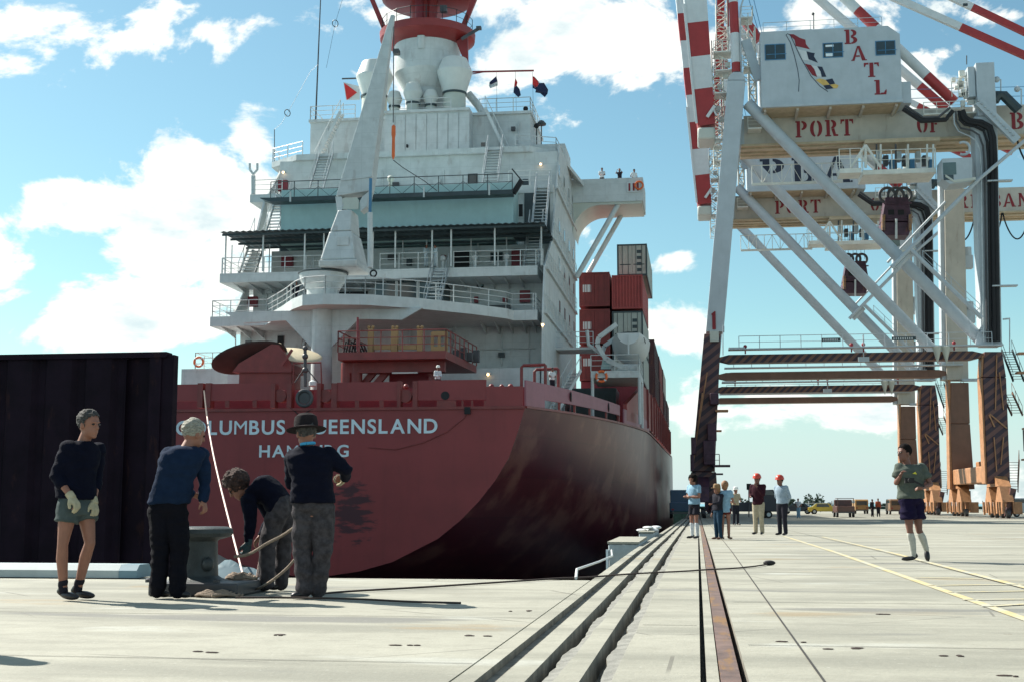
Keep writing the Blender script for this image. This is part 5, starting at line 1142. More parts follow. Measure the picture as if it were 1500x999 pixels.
for i in range(8): p = cp(1048+rnd.uniform(0, 20), 95+i*16, YF+2.0); mb.bx(p.x-.2, p.x+.3, p.y, p.y+.4, p.z-.25, p.z+.25)
mb.build('boom_hoist_gear', M_lat, crane, kind='stuff')
# A-frame mast and stays
prev = (1079, 107)
for (y_, m) in ((93, M_brd), (50, M_bwh), (5, M_brd), (-60, M_bwh), (-140, M_brd)):
    q = (1079-(107-y_)*.045, y_); MB().tube(cp(*prev, YF+.8), cp(*q, YF+.8), .46, n=18).build('mast_section', m, crane); prev = q
MB().bar(cp(1054, 62, YF+6), cp(1060, -120, YF+6), .8, .8).build('mast_section', M_brd, crane); MB().bar(cp(1066, 40, YF+5), cp(1066, -100, YF+5), .25).build('mast_section', M_brd, crane); MB().bar(cp(1067, 75, YF+5), cp(1067, 41, YF+5), .25).build('mast_section', M_bwh, crane)
MB().path([cp(a, b, YF+.5) for a, b in ((1092, -10), (1086, 8), (1084, 30), (1086, 110))], .08, 8).build('hose', M_steel, crane)
def seg(a, b, cuts, Y0, Y1, r, mats, name, box=False):
    """stay from picture point a (depth Y0) to b (depth Y1) painted in bands"""
    P, Q = cp(*a, Y0), cp(*b, Y1); ts = [0]+cuts+[1]
    for i in range(len(ts)-1):
        p, q = P.lerp(Q, ts[i]), P.lerp(Q, ts[i+1])
        (MB().bar(p, q, r*1.6, r*2) if box else MB().tube(p, q, r, n=16)).build(name, mats[i % len(mats)], crane)
seg((1060, -170), (1398, 150), [.32, .59, .67, .885], YF+2, YF+2, .50, [M_bwh, M_bwh, M_brd, M_bwh, M_brd], 'back_stay')
seg((1060, -120), (1386, 160), [.30, .885], YR_-4, YR_-4, .48, [M_bwh, M_bwh, M_brd], 'back_stay')
seg((1230, -38), (1560, 108), [.545], YF+2, YF+2, .33, [M_bwh, M_brd], 'tie_beam', True); seg((1285, -55), (1600, 95), [.45], YF+12, YF+12, .33, [M_bwh, M_brd], 'tie_beam', True)
for (a, b) in (((1325, 132), (1560, 126)), ((1325, 145), (1560, 140)), ((1097, 0), (1112, 50)), ((1104, 0), (1116, 48))): MB().tube(cp(*a, YF+6), cp(*b, YF+6), .035, n=5).build('wire_rope', M_blue, crane)
# clutter at the head of the landside leg
mb = MB(); z_ = cp(1400, 163, YF).z; x0_, x1_ = cp(1348, 0, YF).x, cp(1424, 0, YF).x
mb.bx(x0_, x1_, YF+.5, YF+2.5, z_-.12, z_); rail(mb, [(x0_, YF+.5, z_), (x1_, YF+.5, z_)], 1.1, 2, 1.1, .035); mb.build('service_platform', M_lat, crane)
mb = MB(); x0_, z_ = cp(1390, 0, YF).x, cp(1400, 140, YF).z
rail(mb, [(x0_, YF+.5, z_), (x0_+1.9, YF+.5, z_)], 1.8, 3, .6, .035)
for i in range(14): p = cp(rnd.uniform(1392, 1424), rnd.uniform(106, 158), YF+1); mb.bx(p.x-.15, p.x+rnd.uniform(.1, .5), p.y, p.y+.4, p.z-.3, p.z+rnd.uniform(.0, .4))
mb.build('sheave_gear', M_lat, crane, kind='stuff')
MB().tube(cp(1416, 95, YF), cp(1416, 82, YF), .05).bx(cp(1410, 0, YF).x, cp(1417, 0, YF).x, YF-.1, YF+.1, cp(0, 82, YF).z, cp(0, 79, YF).z).build('anemometer', M_dst, crane)
MB().path([cp(a, b, YF+1) for a, b in ((1456, 148), (1462, 140), (1470, 140), (1492, 162))], .5, 8).build('cable_chute', M_dst, crane)
for (px, py, pb) in ((1490, 131, 165), (1460, 117, 140)): MB().tube(cp(px+6, pb, YF+1), cp(px+6, py, YF+1), .06).ball(cp(px, py, YF+1), .3).bar(cp(px, py, YF+1), cp(px+6, py, YF+1), .07).build('floodlight', M_whc, crane)
# trolley platforms and operator cab
def catwalk(px0, px1, py, Y, m=M_lat, dp=2.4, hh=1.9):
    mb = MB(); x0_, x1_, z_ = cp(px0, py, Y).x, cp(px1, py, Y).x, cp((px0+px1)/2, py, Y).z
    mb.bx(x0_, x1_, Y, Y+dp, z_-.45, z_); rail(mb, [(x0_, Y, z_), (x1_, Y, z_)], hh, 1, 1.3, .045); rail(mb, [(x0_, Y+dp, z_), (x1_, Y+dp, z_)], hh, 1, 1.6, .035); return mb
catwalk(1230, 1262, 247, YF-1.5).build('trolley_platform', M_lat, crane); catwalk(1264, 1371, 248, YF+.5, dp=4).build('trolley_platform', M_lat, crane)
MB().bx(cp(1262, 0, YF).x, cp(1371, 0, YF).x, YF+.8, YF+4.2, cp(0, 255, YF).z, cp(0, 250, YF).z).build('trolley_soffit', M_soff, crane)
for (a, b) in (((1246, 246), (1268, 213)), ((1290, 246), (1268, 213)), ((1268, 213), (1268, 246))): MB().tube(cp(*a, YF-.4), cp(*b, YF-.4), .13).build('trolley_hanger', M_lat, crane)
for px in (1284, 1290, 1312, 1330, 1358, 1367): MB().tube(cp(px, 250, YF+1), cp(px, 212, YF+1), .1).build('trolley_hanger', M_lat if px % 4 else M_grey, crane)
for i in range(9): a = cp(1284+i*9.5, 224+6*(i % 3), YF+3); MB().bx(a.x, a.x+.45, YF+2.5, YF+3.5, a.z-.9, a.z).build('trolley_machinery', (M_steel, M_grey, M_blue)[i % 3], crane)
# long inspection walkway under the girder
mb = MB(); Yw = YG+10; x0_, x1_, z_ = cp(1098, 0, YF).x, cp(1232, 0, YF).x, cp(1150, 256, YF).z
mb.bar((x0_, Yw-9, z_), (x1_, Yw-9, z_), .12, .25); n = 9
for i in range(n+1): x = lerp(x0_, x1_, i/n); mb.tube((x, Yw-9, z_), (x, Yw-9, z_+1.9), .04, n=5)
mb.tube((x0_, Yw-9, z_+1.9), (x1_, Yw-9, z_+1.9), .05, n=5)
for i in range(n): mb.tube((lerp(x0_, x1_, i/n), Yw-9, z_+(0 if i % 2 else 1.9)), (lerp(x0_, x1_, (i+1)/n), Yw-9, z_+(1.9 if i % 2 else 0)), .03, n=5)
mb.build('inspection_walkway', M_lat, crane)
cabp = [cp(a, b, YF-1.6) for a, b in ((1380, 233), (1424, 231), (1424, 266), (1392, 270), (1380, 262))]
cb = MB().prism(cabp, (0, 2.6, 0)).build('operator_cab', M_whc, crane, smooth=False)
a, b = cp(1381, 239, YF-1.62), cp(1401, 256, YF-1.62); MB().bx(a.x, b.x, YF-1.64, YF-1.605, b.z, a.z).build('cab_window', M_cab, cb)
a, b = cp(1382, 257, YF-1.62), cp(1397, 264, YF-1.62); MB().bx(a.x, b.x, YF-1.64, YF-1.605, b.z, a.z).build('cab_window', M_glass, cb)
MB().prism([V((q.x, YF-1.7, q.z)) for q in (cp(1380, 266), cp(1393, 274), cp(1424, 270), cp(1424, 266.5), cp(1392, 270.5), cp(1380, 262.5))], (0, 2.4, 0)).build('cab_skirt', M_cream, crane)
MB().torus(cp(1411, 218, YF-1), .6, .13, (0, 1, 0), a0=60, a1=300).build('cable_loop', M_whc, crane)
# stairs up the landside front leg
xs0, xs1 = 1473, 1494
for (yb_, yt_, xb2, xt2) in ((558, 509, 1496, 1481), (608, 572, 1494, 1481), (720, 672, 1484, 1492)):
    p, q = cp(xb2-(3 if yb_ != 720 else 0), yb_, YF+.3), cp(xt2, yt_, YF+.3); stairs(crane, (p.x, YF+.5, p.z), (q.x, YF+2.0, q.z), .95, M_yb if yb_ > 600 else M_dst, lat=(1, 0, 0))
    stairs(crane, (p.x+.1, YF-.4, p.z), (q.x, YF-.1, q.z), .7, M_yb, lat=(.6, .8, 0), name='stair_side') if 0 else None
for (py, a_, b_) in ((546, 1460, 1497), (627, 1466, 1498), (672, 1463, 1500), (518, 1463, 1487)):
    mb = MB(); x0_, x1_, z_ = cp(a_, 0, YF).x, cp(b_, 0, YF).x, cp(a_, py, YF).z; mb.bx(x0_, x1_, YF-1.1, YF-.03, z_-.16, z_); rail(mb, [(x0_+1.8, YF-1.1, z_), (x1_, YF-1.1, z_)], 1.1, 1, .9, .035); mb.build('stair_landing', M_ylit, crane)
for (a, b) in (((1450, 606), (1475, 627)), ((1449, 607), (1457, 625)), ((1456, 640), (1460, 690)), ((1470, 640), (1466, 680)), ((1460, 520), (1458, 600)), ((1464, 545), (1470, 600))): MB().bar(cp(*a, YF-.12), cp(*b, YF-.12), .09, .12).build('strut', M_ylit, crane)
MB().tube(cp(1479, 518, YF-.5), cp(1479, 466, YF-.5), .05).bar(cp(1479, 467, YF-.5), cp(1469, 468, YF-.5), .1, .15).build('lamp_post', M_steel, crane)
MB().bx(cp(1472, 0, YF).x, cp(1478, 0, YF).x, YF+.3, YF+1.3, cp(0, 668, YF).z, cp(0, 640, YF).z).build('equipment_box', M_grey, crane)
# sill beams along the rail and the bogies
def bogies(x, sea, m):
    zr = gz(130); par = crane
    o = bev(MB().bx(x-.75, x+.75, YF+1.2, YR_+.6, zr+3.3, zr+4.9).build('sill_beam', M_ylit if not sea else M_hpur, par, smooth=False), .1)
    for yb in (YF+1.0, YR_+1.0):
        MB().prism([(x-.55, yb-2.6, zr+2.9), (x-.55, yb+2.6, zr+2.9), (x-.55, yb+.9, zr+3.9), (x-.55, yb-.9, zr+3.9)], (1.1, 0, 0)).build('equaliser_beam', m, par, smooth=False)
        MB().bx(x-.8, x+.8, yb-.8, yb+.8, zr+3.9, zr+5.1).build('leg_foot', m, par, smooth=False)
        for q in (-1, 1):
            yc = yb+q*2.2
            MB().prism([(x-.5, yc-1.4, zr+1.5), (x-.5, yc+1.4, zr+1.5), (x-.5, yc+.4, zr+2.9), (x-.5, yc-.4, zr+2.9)], (1.0, 0, 0)).build('sub_equaliser', m, par, smooth=False)
            for r2 in (-1, 1):
                yw_ = yc+r2*1.05
                for s_ in (-1, 1):
                    MB().prism([(x+s_*.45-.06, yw_-.5, zr+.45), (x+s_*.45-.06, yw_+.5, zr+.45), (x+s_*.45-.06, yw_+.25, zr+1.7), (x+s_*.45-.06, yw_-.25, zr+1.7)], (.12, 0, 0)).build('wheel_bracket', m, par, smooth=False)
                MB().tube((x-.16, yw_, zr+.42), (x+.16, yw_, zr+.42), .40, n=18).build('wheel', M_grey, par)
                MB().bx(x+.55, x+1.2, yw_-.3, yw_+.3, zr+.4, zr+1.5).build('drive_motor', m, par)
                MB().bar((x-.7, yw_-.2, zr+.3), (x-.75, yw_-.2, zr+1.5), .16, .2).build('rail_clamp', m, par)
xl_ = cp(1463, 720, YF+1).x; bogies(xl_, False, M_ylit); bogies(cp(1031, 740, YF).x, True, M_hpur)
MB().bx(cp(1477, 0, YF).x, cp(1494, 0, YF).x, YF-1.8, YF-.5, cp(0, 732, YF).z, cp(0, 716, YF).z).build('buffer_box', M_hz, crane)
MB().bar(cp(1476, 756, YF-1.9), cp(1484, 715, YF-1.9), .5, .5).build('storm_brake', M_hz, crane)
bev(MB().bx(cp(1402, 0, YR_-2).x, cp(1432, 0, YR_-2).x, YR_-4, YR_-1, cp(0, 712, YR_-2).z, cp(0, 682, YR_-2).z).build('cable_reel_house', M_ylit, crane, smooth=False), .1)
MB().bx(cp(1410, 0, YR_-4).x, cp(1426, 0, YR_-4).x, YR_-4.05, YR_-4.003, cp(0, 705, YR_-4).z, cp(0, 685, YR_-4).z).build('white_panel', M_bwh, crane)
# second crane: same build farther down the rail, its house lettered differently
crane2 = copy_tree(crane, (0, OFF, 0), skip=('batl',))
crane2['label'] = 'farther white container crane with large navy lettered house, standing behind the nearer crane'; crane2['_o'] = tuple(crane2.location)
for o in list(crane2.children):
    if o.name.startswith('number'): bpy.data.objects.remove(o)
a, b = cp(1122, 150, YH), cp(1135, 52, YH)
x_, w_ = A(1114, 270, YH+OFF).x, A(1247, 270, YH+OFF).x
zl, zh = A(1170, 270, YH+OFF).z, A(1170, 232, YH+OFF).z
tot = x_
for ch, xa_, xb_ in (('P', 1113, 1150), ('B', 1160, 1196), ('A', 1207, 1249)):
    pa = A(xa_, 267, YH+OFF); letters(ch, V((pa.x, 0, zl)), A(xb_, 267, YH+OFF).x-pa.x, zh-zl, YH+OFF-.005, M_navy, crane2, name='navy_letter')
# ---- spreaders hanging from both cranes
def spreader(label, px, pyt, pyb, Y):
    t = thing('spreader', label, 'spreader', A(px, pyb, Y)); k = Y/1915
    q = lambda dx, dy, Yo=0: A(px+dx*s_, pyt+dy*s_, Y)+V((0, Yo, 0)); s_ = (pyb-pyt)/66.
    bev(MB().prism([q(-16, 12), q(16, 12), q(19, 30), q(22, 46), q(-22, 46), q(-19, 30)], (0, 2.2, 0)).build('headblock', M_hpur, t, smooth=False), .08)
    bev(MB().prism([q(-22, 47), q(22, 47), q(17, 66), q(-24, 66)], (0, 2.6, 0)).build('spreader_frame', M_hpur, t, smooth=False), .08)
    for dx in (-13, -1, 10): MB().torus(q(dx, 8, .4), .75*s_, .16, (0, 1, 0)).build('sheave', M_grey, t)
    for dx in (-9, 5): a, b = q(dx-4, 30, -.06), q(dx+5, 37, -.06); MB().bx(a.x, b.x, a.y, a.y+.05, b.z, a.z).build('opening', M_dark, t)
    MB().bx(q(-20, 0).x, q(20, 0).x, Y-.12, Y-.01, q(0, 22).z, q(0, 20).z).bx(q(-21, 0).x, q(21, 0).x, Y-.12, Y-.01, q(0, 42).z, q(0, 40).z).build('cross_member', M_hpur, t)
    for dx in (-20, 18): MB().tube(q(dx, 38, -.3), q(dx, 60, -.3), .2).build('guide_arm', M_rail, t)
    MB().tube(q(-2, 44, -.4), q(-2, 72, -.4), .12).build('hydraulic_ram', M_bwh, t)
    for dx in (-17, -12, -4, 2, 9, 15): MB().tube(q(dx, 8, .4), V((q(dx, 0).x, Y+.4, A(px, pyt-55*s_, Y).z)), .03, n=5).build('hoist_rope', M_dst, t)
spreader('purple brown spreader and headblock hanging high under the nearer crane', 1314, 277, 345, YF+8)
spreader('smaller purple brown spreader hanging lower from the farther crane', 1254, 372, 430, YF+OFF+8)
# ================================================================ people
M_skin = mat('weathered skin', (.26, .115, .075), .6, var=.1, scale=8)
M_skind = mat('dark tanned skin', (.16, .07, .05), .6, var=.1, scale=8)
def cloth(name, col, var=.12, wv=160): return mat(name, col, .92, var=var, scale=14, bump=.35, bscale=wv, spec=.12)
M_kn = cloth('navy knit jumper', (.0035, .0045, .013)); M_kn2 = cloth('faded navy sweatshirt', (.008, .019, .046)); M_trd = cloth('black work trousers', (.006, .006, .010))
M_trg = cloth('grey tweed trousers', (.055, .050, .055), .35, 320); M_sh = cloth('grey green work shorts', (.065, .085, .085)); M_glv = cloth('cream work gloves', (.42, .38, .26))
M_shoe = mat('black leather', (.010, .009, .010), .4, var=.2); M_hgrey = mat('silver grey hair', (.30, .29, .24), .7, var=.35, scale=60, bump=.8, bscale=120)
M_hdg = mat('greying dark hair', (.05, .047, .045), .8, var=.6, scale=40, bump=.8, bscale=120); M_hbr = mat('curly brown hair', (.05, .025, .02), .85, var=.6, scale=40, bump=1, bscale=90)
M_hbl = mat('black hair', (.008, .006, .006), .9, var=.3, spec=.1); M_hfair = mat('light brown hair', (.22, .11, .05), .7, var=.4, scale=40)
M_gsh = cloth('sage green work shirt', (.085, .10, .085)); M_nsh = cloth('dark navy shorts', (.010, .007, .028)); M_sock = cloth('white knee socks', (.42, .42, .38))
M_brn = cloth('dark maroon jacket', (.035, .010, .016)); M_khk = cloth('khaki trousers', (.38, .33, .24)); M_pbl = cloth('pale blue shirt', (.22, .36, .47)); M_wsh = cloth('white shirt', (.55, .58, .60))
M_ds = cloth('dark charcoal cloth', (.02, .02, .028)); M_bge = cloth('beige shirt', (.38, .32, .22)); M_tl = cloth('bright blue shorts', (.02, .09, .35)); M_hat = mat('orange red hard hat', (.48, .05, .025), .3, var=.1)
M_hatd = cloth('dark felt hat', (.02, .016, .018)); M_eye = mat('dark eye', (.01, .008, .008), .2); M_wht = mat('white hard hat', (.7, .7, .66), .4)
DG = bpy.context.evaluated_depsgraph_get
def remesh(mb, name, m, parent, vox, sm=2, fold=0., fs=9., label=None, seed=0):
    me = mb.mesh('t'); o = bpy.data.objects.new('t', me); C.objects.link(o)
    r = o.modifiers.new('r', 'REMESH'); r.mode = 'VOXEL'; r.voxel_size = vox
    if sm: s_ = o.modifiers.new('s', 'SMOOTH'); s_.factor = .5; s_.iterations = sm
    bpy.context.view_layer.update(); dg = DG(); me2 = bpy.data.meshes.new_from_object(o.evaluated_get(dg)); bpy.data.objects.remove(o); bpy.data.meshes.remove(me)
    if fold:
        me2.calc_loop_triangles(); ns = [v.normal.copy() for v in me2.vertices]
        for v, n_ in zip(me2.vertices, ns):
            c = v.co; a = noise.noise(V((c.x*fs*.7+seed, c.y*fs*.7, c.z*fs*1.6))); b = noise.noise(V((c.x*fs*2+seed+5, c.y*fs*2, c.z*fs*3+c.x*8)))
            v.co = c + n_*(fold*(1-2*abs(a))*.9 + fold*.4*b)
    me2.materials.clear(); me2.materials.append(m); me2.shade_smooth(); me2.name = name
    ob = bpy.data.objects.new(name, me2); C.objects.link(ob); ob.parent = parent
    if label: ob['label'] = label
    return ob
def limb(mb, pts, rr):
    for (a, b), (r0, r1) in zip(zip(pts, pts[1:]), zip(rr, rr[1:])):
        mb.tube(a, b, r0, r1, n=12)
    for p, r_ in zip(pts, rr): mb.ball(p, r_, 12, 8)
def hand(mb, w_, d, pn, cur=.5, s=1., g=0.):
    """palm and five separate bent fingers; w_ wrist, d pointing direction, pn palm normal"""
    w_, d, pn = V(w_), V(d).normalized(), V(pn); pn = (pn-d*pn.dot(d)).normalized(); sd = d.cross(pn)
    mb.ell(w_+d*.048*s, sd*(.040+g)*s, pn*(.016+g)*s, d*.055*s, 12, 8)
    for i, (o, L_) in enumerate(((-.030, .068), (-.011, .080), (.009, .076), (.028, .060))):
        b = w_+d*.088*s+sd*o*s; t1 = b+(d*math.cos(cur*.7)+pn*math.sin(cur*.7))*L_*.5*s; t2 = t1+(d*math.cos(cur*1.9)+pn*math.sin(cur*1.9))*L_*.55*s
        limb(mb, [b-d*.02*s, b, t1, t2], [(.0095+g)*s, (.0095+g)*s, (.0085+g)*s, (.0075+g)*s])
    b = w_+d*.03*s-sd*.034*s; t1 = b+(d*.7-sd*.55+pn*.35).normalized()*.042*s; t2 = t1+(d*.9-sd*.1+pn*.5).normalized()*.034*s
    limb(mb, [b, t1, t2], [(.014+g)*s, (.011+g)*s, (.009+g)*s])
def head(mb, c, f, up, s=1., det=True):
    s = s*1.14
    """skull, jaw, brow, nose, ears, lips"""
    f, up = V(f).normalized(), V(up); up = (up-f*up.dot(f)).normalized(); rt = f.cross(up)
    mb.ell(c+up*.02*s-f*.008*s, rt*.076*s, f*.094*s, up*.100*s, 20, 14)
    mb.ell(c-up*.045*s+f*.022*s, rt*.058*s, f*.066*s, up*.072*s, 18, 12)
    mb.ell(c-up*.095*s+f*.062*s, rt*.026*s, f*.024*s, up*.020*s)
    if det:
        mb.ell(c+up*.022*s+f*.080*s, rt*.046*s, f*.014*s, up*.010*s); mb.tube(c+up*.010*s+f*.086*s, c-up*.028*s+f*.106*s, .008*s, .013*s)
        mb.ball(c-up*.030*s+f*.103*s, .0125*s)
        mb.ell(c-up*.058*s+f*.084*s, rt*.024*s, f*.010*s, up*.006*s); mb.ell(c-up*.070*s+f*.081*s, rt*.022*s, f*.010*s, up*.007*s)
        for q in (-1, 1): mb.ell(c-up*.012*s-f*.004*s+rt*q*.076*s, rt*.009*s, f*.018*s, up*.030*s)
    return f, up, rt
def person(label, ref, J, face, headup=(0, 0, 1), skin=None, scale=1., vox=.011, det=True, hair=None, hairm=None, top=None, sleeve=1., bottom=None, legs='long', shoes=M_shoe, gloves=None, socks=None, hat=None, hatm=None, hem=.0, group=None, thick=1., extra=None, collar=None, palm=None):
    """J: joints in metres in the picture-aligned frame (x right, y away, z up) from ref, a ground point"""
    skin = skin or M_skin; s = scale; J = {k: V(v_) for k, v_ in J.items()}
    root = thing('person', label, 'person', (0, 0, 0), group); del root['_o']
    f = V(face).normalized()
    nk, pv = J['neck'], J['pelvis']; shv = (J['shR']-J['shL']); hpv = (J['hipR']-J['hipL']); lat0 = V((shv.x, shv.y, 0)).normalized() if shv.length > .05 else f.cross(_z); lat1 = V((hpv.x, hpv.y, 0)).normalized()
    ax_ = (nk-pv).normalized()
    def rg(t, a, b, off=0.):
        l = (lat1.lerp(lat0, t)).normalized(); c = pv.lerp(nk, t)
        if 'chest' in J: c = (pv*(1-t)**2+J['chest']*2*t*(1-t)+nk*t*t)
        d = ax_.cross(l).normalized(); return (c+d*off*s, l*a*s*thick, d*b*s*thick)
    def torso(mb, g=0., lo=-.14, cl=False):
        mb.loft(([rg(lo, .182, .138), rg(lo+.10, .178, .136)] if cl else [rg(lo, .135+g, .105+g), rg(-.04, .160+g, .118+g), rg(.12, .150+g, .110+g)])+[ rg(.35, .148+g, .112+g), rg(.60, .170+g, .122+g), rg(.80, .178+g, .112+g), rg(.93, .125+g, .085+g), rg(1.0, .060+g, .060+g)], 22, 2.4)
        for k in ('L', 'R'): mb.ball(J['sh'+k], (.062+g)*s*thick); mb.tube(J['sh'+k], pv.lerp(nk, .86), (.058+g)*s, (.07+g)*s)
    B = MB(); torso(B, -.008); hd = J['head']; hf, hu, hr = head(B, hd, f, headup, s, det)
    B.tube(nk-ax_*.03, hd-hu*.06*s-hf*.012*s, .060*s, .054*s, n=14)
    for k in ('L', 'R'):
        if 'el'+k in J: limb(B, [J['sh'+k], J['el'+k], J['el'+k].lerp(J['wr'+k], .3), J['wr'+k]], [.050*s, .038*s, .039*s, .026*s])
        a, b, c = J['hip'+k], J['kn'+k], J['an'+k]
        limb(B, [a, a.lerp(b, .35), b, b.lerp(c, .3)+f*-.012*s, c], [.082*s*thick, .074*s*thick, .050*s, .055*s, .036*s])
    for k in ('L', 'R'):
        if 'el'+k in J:
            d = J.get('hd'+k, J['wr'+k]+(J['wr'+k]-J['el'+k]).normalized()*.1)-J['wr'+k]; pn = J.get('pn'+k, V((.3, -.3, -.9)))
            if det: hand(B, J['wr'+k]-d.normalized()*.01, d, pn, .75, s)
            else: B.ell(J['wr'+k]+d.normalized()*.07*s, d.normalized()*.085*s, d.normalized().cross(_z).normalized()*.03*s, d.normalized().cross(d.normalized().cross(_z)).normalized()*.038*s)
    s0 = s; body = remesh(B, 'body', skin, root, vox*.8 if det else vox, 1)
    def shoe(mb, k, g=0.):
        a, t_ = J['an'+k], J['toe'+k]; d = (t_-a); fl = V((d.x, d.y, d.z)); heel = a-V((0, 0, .055*s))-fl.normalized()*.045*s if abs(fl.normalized().z) < .8 else a+V((0, 0, .03))
        mid = a.lerp(t_, .55); mb.ell(a.lerp(t_, .5)-V((0, 0, .012*s)), (t_-heel)*.58, fl.cross(_z).normalized()*.046*s if abs(fl.normalized().z) < .95 else V((.045, 0, 0)), V((0, 0, .036*s)) if abs(fl.normalized().z) < .7 else V((0, .042, 0)), 16, 10)
        mb.tube(a+V((0, 0, .03*s)), heel+V((0, 0, .02*s)), .044*s, .042*s)
    for k in ('L', 'R'):
        mb = MB(); shoe(mb, k); remesh(mb, 'shoe', shoes, root, vox*.9, 2)
        if socks is not None:
            mb = MB(); a, b, c = J['kn'+k], J['kn'+k].lerp(J['an'+k], .18 if socks[1] == 'knee' else .8), J['an'+k]
            limb(mb, [b, b.lerp(c, .25)-f*.012*s, c], [.058*s, .062*s, .042*s] if socks[1] == 'knee' else [.046*s, .044*s, .043*s]); remesh(mb, 'sock', socks[0], root, vox, 1)
    if bottom:
        mb = MB(); mb.loft([rg(-.13, .13, .10), rg(-.04, .170, .124), rg(.06, .160, .116), rg(.10, .154, .112)], 22, 2.4)
        for k in ('L', 'R'):
            a, b, c = J['hip'+k], J['kn'+k], J['an'+k]
            if legs == 'long': limb(mb, [a, a.lerp(b, .4), b, b.lerp(c, .5), c+V((0, 0, .0))], [.108*s*thick, .098*s*thick, .075*s*thick, .070*s*thick, .064*s*thick])
            else: e_ = a.lerp(b, legs); limb(mb, [a, a.lerp(e_, .5)], [.100*s*thick, .096*s*thick]); mb.tube(a.lerp(e_, .4), e_, .097*s*thick, .100*s*thick, n=18)
        remesh(mb, 'trousers' if legs == 'long' else 'shorts', bottom, root, vox, 2, .017 if det else 0, 5.5, seed=len(label))
    if top:
        mb = MB(); torso(mb, .016, .03-hem, True)
        for k in ('L', 'R'):
            if 'el'+k in J:
                a, b, c = J['sh'+k], J['el'+k], J['wr'+k]
                if sleeve >= 1: limb(mb, [a, a.lerp(b, .5), b, b.lerp(c, .88)], [.072*s*thick, .064*s*thick, .056*s, .044*s])
                elif sleeve > .5: limb(mb, [a, a.lerp(b, .5), b, b.lerp(c, sleeve-.5)], [.072*s*thick, .064*s*thick, .056*s, .052*s])
                else: limb(mb, [a, a.lerp(b, .3)], [.070*s*thick, .068*s*thick]); mb.tube(a, a.lerp(b, .62), .066*s*thick, .070*s*thick, n=16)
        remesh(mb, 'jumper' if sleeve >= .9 and det else 'shirt', top, root, vox, 2, .014 if det else 0, 6.5, seed=len(label)*1.7)
    if collar: MB().torus(nk+ax_*.03, .062*s, .016*s, ax_).build('collar', collar, root)
    if gloves:
        for k in gloves[1]:
            mb = MB(); d = J.get('hd'+k, J['wr'+k]+(J['wr'+k]-J['el'+k]).normalized()*.1)-J['wr'+k]; pn = J.get('pn'+k, V((.3, -.3, -.9)))
            hand(mb, J['wr'+k], d, pn, .75, s*1.08, .004); mb.tube(J['wr'+k]-d.normalized()*.04, J['wr'+k]+d.normalized()*.03, .040*s, .040*s); remesh(mb, 'glove', gloves[0], root, vox*.7, 1)
    s = s0*1.14
    if hair:
        mb = MB(); c = hd+hu*.022*s-hf*.012*s
        if hair == 'short': mb.ell(c+hu*.016*s-hf*.006, hr*.083*s, hf*.098*s, hu*.092*s, 20, 14)
        elif hair == 'curly': mb.ell(c+hu*.02*s-hf*.01, hr*.105*s, hf*.115*s, hu*.108*s, 20, 14); [mb.ball(c+hu*.02*s+(lambda d: hr*d.x*.095+hf*d.y*.10+hu*d.z*.10)(V((rnd.gauss(0, 1), rnd.gauss(0, 1), rnd.gauss(.3, 1))).normalized())*s, rnd.uniform(.016, .028)*s) for _ in range(60)]
        elif hair == 'bob': mb.ell(c+hu*.01*s-hf*.012, hr*.10*s, hf*.105*s, hu*.115*s, 20, 14); mb.ell(c-hu*.07*s-hf*.04*s, hr*.085*s, hf*.06*s, hu*.07*s)
        # bare the face: cut everything in front of the hairline
        o = remesh(mb, 'hair', hairm, root, vox*.7 if det else vox, 1, .011 if det else .0, 26)
        import bmesh
        bm = bmesh.new(); bm.from_mesh(o.data)
        dl = [v_ for v_ in bm.verts if (v_.co-hd).dot(hf) > (.062 if hair == 'curly' else .038 if hair != 'short' else .030)*s + max(0, (v_.co-hd).dot(hu)-.02*s)*.9+.012*noise.noise(v_.co*55) or ((v_.co-hd).dot(hu) < -.03*s and (v_.co-hd).dot(hf) > -.03*s and hair == 'short')]
        bmesh.ops.delete(bm, geom=dl, context='VERTS'); bm.to_mesh(o.data); bm.free()
    if det:
        mb = MB()
        for q in (-1, 1): mb.ell(hd+hu*.003*s+hf*.082*s+hr*q*.030*s, hr*.015*s, hf*.008*s, hu*.008*s)
        mb.build('eyes', M_eye, root)
    if hat == 'hard':
        mb = MB(); mb.lathe((0, 0, 0), [(.112*s, 0), (.108*s, .04*s), (.09*s, .09*s), (.055*s, .125*s), (.01*s, .135*s)], 22); mb.v = [hd+hu*.035*s+hr*v_.x+hf*v_.y*1.15+hu*v_.z for v_ in mb.v]
        k = MB().ell(hd+hu*.036*s+hf*.06*s, hr*.10*s, hf*.10*s, hu*.008*s); mb.f += [tuple(i+len(mb.v) for i in q) for q in k.f]; mb.v += k.v; mb.build('hard_hat', hatm or M_hat, root)
    if hat in ('brim', 'cap'):
        mb = MB(); mb.lathe((0, 0, 0), [(.100*s, 0), (.102*s, .05*s), (.092*s, .10*s), (.06*s, .125*s), (.03*s, .11*s)], 22); w2_ = .165 if hat == 'brim' else .10
        mb.lathe((0, 0, 0), [(.02, -.005*s), (w2_*s, -.014*s), (w2_*s+.004, -.008*s), (.10*s, .012*s)], 26)
        mb.v = [hd+hu*.045*s-hf*.008+hr*v_.x+hf*v_.y*1.08+hu*v_.z for v_ in mb.v]
        if hat == 'cap': k = MB().ell(hd+hu*.045*s+hf*.12*s, hr*.075*s, hf*.08*s, hu*.008*s); mb.f += [tuple(i+len(mb.v) for i in q) for q in k.f]; mb.v += k.v
        mb.build('hat', hatm or M_hatd, root)
    if extra: extra(root, J, hd, hf, hu, hr)
    root.location = ref; root.rotation_euler = (0, 0, YAW); return root
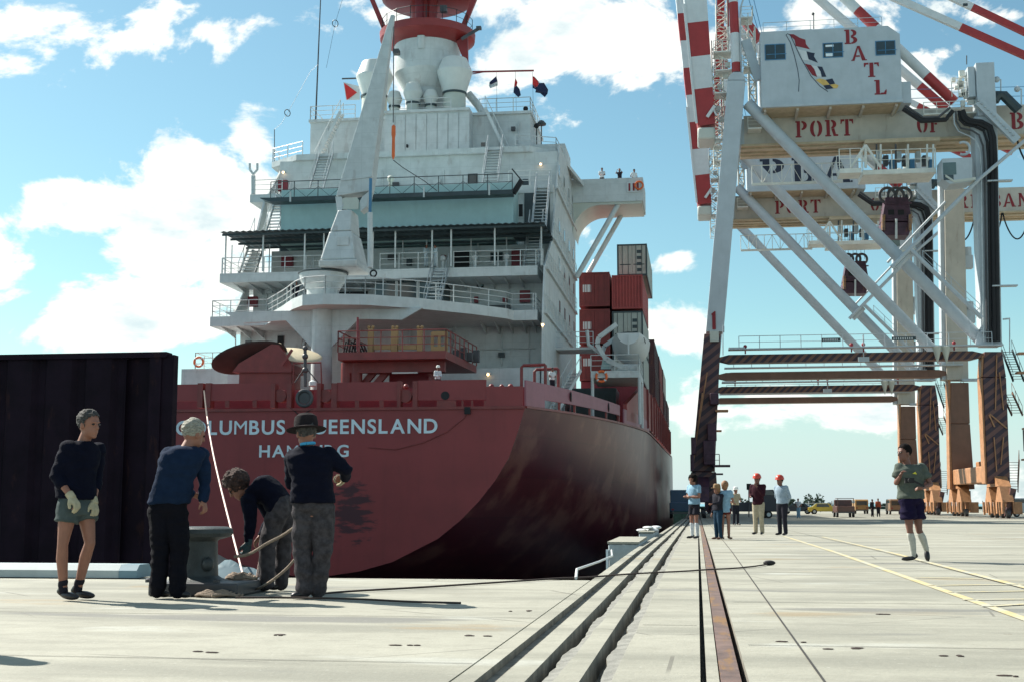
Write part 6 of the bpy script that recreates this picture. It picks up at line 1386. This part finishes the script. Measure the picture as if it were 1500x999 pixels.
def pj(px0, py0, ref, table):
    """picture joints -> metres in the picture-aligned frame, dy = metres away from the camera"""
    k = (ref-CAM).dot(_f0)/F/math.cos(PITCH); out_ = {}
    for n_, q in table.items():
        dy = q[2] if len(q) > 2 else 0.; out_[n_] = V(((q[0]-px0)*k, dy, max((py0-q[1])*k, .035 if n_.startswith('toe') else -.1)))
    for n_, v_ in out_.items():
        if n_.startswith('an') and v_.z < .14: v_.z = .088
        if n_.startswith('toe'): v_.z = .032
    return out_
# man 1: grey haired man in shorts, turned right, gloved hands low in front
r = G(108, 879); J = pj(108, 879, r, dict(head=(121, 628, -.02), neck=(112, 653), chest=(98, 690, .02), pelvis=(107, 742), shL=(124, 664, .17), shR=(98, 664, -.12), elR=(84, 703, -.16), wrR=(108, 731, -.20), hdR=(125, 752, -.22),
    elL=(124, 705, .2), wrL=(130, 738, .02), hdL=(137, 760, -.02), hipL=(115, 745, .07), hipR=(99, 745, -.07), knR=(94, 800, -.10), anR=(95, 862, -.04), toeR=(117, 876, -.12), knL=(127, 798, .02), anL=(107, 858, .12), toeL=(131, 872, .05)))
J['pnR'] = V((-.3, .3, -.9)); J['pnL'] = V((-.6, .2, -.6))
person('grey haired man in dark jumper, short grey shorts and cream gloves, leftmost on the quay', r, J, (.86, -.5, -.05), thick=1.07, hair='short', hairm=M_hdg, top=M_kn, sleeve=.86, bottom=M_sh, legs=.40, gloves=(M_glv, 'LR'), socks=(M_ds, 'ankle'), hem=-.05)
# man 2: white hair, seen from behind, leaning right
r = G(245, 877); J = pj(245, 877, r, dict(head=(274, 641, .05), neck=(266, 660), chest=(258, 680, -.06), pelvis=(242, 745), shL=(243, 674, -.05), shR=(283, 672, .10), elR=(290, 707, .10), wrR=(291, 737, .04), hdR=(296, 752, .02),
    elL=(238, 712, .22), wrL=(262, 728, .40), hdL=(270, 732, .45), hipL=(232, 748), hipR=(252, 748), knL=(233, 806), anL=(230, 860, .02), toeL=(241, 870, .1), knR=(261, 806), anR=(259, 868), toeR=(274, 878, .02)))
J['pnR'] = V((-.8, .3, -.2))
person('white haired man in faded navy sweatshirt and black trousers, seen from behind beside the bollard', r, J, (.72, .65, -.25), hair='short', hairm=M_hgrey, top=M_kn2, bottom=M_trd, gloves=None, hem=.0, thick=1.08)
# man 3: bending down to the left over the ropes
r = G(400, 866); J = pj(400, 866, r, dict(head=(347, 716, -.03), neck=(362, 724), chest=(385, 706, .02), pelvis=(409, 748), shL=(366, 737, -.14), shR=(372, 730, .16), elL=(370, 765, -.16), wrL=(367, 795, -.14), hdL=(364, 812, -.12),
    elR=(394, 763, .1), wrR=(379, 788, .02), hdR=(370, 800, .0), hipL=(408, 750, -.08), hipR=(413, 748, .08), knL=(392, 800, -.08), anL=(393, 852, -.08), toeL=(374, 864, -.12), knR=(411, 800, .1), anR=(409, 853, .1), toeR=(396, 864, .06)))
J['pnL'] = V((-.5, .5, -.3))
def glasses(root, J, hd, hf, hu, hr):
    mb = MB()
    for q in (-1, 1): mb.torus(hd+hf*.10+hr*q*.032+hu*.003, .024, .004, hf, 14, 6); mb.tube(hd+hf*.098+hr*q*.058+hu*.003, hd+hr*q*.08+hu*.003, .004)
    mb.build('glasses', M_dark, root)
person('curly haired man in glasses and navy jumper bending down over the mooring ropes', r, J, (-.72, -.1, -.68), headup=(-.6, 0, .8), hair='curly', hairm=M_hbr, top=M_kn, bottom=M_trg, gloves=(mat('dark teal glove', (.02, .05, .06), .8), 'L'), hem=.0, extra=glasses, thick=1.05)
# man 4: dark hat, seen from behind, hands on the rope in front
r = G(452, 877); J = pj(452, 877, r, dict(head=(443, 641, .03), neck=(447, 660), chest=(454, 690, -.05), pelvis=(456, 745), shL=(427, 676), shR=(477, 674), elR=(503, 694, .02), wrR=(497, 704, .20), hdR=(491, 706, .30),
    elL=(421, 712, .12), wrL=(446, 718, .34), hdL=(452, 716, .40), hipL=(445, 748), hipR=(468, 748), knL=(441, 806, .03), anL=(446, 862), toeL=(432, 876, -.06), knR=(471, 808, .02), anR=(464, 862, .05), toeR=(463, 874, .13)))
J['pnR'] = V((-.9, -.3, .2))
person('man in dark hat, navy jumper and grey tweed trousers, seen from behind holding the rope', r, J, (-.45, .88, -.15), hair='short', hairm=M_hdg, top=M_kn, bottom=M_trg, gloves=(M_glv, 'R'), hat='brim', hem=-.02, thick=1.14, collar=mat('bright blue collar', (.05, .35, .60), .8))
# man 5: walking man with camera, facing left
r = G(1340, 822); J = pj(1340, 822, r, dict(head=(1330, 667, -.02), neck=(1335, 684), chest=(1339, 705, .02), pelvis=(1338, 733), shL=(1355, 690, .02), shR=(1323, 690, -.02), elL=(1366, 712, -.05), wrL=(1347, 718, -.22), hdL=(1337, 716, -.28),
    elR=(1316, 710, -.05), wrR=(1317, 701, -.24), hdR=(1320, 693, -.28), hipL=(1346, 735, .04), hipR=(1331, 735, -.04), knR=(1333, 777, -.05), anR=(1339, 812, 0), toeR=(1322, 821, -.06), knL=(1349, 778, .04), anL=(1361, 806, .12), toeL=(1361, 823, .08)))
def camera_prop(root, J, hd, hf, hu, hr): pass
person('man in sage green shirt, navy shorts and white knee socks walking across the quay', r, J, (-.9, -.42, .02), skin=M_skind, hair='short', hairm=M_hbl, top=M_gsh, sleeve=.42, bottom=M_nsh, legs=.62, socks=(M_sock, 'knee'), hem=.02, thick=1.2, det=True, vox=.014)
k_ = (r-CAM).dot(_f0)/F; q = r + RT*((1327-1340)*k_) + V((0, 0, (822-706)*k_)) - _f0*.34
tag(MB().bx(-.07, .07, -.035, .035, -.04, .04).tube((0, -.03, 0), (0, -.10, 0), .032, n=14).bar((.05, 0, 0), (.22, .0, -.09), .025, .03).build('camera', M_dark), 'black camera held in front of the walking man in green shirt', 'camera').location = q
o = MB().prism([(-.0, 0, 0), (.07, 0, -.01), (.05, 0, .03)], (0, -.006, 0)).build('shirt_patch', mat('yellow cloth patch', (.6, .55, .05), .8))
o.location = r + RT*((1336-1340)*k_) + V((0, 0, (822-696)*k_)) - _f0*.185; o.rotation_euler = (0, 0, YAW)
wm = [x for x in C.objects if x.name.startswith('person')][-1]; bpy.context.view_layer.update(); mw = o.matrix_world.copy(); o.parent = wm; wm_m = Matrix.LocRotScale(wm.location, wm.rotation_euler, None); o.matrix_basis = wm_m.inverted() @ Matrix.LocRotScale(o.location, o.rotation_euler, None)

# standing template for the smaller figures
def stand(px, py, hpx, yaw, label, arms='down', lean=0., Y=None, at=None, **kw):
    r = at if at is not None else G(px, py) if Y is None else A(px, py, Y); Hh = hpx*(r-CAM).dot(_f0)/F; a = R(yaw); f = V((math.sin(a), -math.cos(a), 0)); l = V((math.cos(a), math.sin(a), 0)) * -1
    P = lambda x, y_, z_: (l*x*Hh + f*y_*Hh + V((0, 0, z_*Hh)))      # x to the person's left, y ahead, z up, in body heights
    J = dict(head=P(0, .03+lean, .925), neck=P(0, .005+lean, .845), pelvis=P(0, 0, .53), shL=P(.105, lean, .81), shR=P(-.105, lean, .81), hipL=P(.05, 0, .52), hipR=P(-.05, 0, .52),
             knL=P(.055, .015, .28), knR=P(-.055, .015, .28), anL=P(.06, 0, .05), anR=P(-.06, 0, .05), toeL=P(.075, .10, .02), toeR=P(-.075, .10, .02))
    AR = dict(down=((.13, -.01, .64), (.13, .03, .49)), folded=((.135, .02, .655), (-.01, .12, .66)), back=((.14, -.05, .65), (.03, -.10, .53)), chin=((.12, .06, .67), (.04, .12, .80)), front=((.14, .02, .66), (.06, .16, .64)), reach=((.13, .08, .68), (.12, .24, .66)), hip=((.17, -.03, .66), (.10, .05, .60)), shade=((.17, .07, .78), (.08, .10, .90)))
    for sd, sg, n_ in (('L', 1, arms if isinstance(arms, str) else arms[0]), ('R', -1, arms if isinstance(arms, str) else arms[1])):
        e_, w_ = AR[n_]; J['el'+sd] = P(sg*e_[0], e_[1]+lean, e_[2]); J['wr'+sd] = P(sg*w_[0], w_[1]+lean+(.012 if sd == 'L' else 0), w_[2])
    s = Hh/1.75; kw.setdefault('vox', .022); kw.setdefault('det', False)
    if kw.pop('upper', False): pass
    return person(label, r, J, f+V((0, 0, kw.pop('look', 0.))), scale=s, **kw)
stand(1018, 789, 92, -55, 'man with dark curly hair, pale blue shirt and black shorts, arms folded beside the rail', 'folded', hair='curly', hairm=M_hbl, top=M_pbl, sleeve=.4, bottom=M_ds, legs=.6, socks=(M_wsh, 'knee'))
stand(1053, 790, 78, -60, 'child in cap and dark clothes holding out one hand beside the woman in pale blue', ('down', 'reach'), hat='cap', hatm=mat('tan cap', (.22, .13, .06), .8), hair='bob', hairm=M_hfair, top=M_ds, bottom=cloth('dark teal trousers', (.015, .04, .07)), legs='long', shoes=mat('brown sandal leather', (.10, .04, .025), .6))
stand(1063, 790, 84, 150, 'bare legged woman with light brown hair in long pale blue top, seen from behind', ('front', 'front'), hair='bob', hairm=M_hfair, top=M_pbl, sleeve=.4, bottom=cloth('maroon shorts', (.10, .02, .02)), legs=.35, hem=.24, shoes=mat('tan sandal leather', (.14, .06, .035), .6))
stand(1078, 769, 54, 20, 'man in white cap and beige shirt standing in the crane shadow behind the group', ('hip', 'front'), hat='cap', hatm=M_wht, hair='short', hairm=M_hbl, top=M_bge, sleeve=.5, bottom=M_ds, legs='long')
stand(1112, 783, 86, -35, 'man in orange red hard hat, dark maroon jacket and khaki trousers, hand at his chin', ('front', 'chin'), hat='hard', hair='short', hairm=M_hbl, skin=M_skind, top=M_brn, bottom=M_khk, legs='long', hem=.12)
stand(1147, 784, 85, -50, 'man in orange red hard hat and pale grey blue shirt, hands clasped behind his back', 'back', hat='hard', hair='short', hairm=M_hbl, skin=M_skind, top=cloth('pale grey blue shirt', (.26, .33, .40)), bottom=M_ds, legs='long', lean=.02)
stand(1170, 759, 29, -30, 'distant man in pale clothes near the bushes', 'hip', vox=.05, hair='short', hairm=M_hbl, top=M_wsh, sleeve=.4, bottom=M_pbl, legs='long')
stand(1124, 757, 24, 40, 'distant man in tan clothes between the two hard hats', 'hip', vox=.05, hair='short', hairm=M_hbl, top=M_bge, bottom=M_khk, legs='long')
stand(1278, 757, 26, 30, 'distant man in dark clothes, left one of the pair by the parked trucks', 'down', vox=.05, hair='short', hairm=M_hbl, skin=M_skind, top=M_ds, bottom=M_ds, legs='long')
stand(1287, 757, 27, -10, 'distant man in rust coloured top, right one of the pair by the parked trucks', 'down', vox=.05, hair='short', hairm=M_hbl, skin=M_skind, top=cloth('rust cloth', (.30, .07, .04)), bottom=M_ds, legs='long')
stand(0, 0, 1900*1.78/((G(25, 968)-SUND*1.72-CAM).dot(_f0)), -30, 'bystander in dark clothes standing just outside the left edge of the view', 'hip', at=G(25, 968)-SUND*1.72, hair='short', hairm=M_hbl, top=M_ds, bottom=M_ds, legs='long')
# people on the ship
M_ovr = cloth('white overalls', (.5, .58, .62))
stand(624, 392, 34, 40, 'crew member in white overalls, left one of two talking under the awning', 'folded', Y=81.5, vox=.035, hair='short', hairm=M_hbl, top=M_ovr, bottom=M_ovr, legs='long')
stand(638, 392, 34, -60, 'crew member in white overalls, right one of two talking under the awning', 'front', Y=81.0, vox=.035, hair='short', hairm=M_hbl, top=M_ovr, bottom=M_ovr, legs='long')
for (px, py, lab, yw, ar) in ((882, 278, 'man in white shirt leaning on the bridge wing rail, leftmost of three', 0, 'front'), (908, 279, 'dark haired person in dark top watching from the middle of the bridge wing', -30, 'shade'), (929, 280, 'person in pale shirt near the outer end of the bridge wing', 20, 'hip')):
    stand(px, py, 33, yw, lab, ar, Y=99.3, vox=.035, hair='short', hairm=M_hbl, skin=M_skind, top=M_wsh if 'dark top' not in lab else M_ds, sleeve=.4, bottom=M_ds, legs='long')
stand(641, 578, 42, 30, 'crewman in white shirt and cap on the mooring deck under the red platform', 'front', Y=66.6, vox=.035, hat='cap', hatm=M_wht, hair='short', hairm=M_hbl, skin=M_skind, top=M_wsh, bottom=M_ds, legs='long')
stand(809, 578, 40, 30, 'dark skinned crewman in white shirt inside the red pipe frames on the ship quarter', 'front', Y=71.0, vox=.035, hair='short', hairm=M_hbl, skin=M_skind, top=M_wsh, sleeve=.3, bottom=M_ds, legs='long')
stand(433, 448, 36, 30, 'crewman in dark clothes standing by the deck stairs left of the white crane', 'down', Y=77.5, vox=.035, hair='short', hairm=M_hbl, skin=M_skind, top=M_ds, bottom=M_ds, legs='long')

# ================================================================ things on the quay
bl = thing('mooring_bollard', 'weathered grey iron mooring bollard with broad mushroom head on a dark base plate', 'bollard', G(285, 875))
bx0 = G(216, 873); BY = bx0.y; Xp = lambda px, Y: G(px, 870).x + 0*Y
xa_, xb_ = A(216, 870, BY).x, A(347, 870, BY).x; bev(MB().bx(xa_, xb_, BY, BY+.95, .002, .13).build('base_plate', M_grey, bl, smooth=False), .02)
cxb = A(290, 800, BY+.45).x; zb = lambda py: A(290, py, BY+.45).z
MB().lathe((cxb, BY+.45, 0), [(.33, .13), (.25, .15), (.21, .18), (.20, .34), (.195, zb(792)), (.24, zb(787))], 32).build('stem', M_boll, bl)
hd_ = MB(); hd_.lathe((cxb+.02, BY+.45, 0), [(.22, zb(789)), (.31, zb(785)), (.33, zb(780)), (.32, zb(774)), (.28, zb(771)), (.02, zb(770.5))], 36, sx=1.0)
hd_.build('head', M_boll, bl)
MB().ell((cxb+.17, BY+.3, .30), (.06, 0, 0), (0, .06, 0), (0, 0, .07)).build('lug', M_boll, bl)
for dx in (-.36, .34):
    for dy in (.1, .8): MB().lathe((cxb+dx, BY+dy, .13), [(.035, 0), (.035, .03), (.015, .04)], 8).build('bolt', M_grey, bl)
# rope coils and eye
def coil(c, r0, n, name, label, m=M_rope, rr=.014, h=.012):
    pts = []
    for i in range(n*20): t = i/20*2*math.pi; k = 1-.50*(i/(n*20)); pts.append(V(c)+V((math.cos(t)*r0*k*(1+.06*math.sin(3.3*t)), math.sin(t)*r0*.55*k, rr+h*(i/20)+.008*math.sin(5*t))))
    return tag(MB().path(pts, rr, 7).build(name, m), label, 'rope')
coil(G(318, 874), .24, 4, 'rope_coil', 'tangled coil of natural rope lying in front of the bollard base')
coil(V((A(352, 850, 12.9).x, 12.9, .12)), .16, 4, 'rope_coil', 'frayed rope eye piled at the right edge of the bollard base', rr=.02)
def gpath(pts, lift=.02): return [G(a, b)+V((0, 0, lift if len(q) == 0 else q[0])) for (a, b, *q) in pts]
def sm(pts, n=6):
    out_ = []; P = [pts[0]]+list(pts)+[pts[-1]]
    for i in range(1, len(P)-2):
        for j in range(n):
            t = j/n; a, b, c, d = P[i-1], P[i], P[i+1], P[i+2]
            out_.append(.5*((2*b)+(c-a)*t+(2*a-5*b+4*c-d)*t*t+(3*b-3*c+d-a)*t**3))
    out_.append(P[-2]); return out_
tag(MB().path(sm(gpath([(470, 872), (520, 868), (590, 864), (640, 861), (700, 857), (760, 853), (820, 849), (860, 847.5), (930, 842), (1000, 838.5), (1036, 836), (1075, 834), (1105, 831), (1124, 828)])), .011, 7).build('mooring_line', M_roped), 'long dark line lying across the quay, grooves and rail with a knob at its end', 'rope')
p = G(1127, 828); tag(MB().ell(p+V((0, 0, .04)), (.09, 0, 0), (0, .04, 0), (0, 0, .038)).build('line_weight', M_dark), 'black knob weight at the right end of the long line', 'weight')
tag(MB().path(sm(gpath([(345, 878), (420, 878), (520, 880), (600, 884), (675, 886)])), .010, 7).build('mooring_line', M_roped), 'thin dark rope lying on the paving in front of the men', 'rope')
ya = 12.6
tag(MB().path(sm([A(343, 815, ya), A(365, 811, ya), A(392, 795, ya), (A(415, 783, ya)), A(436, 768, ya-.1)]), .015, 8).build('rope_length', M_rope), 'stiff grey rope held up between the bending man and the man in the hat', 'rope')
tag(MB().path(sm([A(437, 812, ya-.2), A(420, 832, ya-.25), A(395, 852, ya-.25), G(372, 868)+V((0, 0, .03)), G(345, 874)+V((0, 0, .03)), G(310, 876)+V((0, 0, .03))]), .014, 8).build('rope_length', M_rope), 'natural rope running from the hatted man down to the coil by the bollard', 'rope')
tag(MB().path([A(383, 810, 13.0), A(380, 828, 13.0), A(377, 845, 13.0)], .018, 8).build('rope_end', M_ropew), 'short pale rope end hanging below the bending man', 'rope')
p, q, r_ = A(299, 572, 64.7), A(311, 640, 50), A(357, 846, 12.95)
dv = r_-p; P = [p+dv*t+V((0, 0, -.5*math.sin(math.pi*t))) for t in [i/16 for i in range(17)]]
hl = thing('heaving_line', 'pale pink heaving line stretched from the ship stern down to the bollard', 'rope', r_)
MB().path(P[:6], .035, 7).build('dark_end', M_roped, hl); MB().path(P[5:], [.026-.0015*i for i in range(12)], 7).build('line', M_ropew, hl)
# fender beam along the near edge, blue capped
xa_, xb_, xc_ = A(-80, 840, 15.2).x, A(184, 840, 15.2).x, A(210, 840, 15.2).x; zt_, zm_ = A(100, 825, 15.2).z, A(100, 834, 15.2).z
pf = lambda x: [V((x, 15.0, .012)), V((x, 15.0, .10)), V((x, 15.08, zt_)), V((x, 15.36, zt_)), V((x, 15.42, .10)), V((x, 15.42, .012))]
fb = thing('fender_beam', 'long pale grey chamfered beam with blue grey capped end lying at the quay edge', 'beam', (xb_, 15.2, 0))
MB().prism(pf(xa_), (xb_-xa_, 0, 0)).build('beam', mat('pale grey painted beam', (.36, .42, .43), .6, var=.1, streak=.3), fb, smooth=False)
MB().prism([v_+V((0, 0, .004)) if 0 else v_ for v_ in pf(xb_+.002)], (xc_-xb_, 0, 0)).build('end_cap', mat('blue grey end cap', (.13, .22, .27), .6, var=.15), fb, smooth=False)
a = [A(312, 815, 14.6), A(330, 817, 14.6), A(368, 831, 14.4), A(385, 838, 14.3), A(380, 848, 14.0), A(315, 848, 14.0)]
mb = MB(); n = 10
for i in range(n+1):
    u = i/n
    for j in range(5): w_ = j/4; x = lerp(A(310, 830, 14.5).x, A(386, 830, 14.5).x, u); z = (1-w_)*lerp(.2, .02, u)+.012; mb.v.append(V((x, 14.0+.9*(1-w_)+.05*math.sin(9*u+j), z+.02*math.sin(14*u+3*j)*(1-w_))))
for i in range(n):
    for j in range(4): a = i*5+j; mb.f.append((a, a+1, a+6, a+5))
o = mb.build('sheet', M_sheet); sd = o.modifiers.new('s', 'SOLIDIFY'); sd.thickness = .03; tag(o, 'crumpled pale blue sheet sloping to the ground behind the bollard', 'sheet')
# the dark steel structure in the water left of the stern
YS = 45.0
sb = thing('steel_gate', 'tall dark maroon ribbed steel structure standing in the water left of the ship stern', 'steel structure', (A(100, 700, YS).x, YS, -4.3))
xl_, xr_ = A(-160, 600, YS).x, A(252, 600, YS).x; zt_ = A(150, 517, YS).z; mb = MB(); P = []; x = xl_
while x < xr_-1.0: P += [(x, 0), (x+.95, 0), (x+1.15, .16), (x+1.4, .16), (x+1.55, 0)]; x += 1.55
P.append((xr_-.95, 0))
for a, b in zip(P, P[1:]):
    if b[0]-a[0] > 1e-4 and b[0] <= xr_-.9: mb.quad((a[0], YS+a[1], -4.3), (b[0], YS+b[1], -4.3), (b[0], YS+b[1], zt_-.2), (a[0], YS+a[1], zt_-.2))
mb.build('ribbed_plate', M_purple, sb, smooth=False)
MB().bx(xl_, xr_-.9, YS+.25, YS+.45, -4.3, zt_-.22).build('back_plate', M_purple, sb, smooth=False)
MB().bx(xl_, xr_-.25, YS-.10, YS+.46, zt_-.2, zt_).build('top_beam', M_purple, sb, smooth=False)
MB().bx(xr_-.9, xr_-.45, YS-.04, YS+.44, -4.3, zt_-.202).build('end_post', M_purple, sb, smooth=False); MB().bx(xr_-.449, xr_, YS+.02, YS+.44, -4.3, zt_-.1).build('end_post', M_purple, sb, smooth=False)
# small marks lying on the paving
mb = MB()
for (px, py) in ((695, 931), (760, 895), (420, 930), (600, 945), (1160, 940), (1235, 950), (1500, 990), (1290, 900), (300, 955), (1400, 960)):
    p = G(px, py)
    for i in range(3): mb.ell(p+V((rnd.uniform(-.1, .1), rnd.uniform(-.05, .05), .004)), (rnd.uniform(.01, .05), 0, 0), (0, .012, 0), (0, 0, .005), 6, 4)
o = mb.build('litter', M_roped); o['kind'] = 'stuff'

# ================================================================ vehicles far across the quay
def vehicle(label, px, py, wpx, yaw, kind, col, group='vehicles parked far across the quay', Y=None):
    r = G(px, py) if Y is None else V((A(px, py, Y).x, Y, gz(Y))); m = mat('vehicle paint %s' % (col,), col, .35, var=.08)
    t = thing('parked_car' if kind != 'truck' else 'parked_truck', label, 'car' if kind != 'truck' else 'truck', (0, 0, 0), group); t['_o'] = (0, 0, 0)
    if kind == 'car': pf_ = [(-2.1, .35), (-2.1, .85), (-1.6, .95), (-1.1, 1.38), (.45, 1.40), (1.0, .95), (2.0, .82), (2.15, .35)]; W_ = 1.65
    elif kind == 'pickup': pf_ = [(-2.2, .45), (-2.2, 1.1), (-.1, 1.1), (.0, 1.72), (.9, 1.74), (1.35, 1.15), (2.15, 1.05), (2.25, .45)]; W_ = 1.7
    elif kind == 'van': pf_ = [(-2.1, .4), (-2.15, 1.75), (-1.9, 1.9), (1.2, 1.9), (1.75, 1.25), (2.1, 1.0), (2.15, .4)]; W_ = 1.7
    else: pf_ = [(-3.2, .6), (-3.2, 1.4), (1.0, 1.4), (1.05, 2.5), (2.4, 2.55), (2.9, 1.6), (3.1, .6)]; W_ = 2.3
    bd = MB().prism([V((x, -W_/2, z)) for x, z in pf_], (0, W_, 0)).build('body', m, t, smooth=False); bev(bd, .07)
    tops = sorted(pf_, key=lambda q: -q[1])[0][1]; x0_, x1_ = {'car': (-1.2, .6), 'pickup': (.05, 1.0), 'van': (-1.9, 1.3), 'truck': (1.2, 2.5)}[kind]
    for s_ in (-1, 1): MB().prism([V((x0_+.1, s_*(W_/2+.005), tops-.48)), V((x1_-.0, s_*(W_/2+.005), tops-.48)), V((x1_-.25, s_*(W_/2+.005), tops-.1)), V((x0_+.25, s_*(W_/2+.005), tops-.1))], (0, s_*.02, 0)).build('side_window', M_glass, t)
    xr = -2.16 if kind != 'pickup' else -.12
    if kind == 'van': MB().bx(-2.2, -2.16, -W_/2+.2, W_/2-.2, tops-.75, tops-.25).build('rear_window', M_glass, t)
    if kind == 'pickup':
        for s_ in (-1, 1): MB().bar((-2.1, s_*.75, 1.1), (-2.1, s_*.75, 1.85), .06).build('frame_post', m, t)
        MB().bar((-2.1, -.8, 1.85), (-2.1, .8, 1.85), .06).bar((-2.1, -.75, 1.85), (0, -.75, 1.85), .06).bar((-2.1, .75, 1.85), (0, .75, 1.85), .06).build('canopy_frame', m, t); MB().bx(-2.24, -2.2, -.8, .8, .62, 1.08).build('tailgate', m, t)
    L_ = pf_[-1][0]
    for x in (-L_*.62, L_*.62):
        for s_ in (-1, 1):
            wh = MB().tube((x, s_*(W_/2-.18), .33), (x, s_*(W_/2+.02), .33), .33, n=18).build('wheel', M_dark, t); MB().tube((x, s_*(W_/2+.02), .33), (x, s_*(W_/2+.035), .33), .18, n=12).build('hub', M_steel, wh)
    for s_ in (-1, 1): MB().bx(pf_[0][0]-.03, pf_[0][0]-.002, s_*W_*.38-.12, s_*W_*.38+.12, .72, .86).build('tail_light', M_let, t)
    MB().bx(pf_[0][0]-.1, pf_[0][0]-.0, -W_/2, W_/2, .42, .55).build('bumper', M_grey, t)
    t.location = r; t.rotation_euler = (0, 0, R(yaw)); sc = wpx*(r-CAM).dot(_f0)/F; return t
vehicle('brown pickup truck with canopy frame seen from behind, nearest of the far parked vehicles', 1236, 757, 22, 90, 'pickup', (.10, .045, .035))
vehicle('low yellow car seen from the side, left of the brown pickup', 1208, 753, 32, 0, 'car', (.55, .42, .05), Y=172)
vehicle('ochre van seen from behind, just right of the brown pickup', 1260, 752, 14, 90, 'van', (.30, .17, .06), Y=180)
vehicle('brown van seen from behind, right of the two distant men', 1311, 752, 17, 90, 'van', (.20, .12, .07), Y=168)
vehicle('white car at the far right edge behind the crane leg', 1502, 760, 20, 15, 'van', (.55, .60, .62), Y=140)
vehicle('grey car partly hidden between the two men in hard hats', 1130, 752, 20, 10, 'car', (.35, .38, .38), Y=165)
vehicle('dark car in the shade right of the second hard hat', 1168, 752, 20, 170, 'car', (.05, .07, .09), Y=175)
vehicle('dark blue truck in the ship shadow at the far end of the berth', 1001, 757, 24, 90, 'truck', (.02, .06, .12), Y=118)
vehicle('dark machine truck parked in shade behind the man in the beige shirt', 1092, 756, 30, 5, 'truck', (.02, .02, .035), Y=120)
# lamp on a post, fence and far tree line
t = thing('lamp_post', 'thin post with dark lamp head left of the maroon jacketed man', 'lamp post', G(1097, 756)); MB().tube(A(1097, 757, 118), A(1097, 716, 118), .06).build('post', M_grey, t); p = A(1097, 712, 118); MB().bx(p.x-.2, p.x+.2, 117.8, 118.2, p.z-.3, p.z+.25).build('lamp_head', M_dark, t)
fn = thing('fence', 'long wire fence with thin posts between the parked vehicles and the sea', 'fence', (60, 215, -.45)); YFn = 215
for px in range(1185, 1500, 17): x = A(px, 750, YFn).x; MB().tube((x, YFn, -.45), (x, YFn, A(px, 733, YFn).z), .09, n=6).build('post', M_steel, fn)
xa_, xb_ = A(1180, 740, YFn).x, A(1520, 740, YFn).x; mb = MB()
for z in (.3, .9, 1.4): mb.tube((xa_, YFn, z-.45), (xb_, YFn, z-.45), .03, n=4)
mb.build('wire', M_steel, fn)
M_leaf = mat('dark green foliage', (.035, .065, .045), .8, var=.5, scale=1.5); M_trunk = mat('grey bark', (.10, .08, .06), .9)
def tree(px, Y, wpx, hpx, label):
    b = V((A(px, 745, Y).x, Y, -.5)); k = Y/1900; w_, h = wpx*k, hpx*k; t = thing('tree', label, 'tree', b, 'far trees beyond the quay'); mb = MB()
    tr_ = MB().path([b, b+V((.1, 0, h*.3)), b+V((-.1, 0, h*.6))], [.25, .18, .08], 7)
    for i in range(4): tr_.tube(b+V((0, 0, h*.3)), b+V((rnd.uniform(-.3, .3)*w_, rnd.uniform(-.2, .2)*w_, h*.7)), .08, .03, n=5)
    tr_.build('trunk', M_trunk, t)
    cl = [V((rnd.uniform(-.42, .42)*w_, rnd.uniform(-.3, .3)*w_, h*rnd.uniform(.3, .85))) for _ in range(9)]
    for i in range(420):
        c = rnd.choice(cl); d = V((rnd.gauss(0, 1), rnd.gauss(0, 1), rnd.gauss(0, 1))).normalized()*rnd.uniform(.5, 1)*min(w_*.2, h*.3); p = b+c+V((d.x, d.y, d.z*.8)); s_ = rnd.uniform(.12, .32)*h*.12+.1
        a = V((rnd.uniform(-1, 1), rnd.uniform(-1, 1), rnd.uniform(-1, 1))).normalized()*s_; e_ = V((rnd.uniform(-1, 1), rnd.uniform(-1, 1), rnd.uniform(-1, 1))).normalized()*s_; mb.quad(p-a-e_, p+a-e_, p+a+e_, p-a+e_)
    mb.build('crown', M_leaf, t, smooth=False)
for i, (px, Y, w_, h_) in enumerate(((1192, 300, 34, 22), (1160, 310, 26, 15), (1105, 300, 40, 16), (1070, 300, 30, 14), (1135, 320, 30, 13), (1225, 330, 30, 10), (1255, 330, 26, 10), (1285, 335, 26, 9), (1320, 330, 30, 9), (1010, 280, 26, 22), (1480, 330, 30, 12))):
    tree(px, Y, w_, h_, ['tallest rounded dark tree beyond the fence, right of the second hard hat', 'dark bush left of the tallest far tree', 'broad low dark tree behind the man in the maroon jacket', 'low dark tree behind the group by the rail', 'low bush between the men in hard hats', 'low shrub behind the yellow car', 'low shrub behind the ochre van', 'low shrub behind the two distant men', 'low shrub behind the brown van', 'dark tree showing between ship and crane leg', 'low tree behind the landside crane bogies'][i])
MB().bx(-20, 400, 325, 330, -5, .2).build('far_bank', M_leaf, kind='structure')
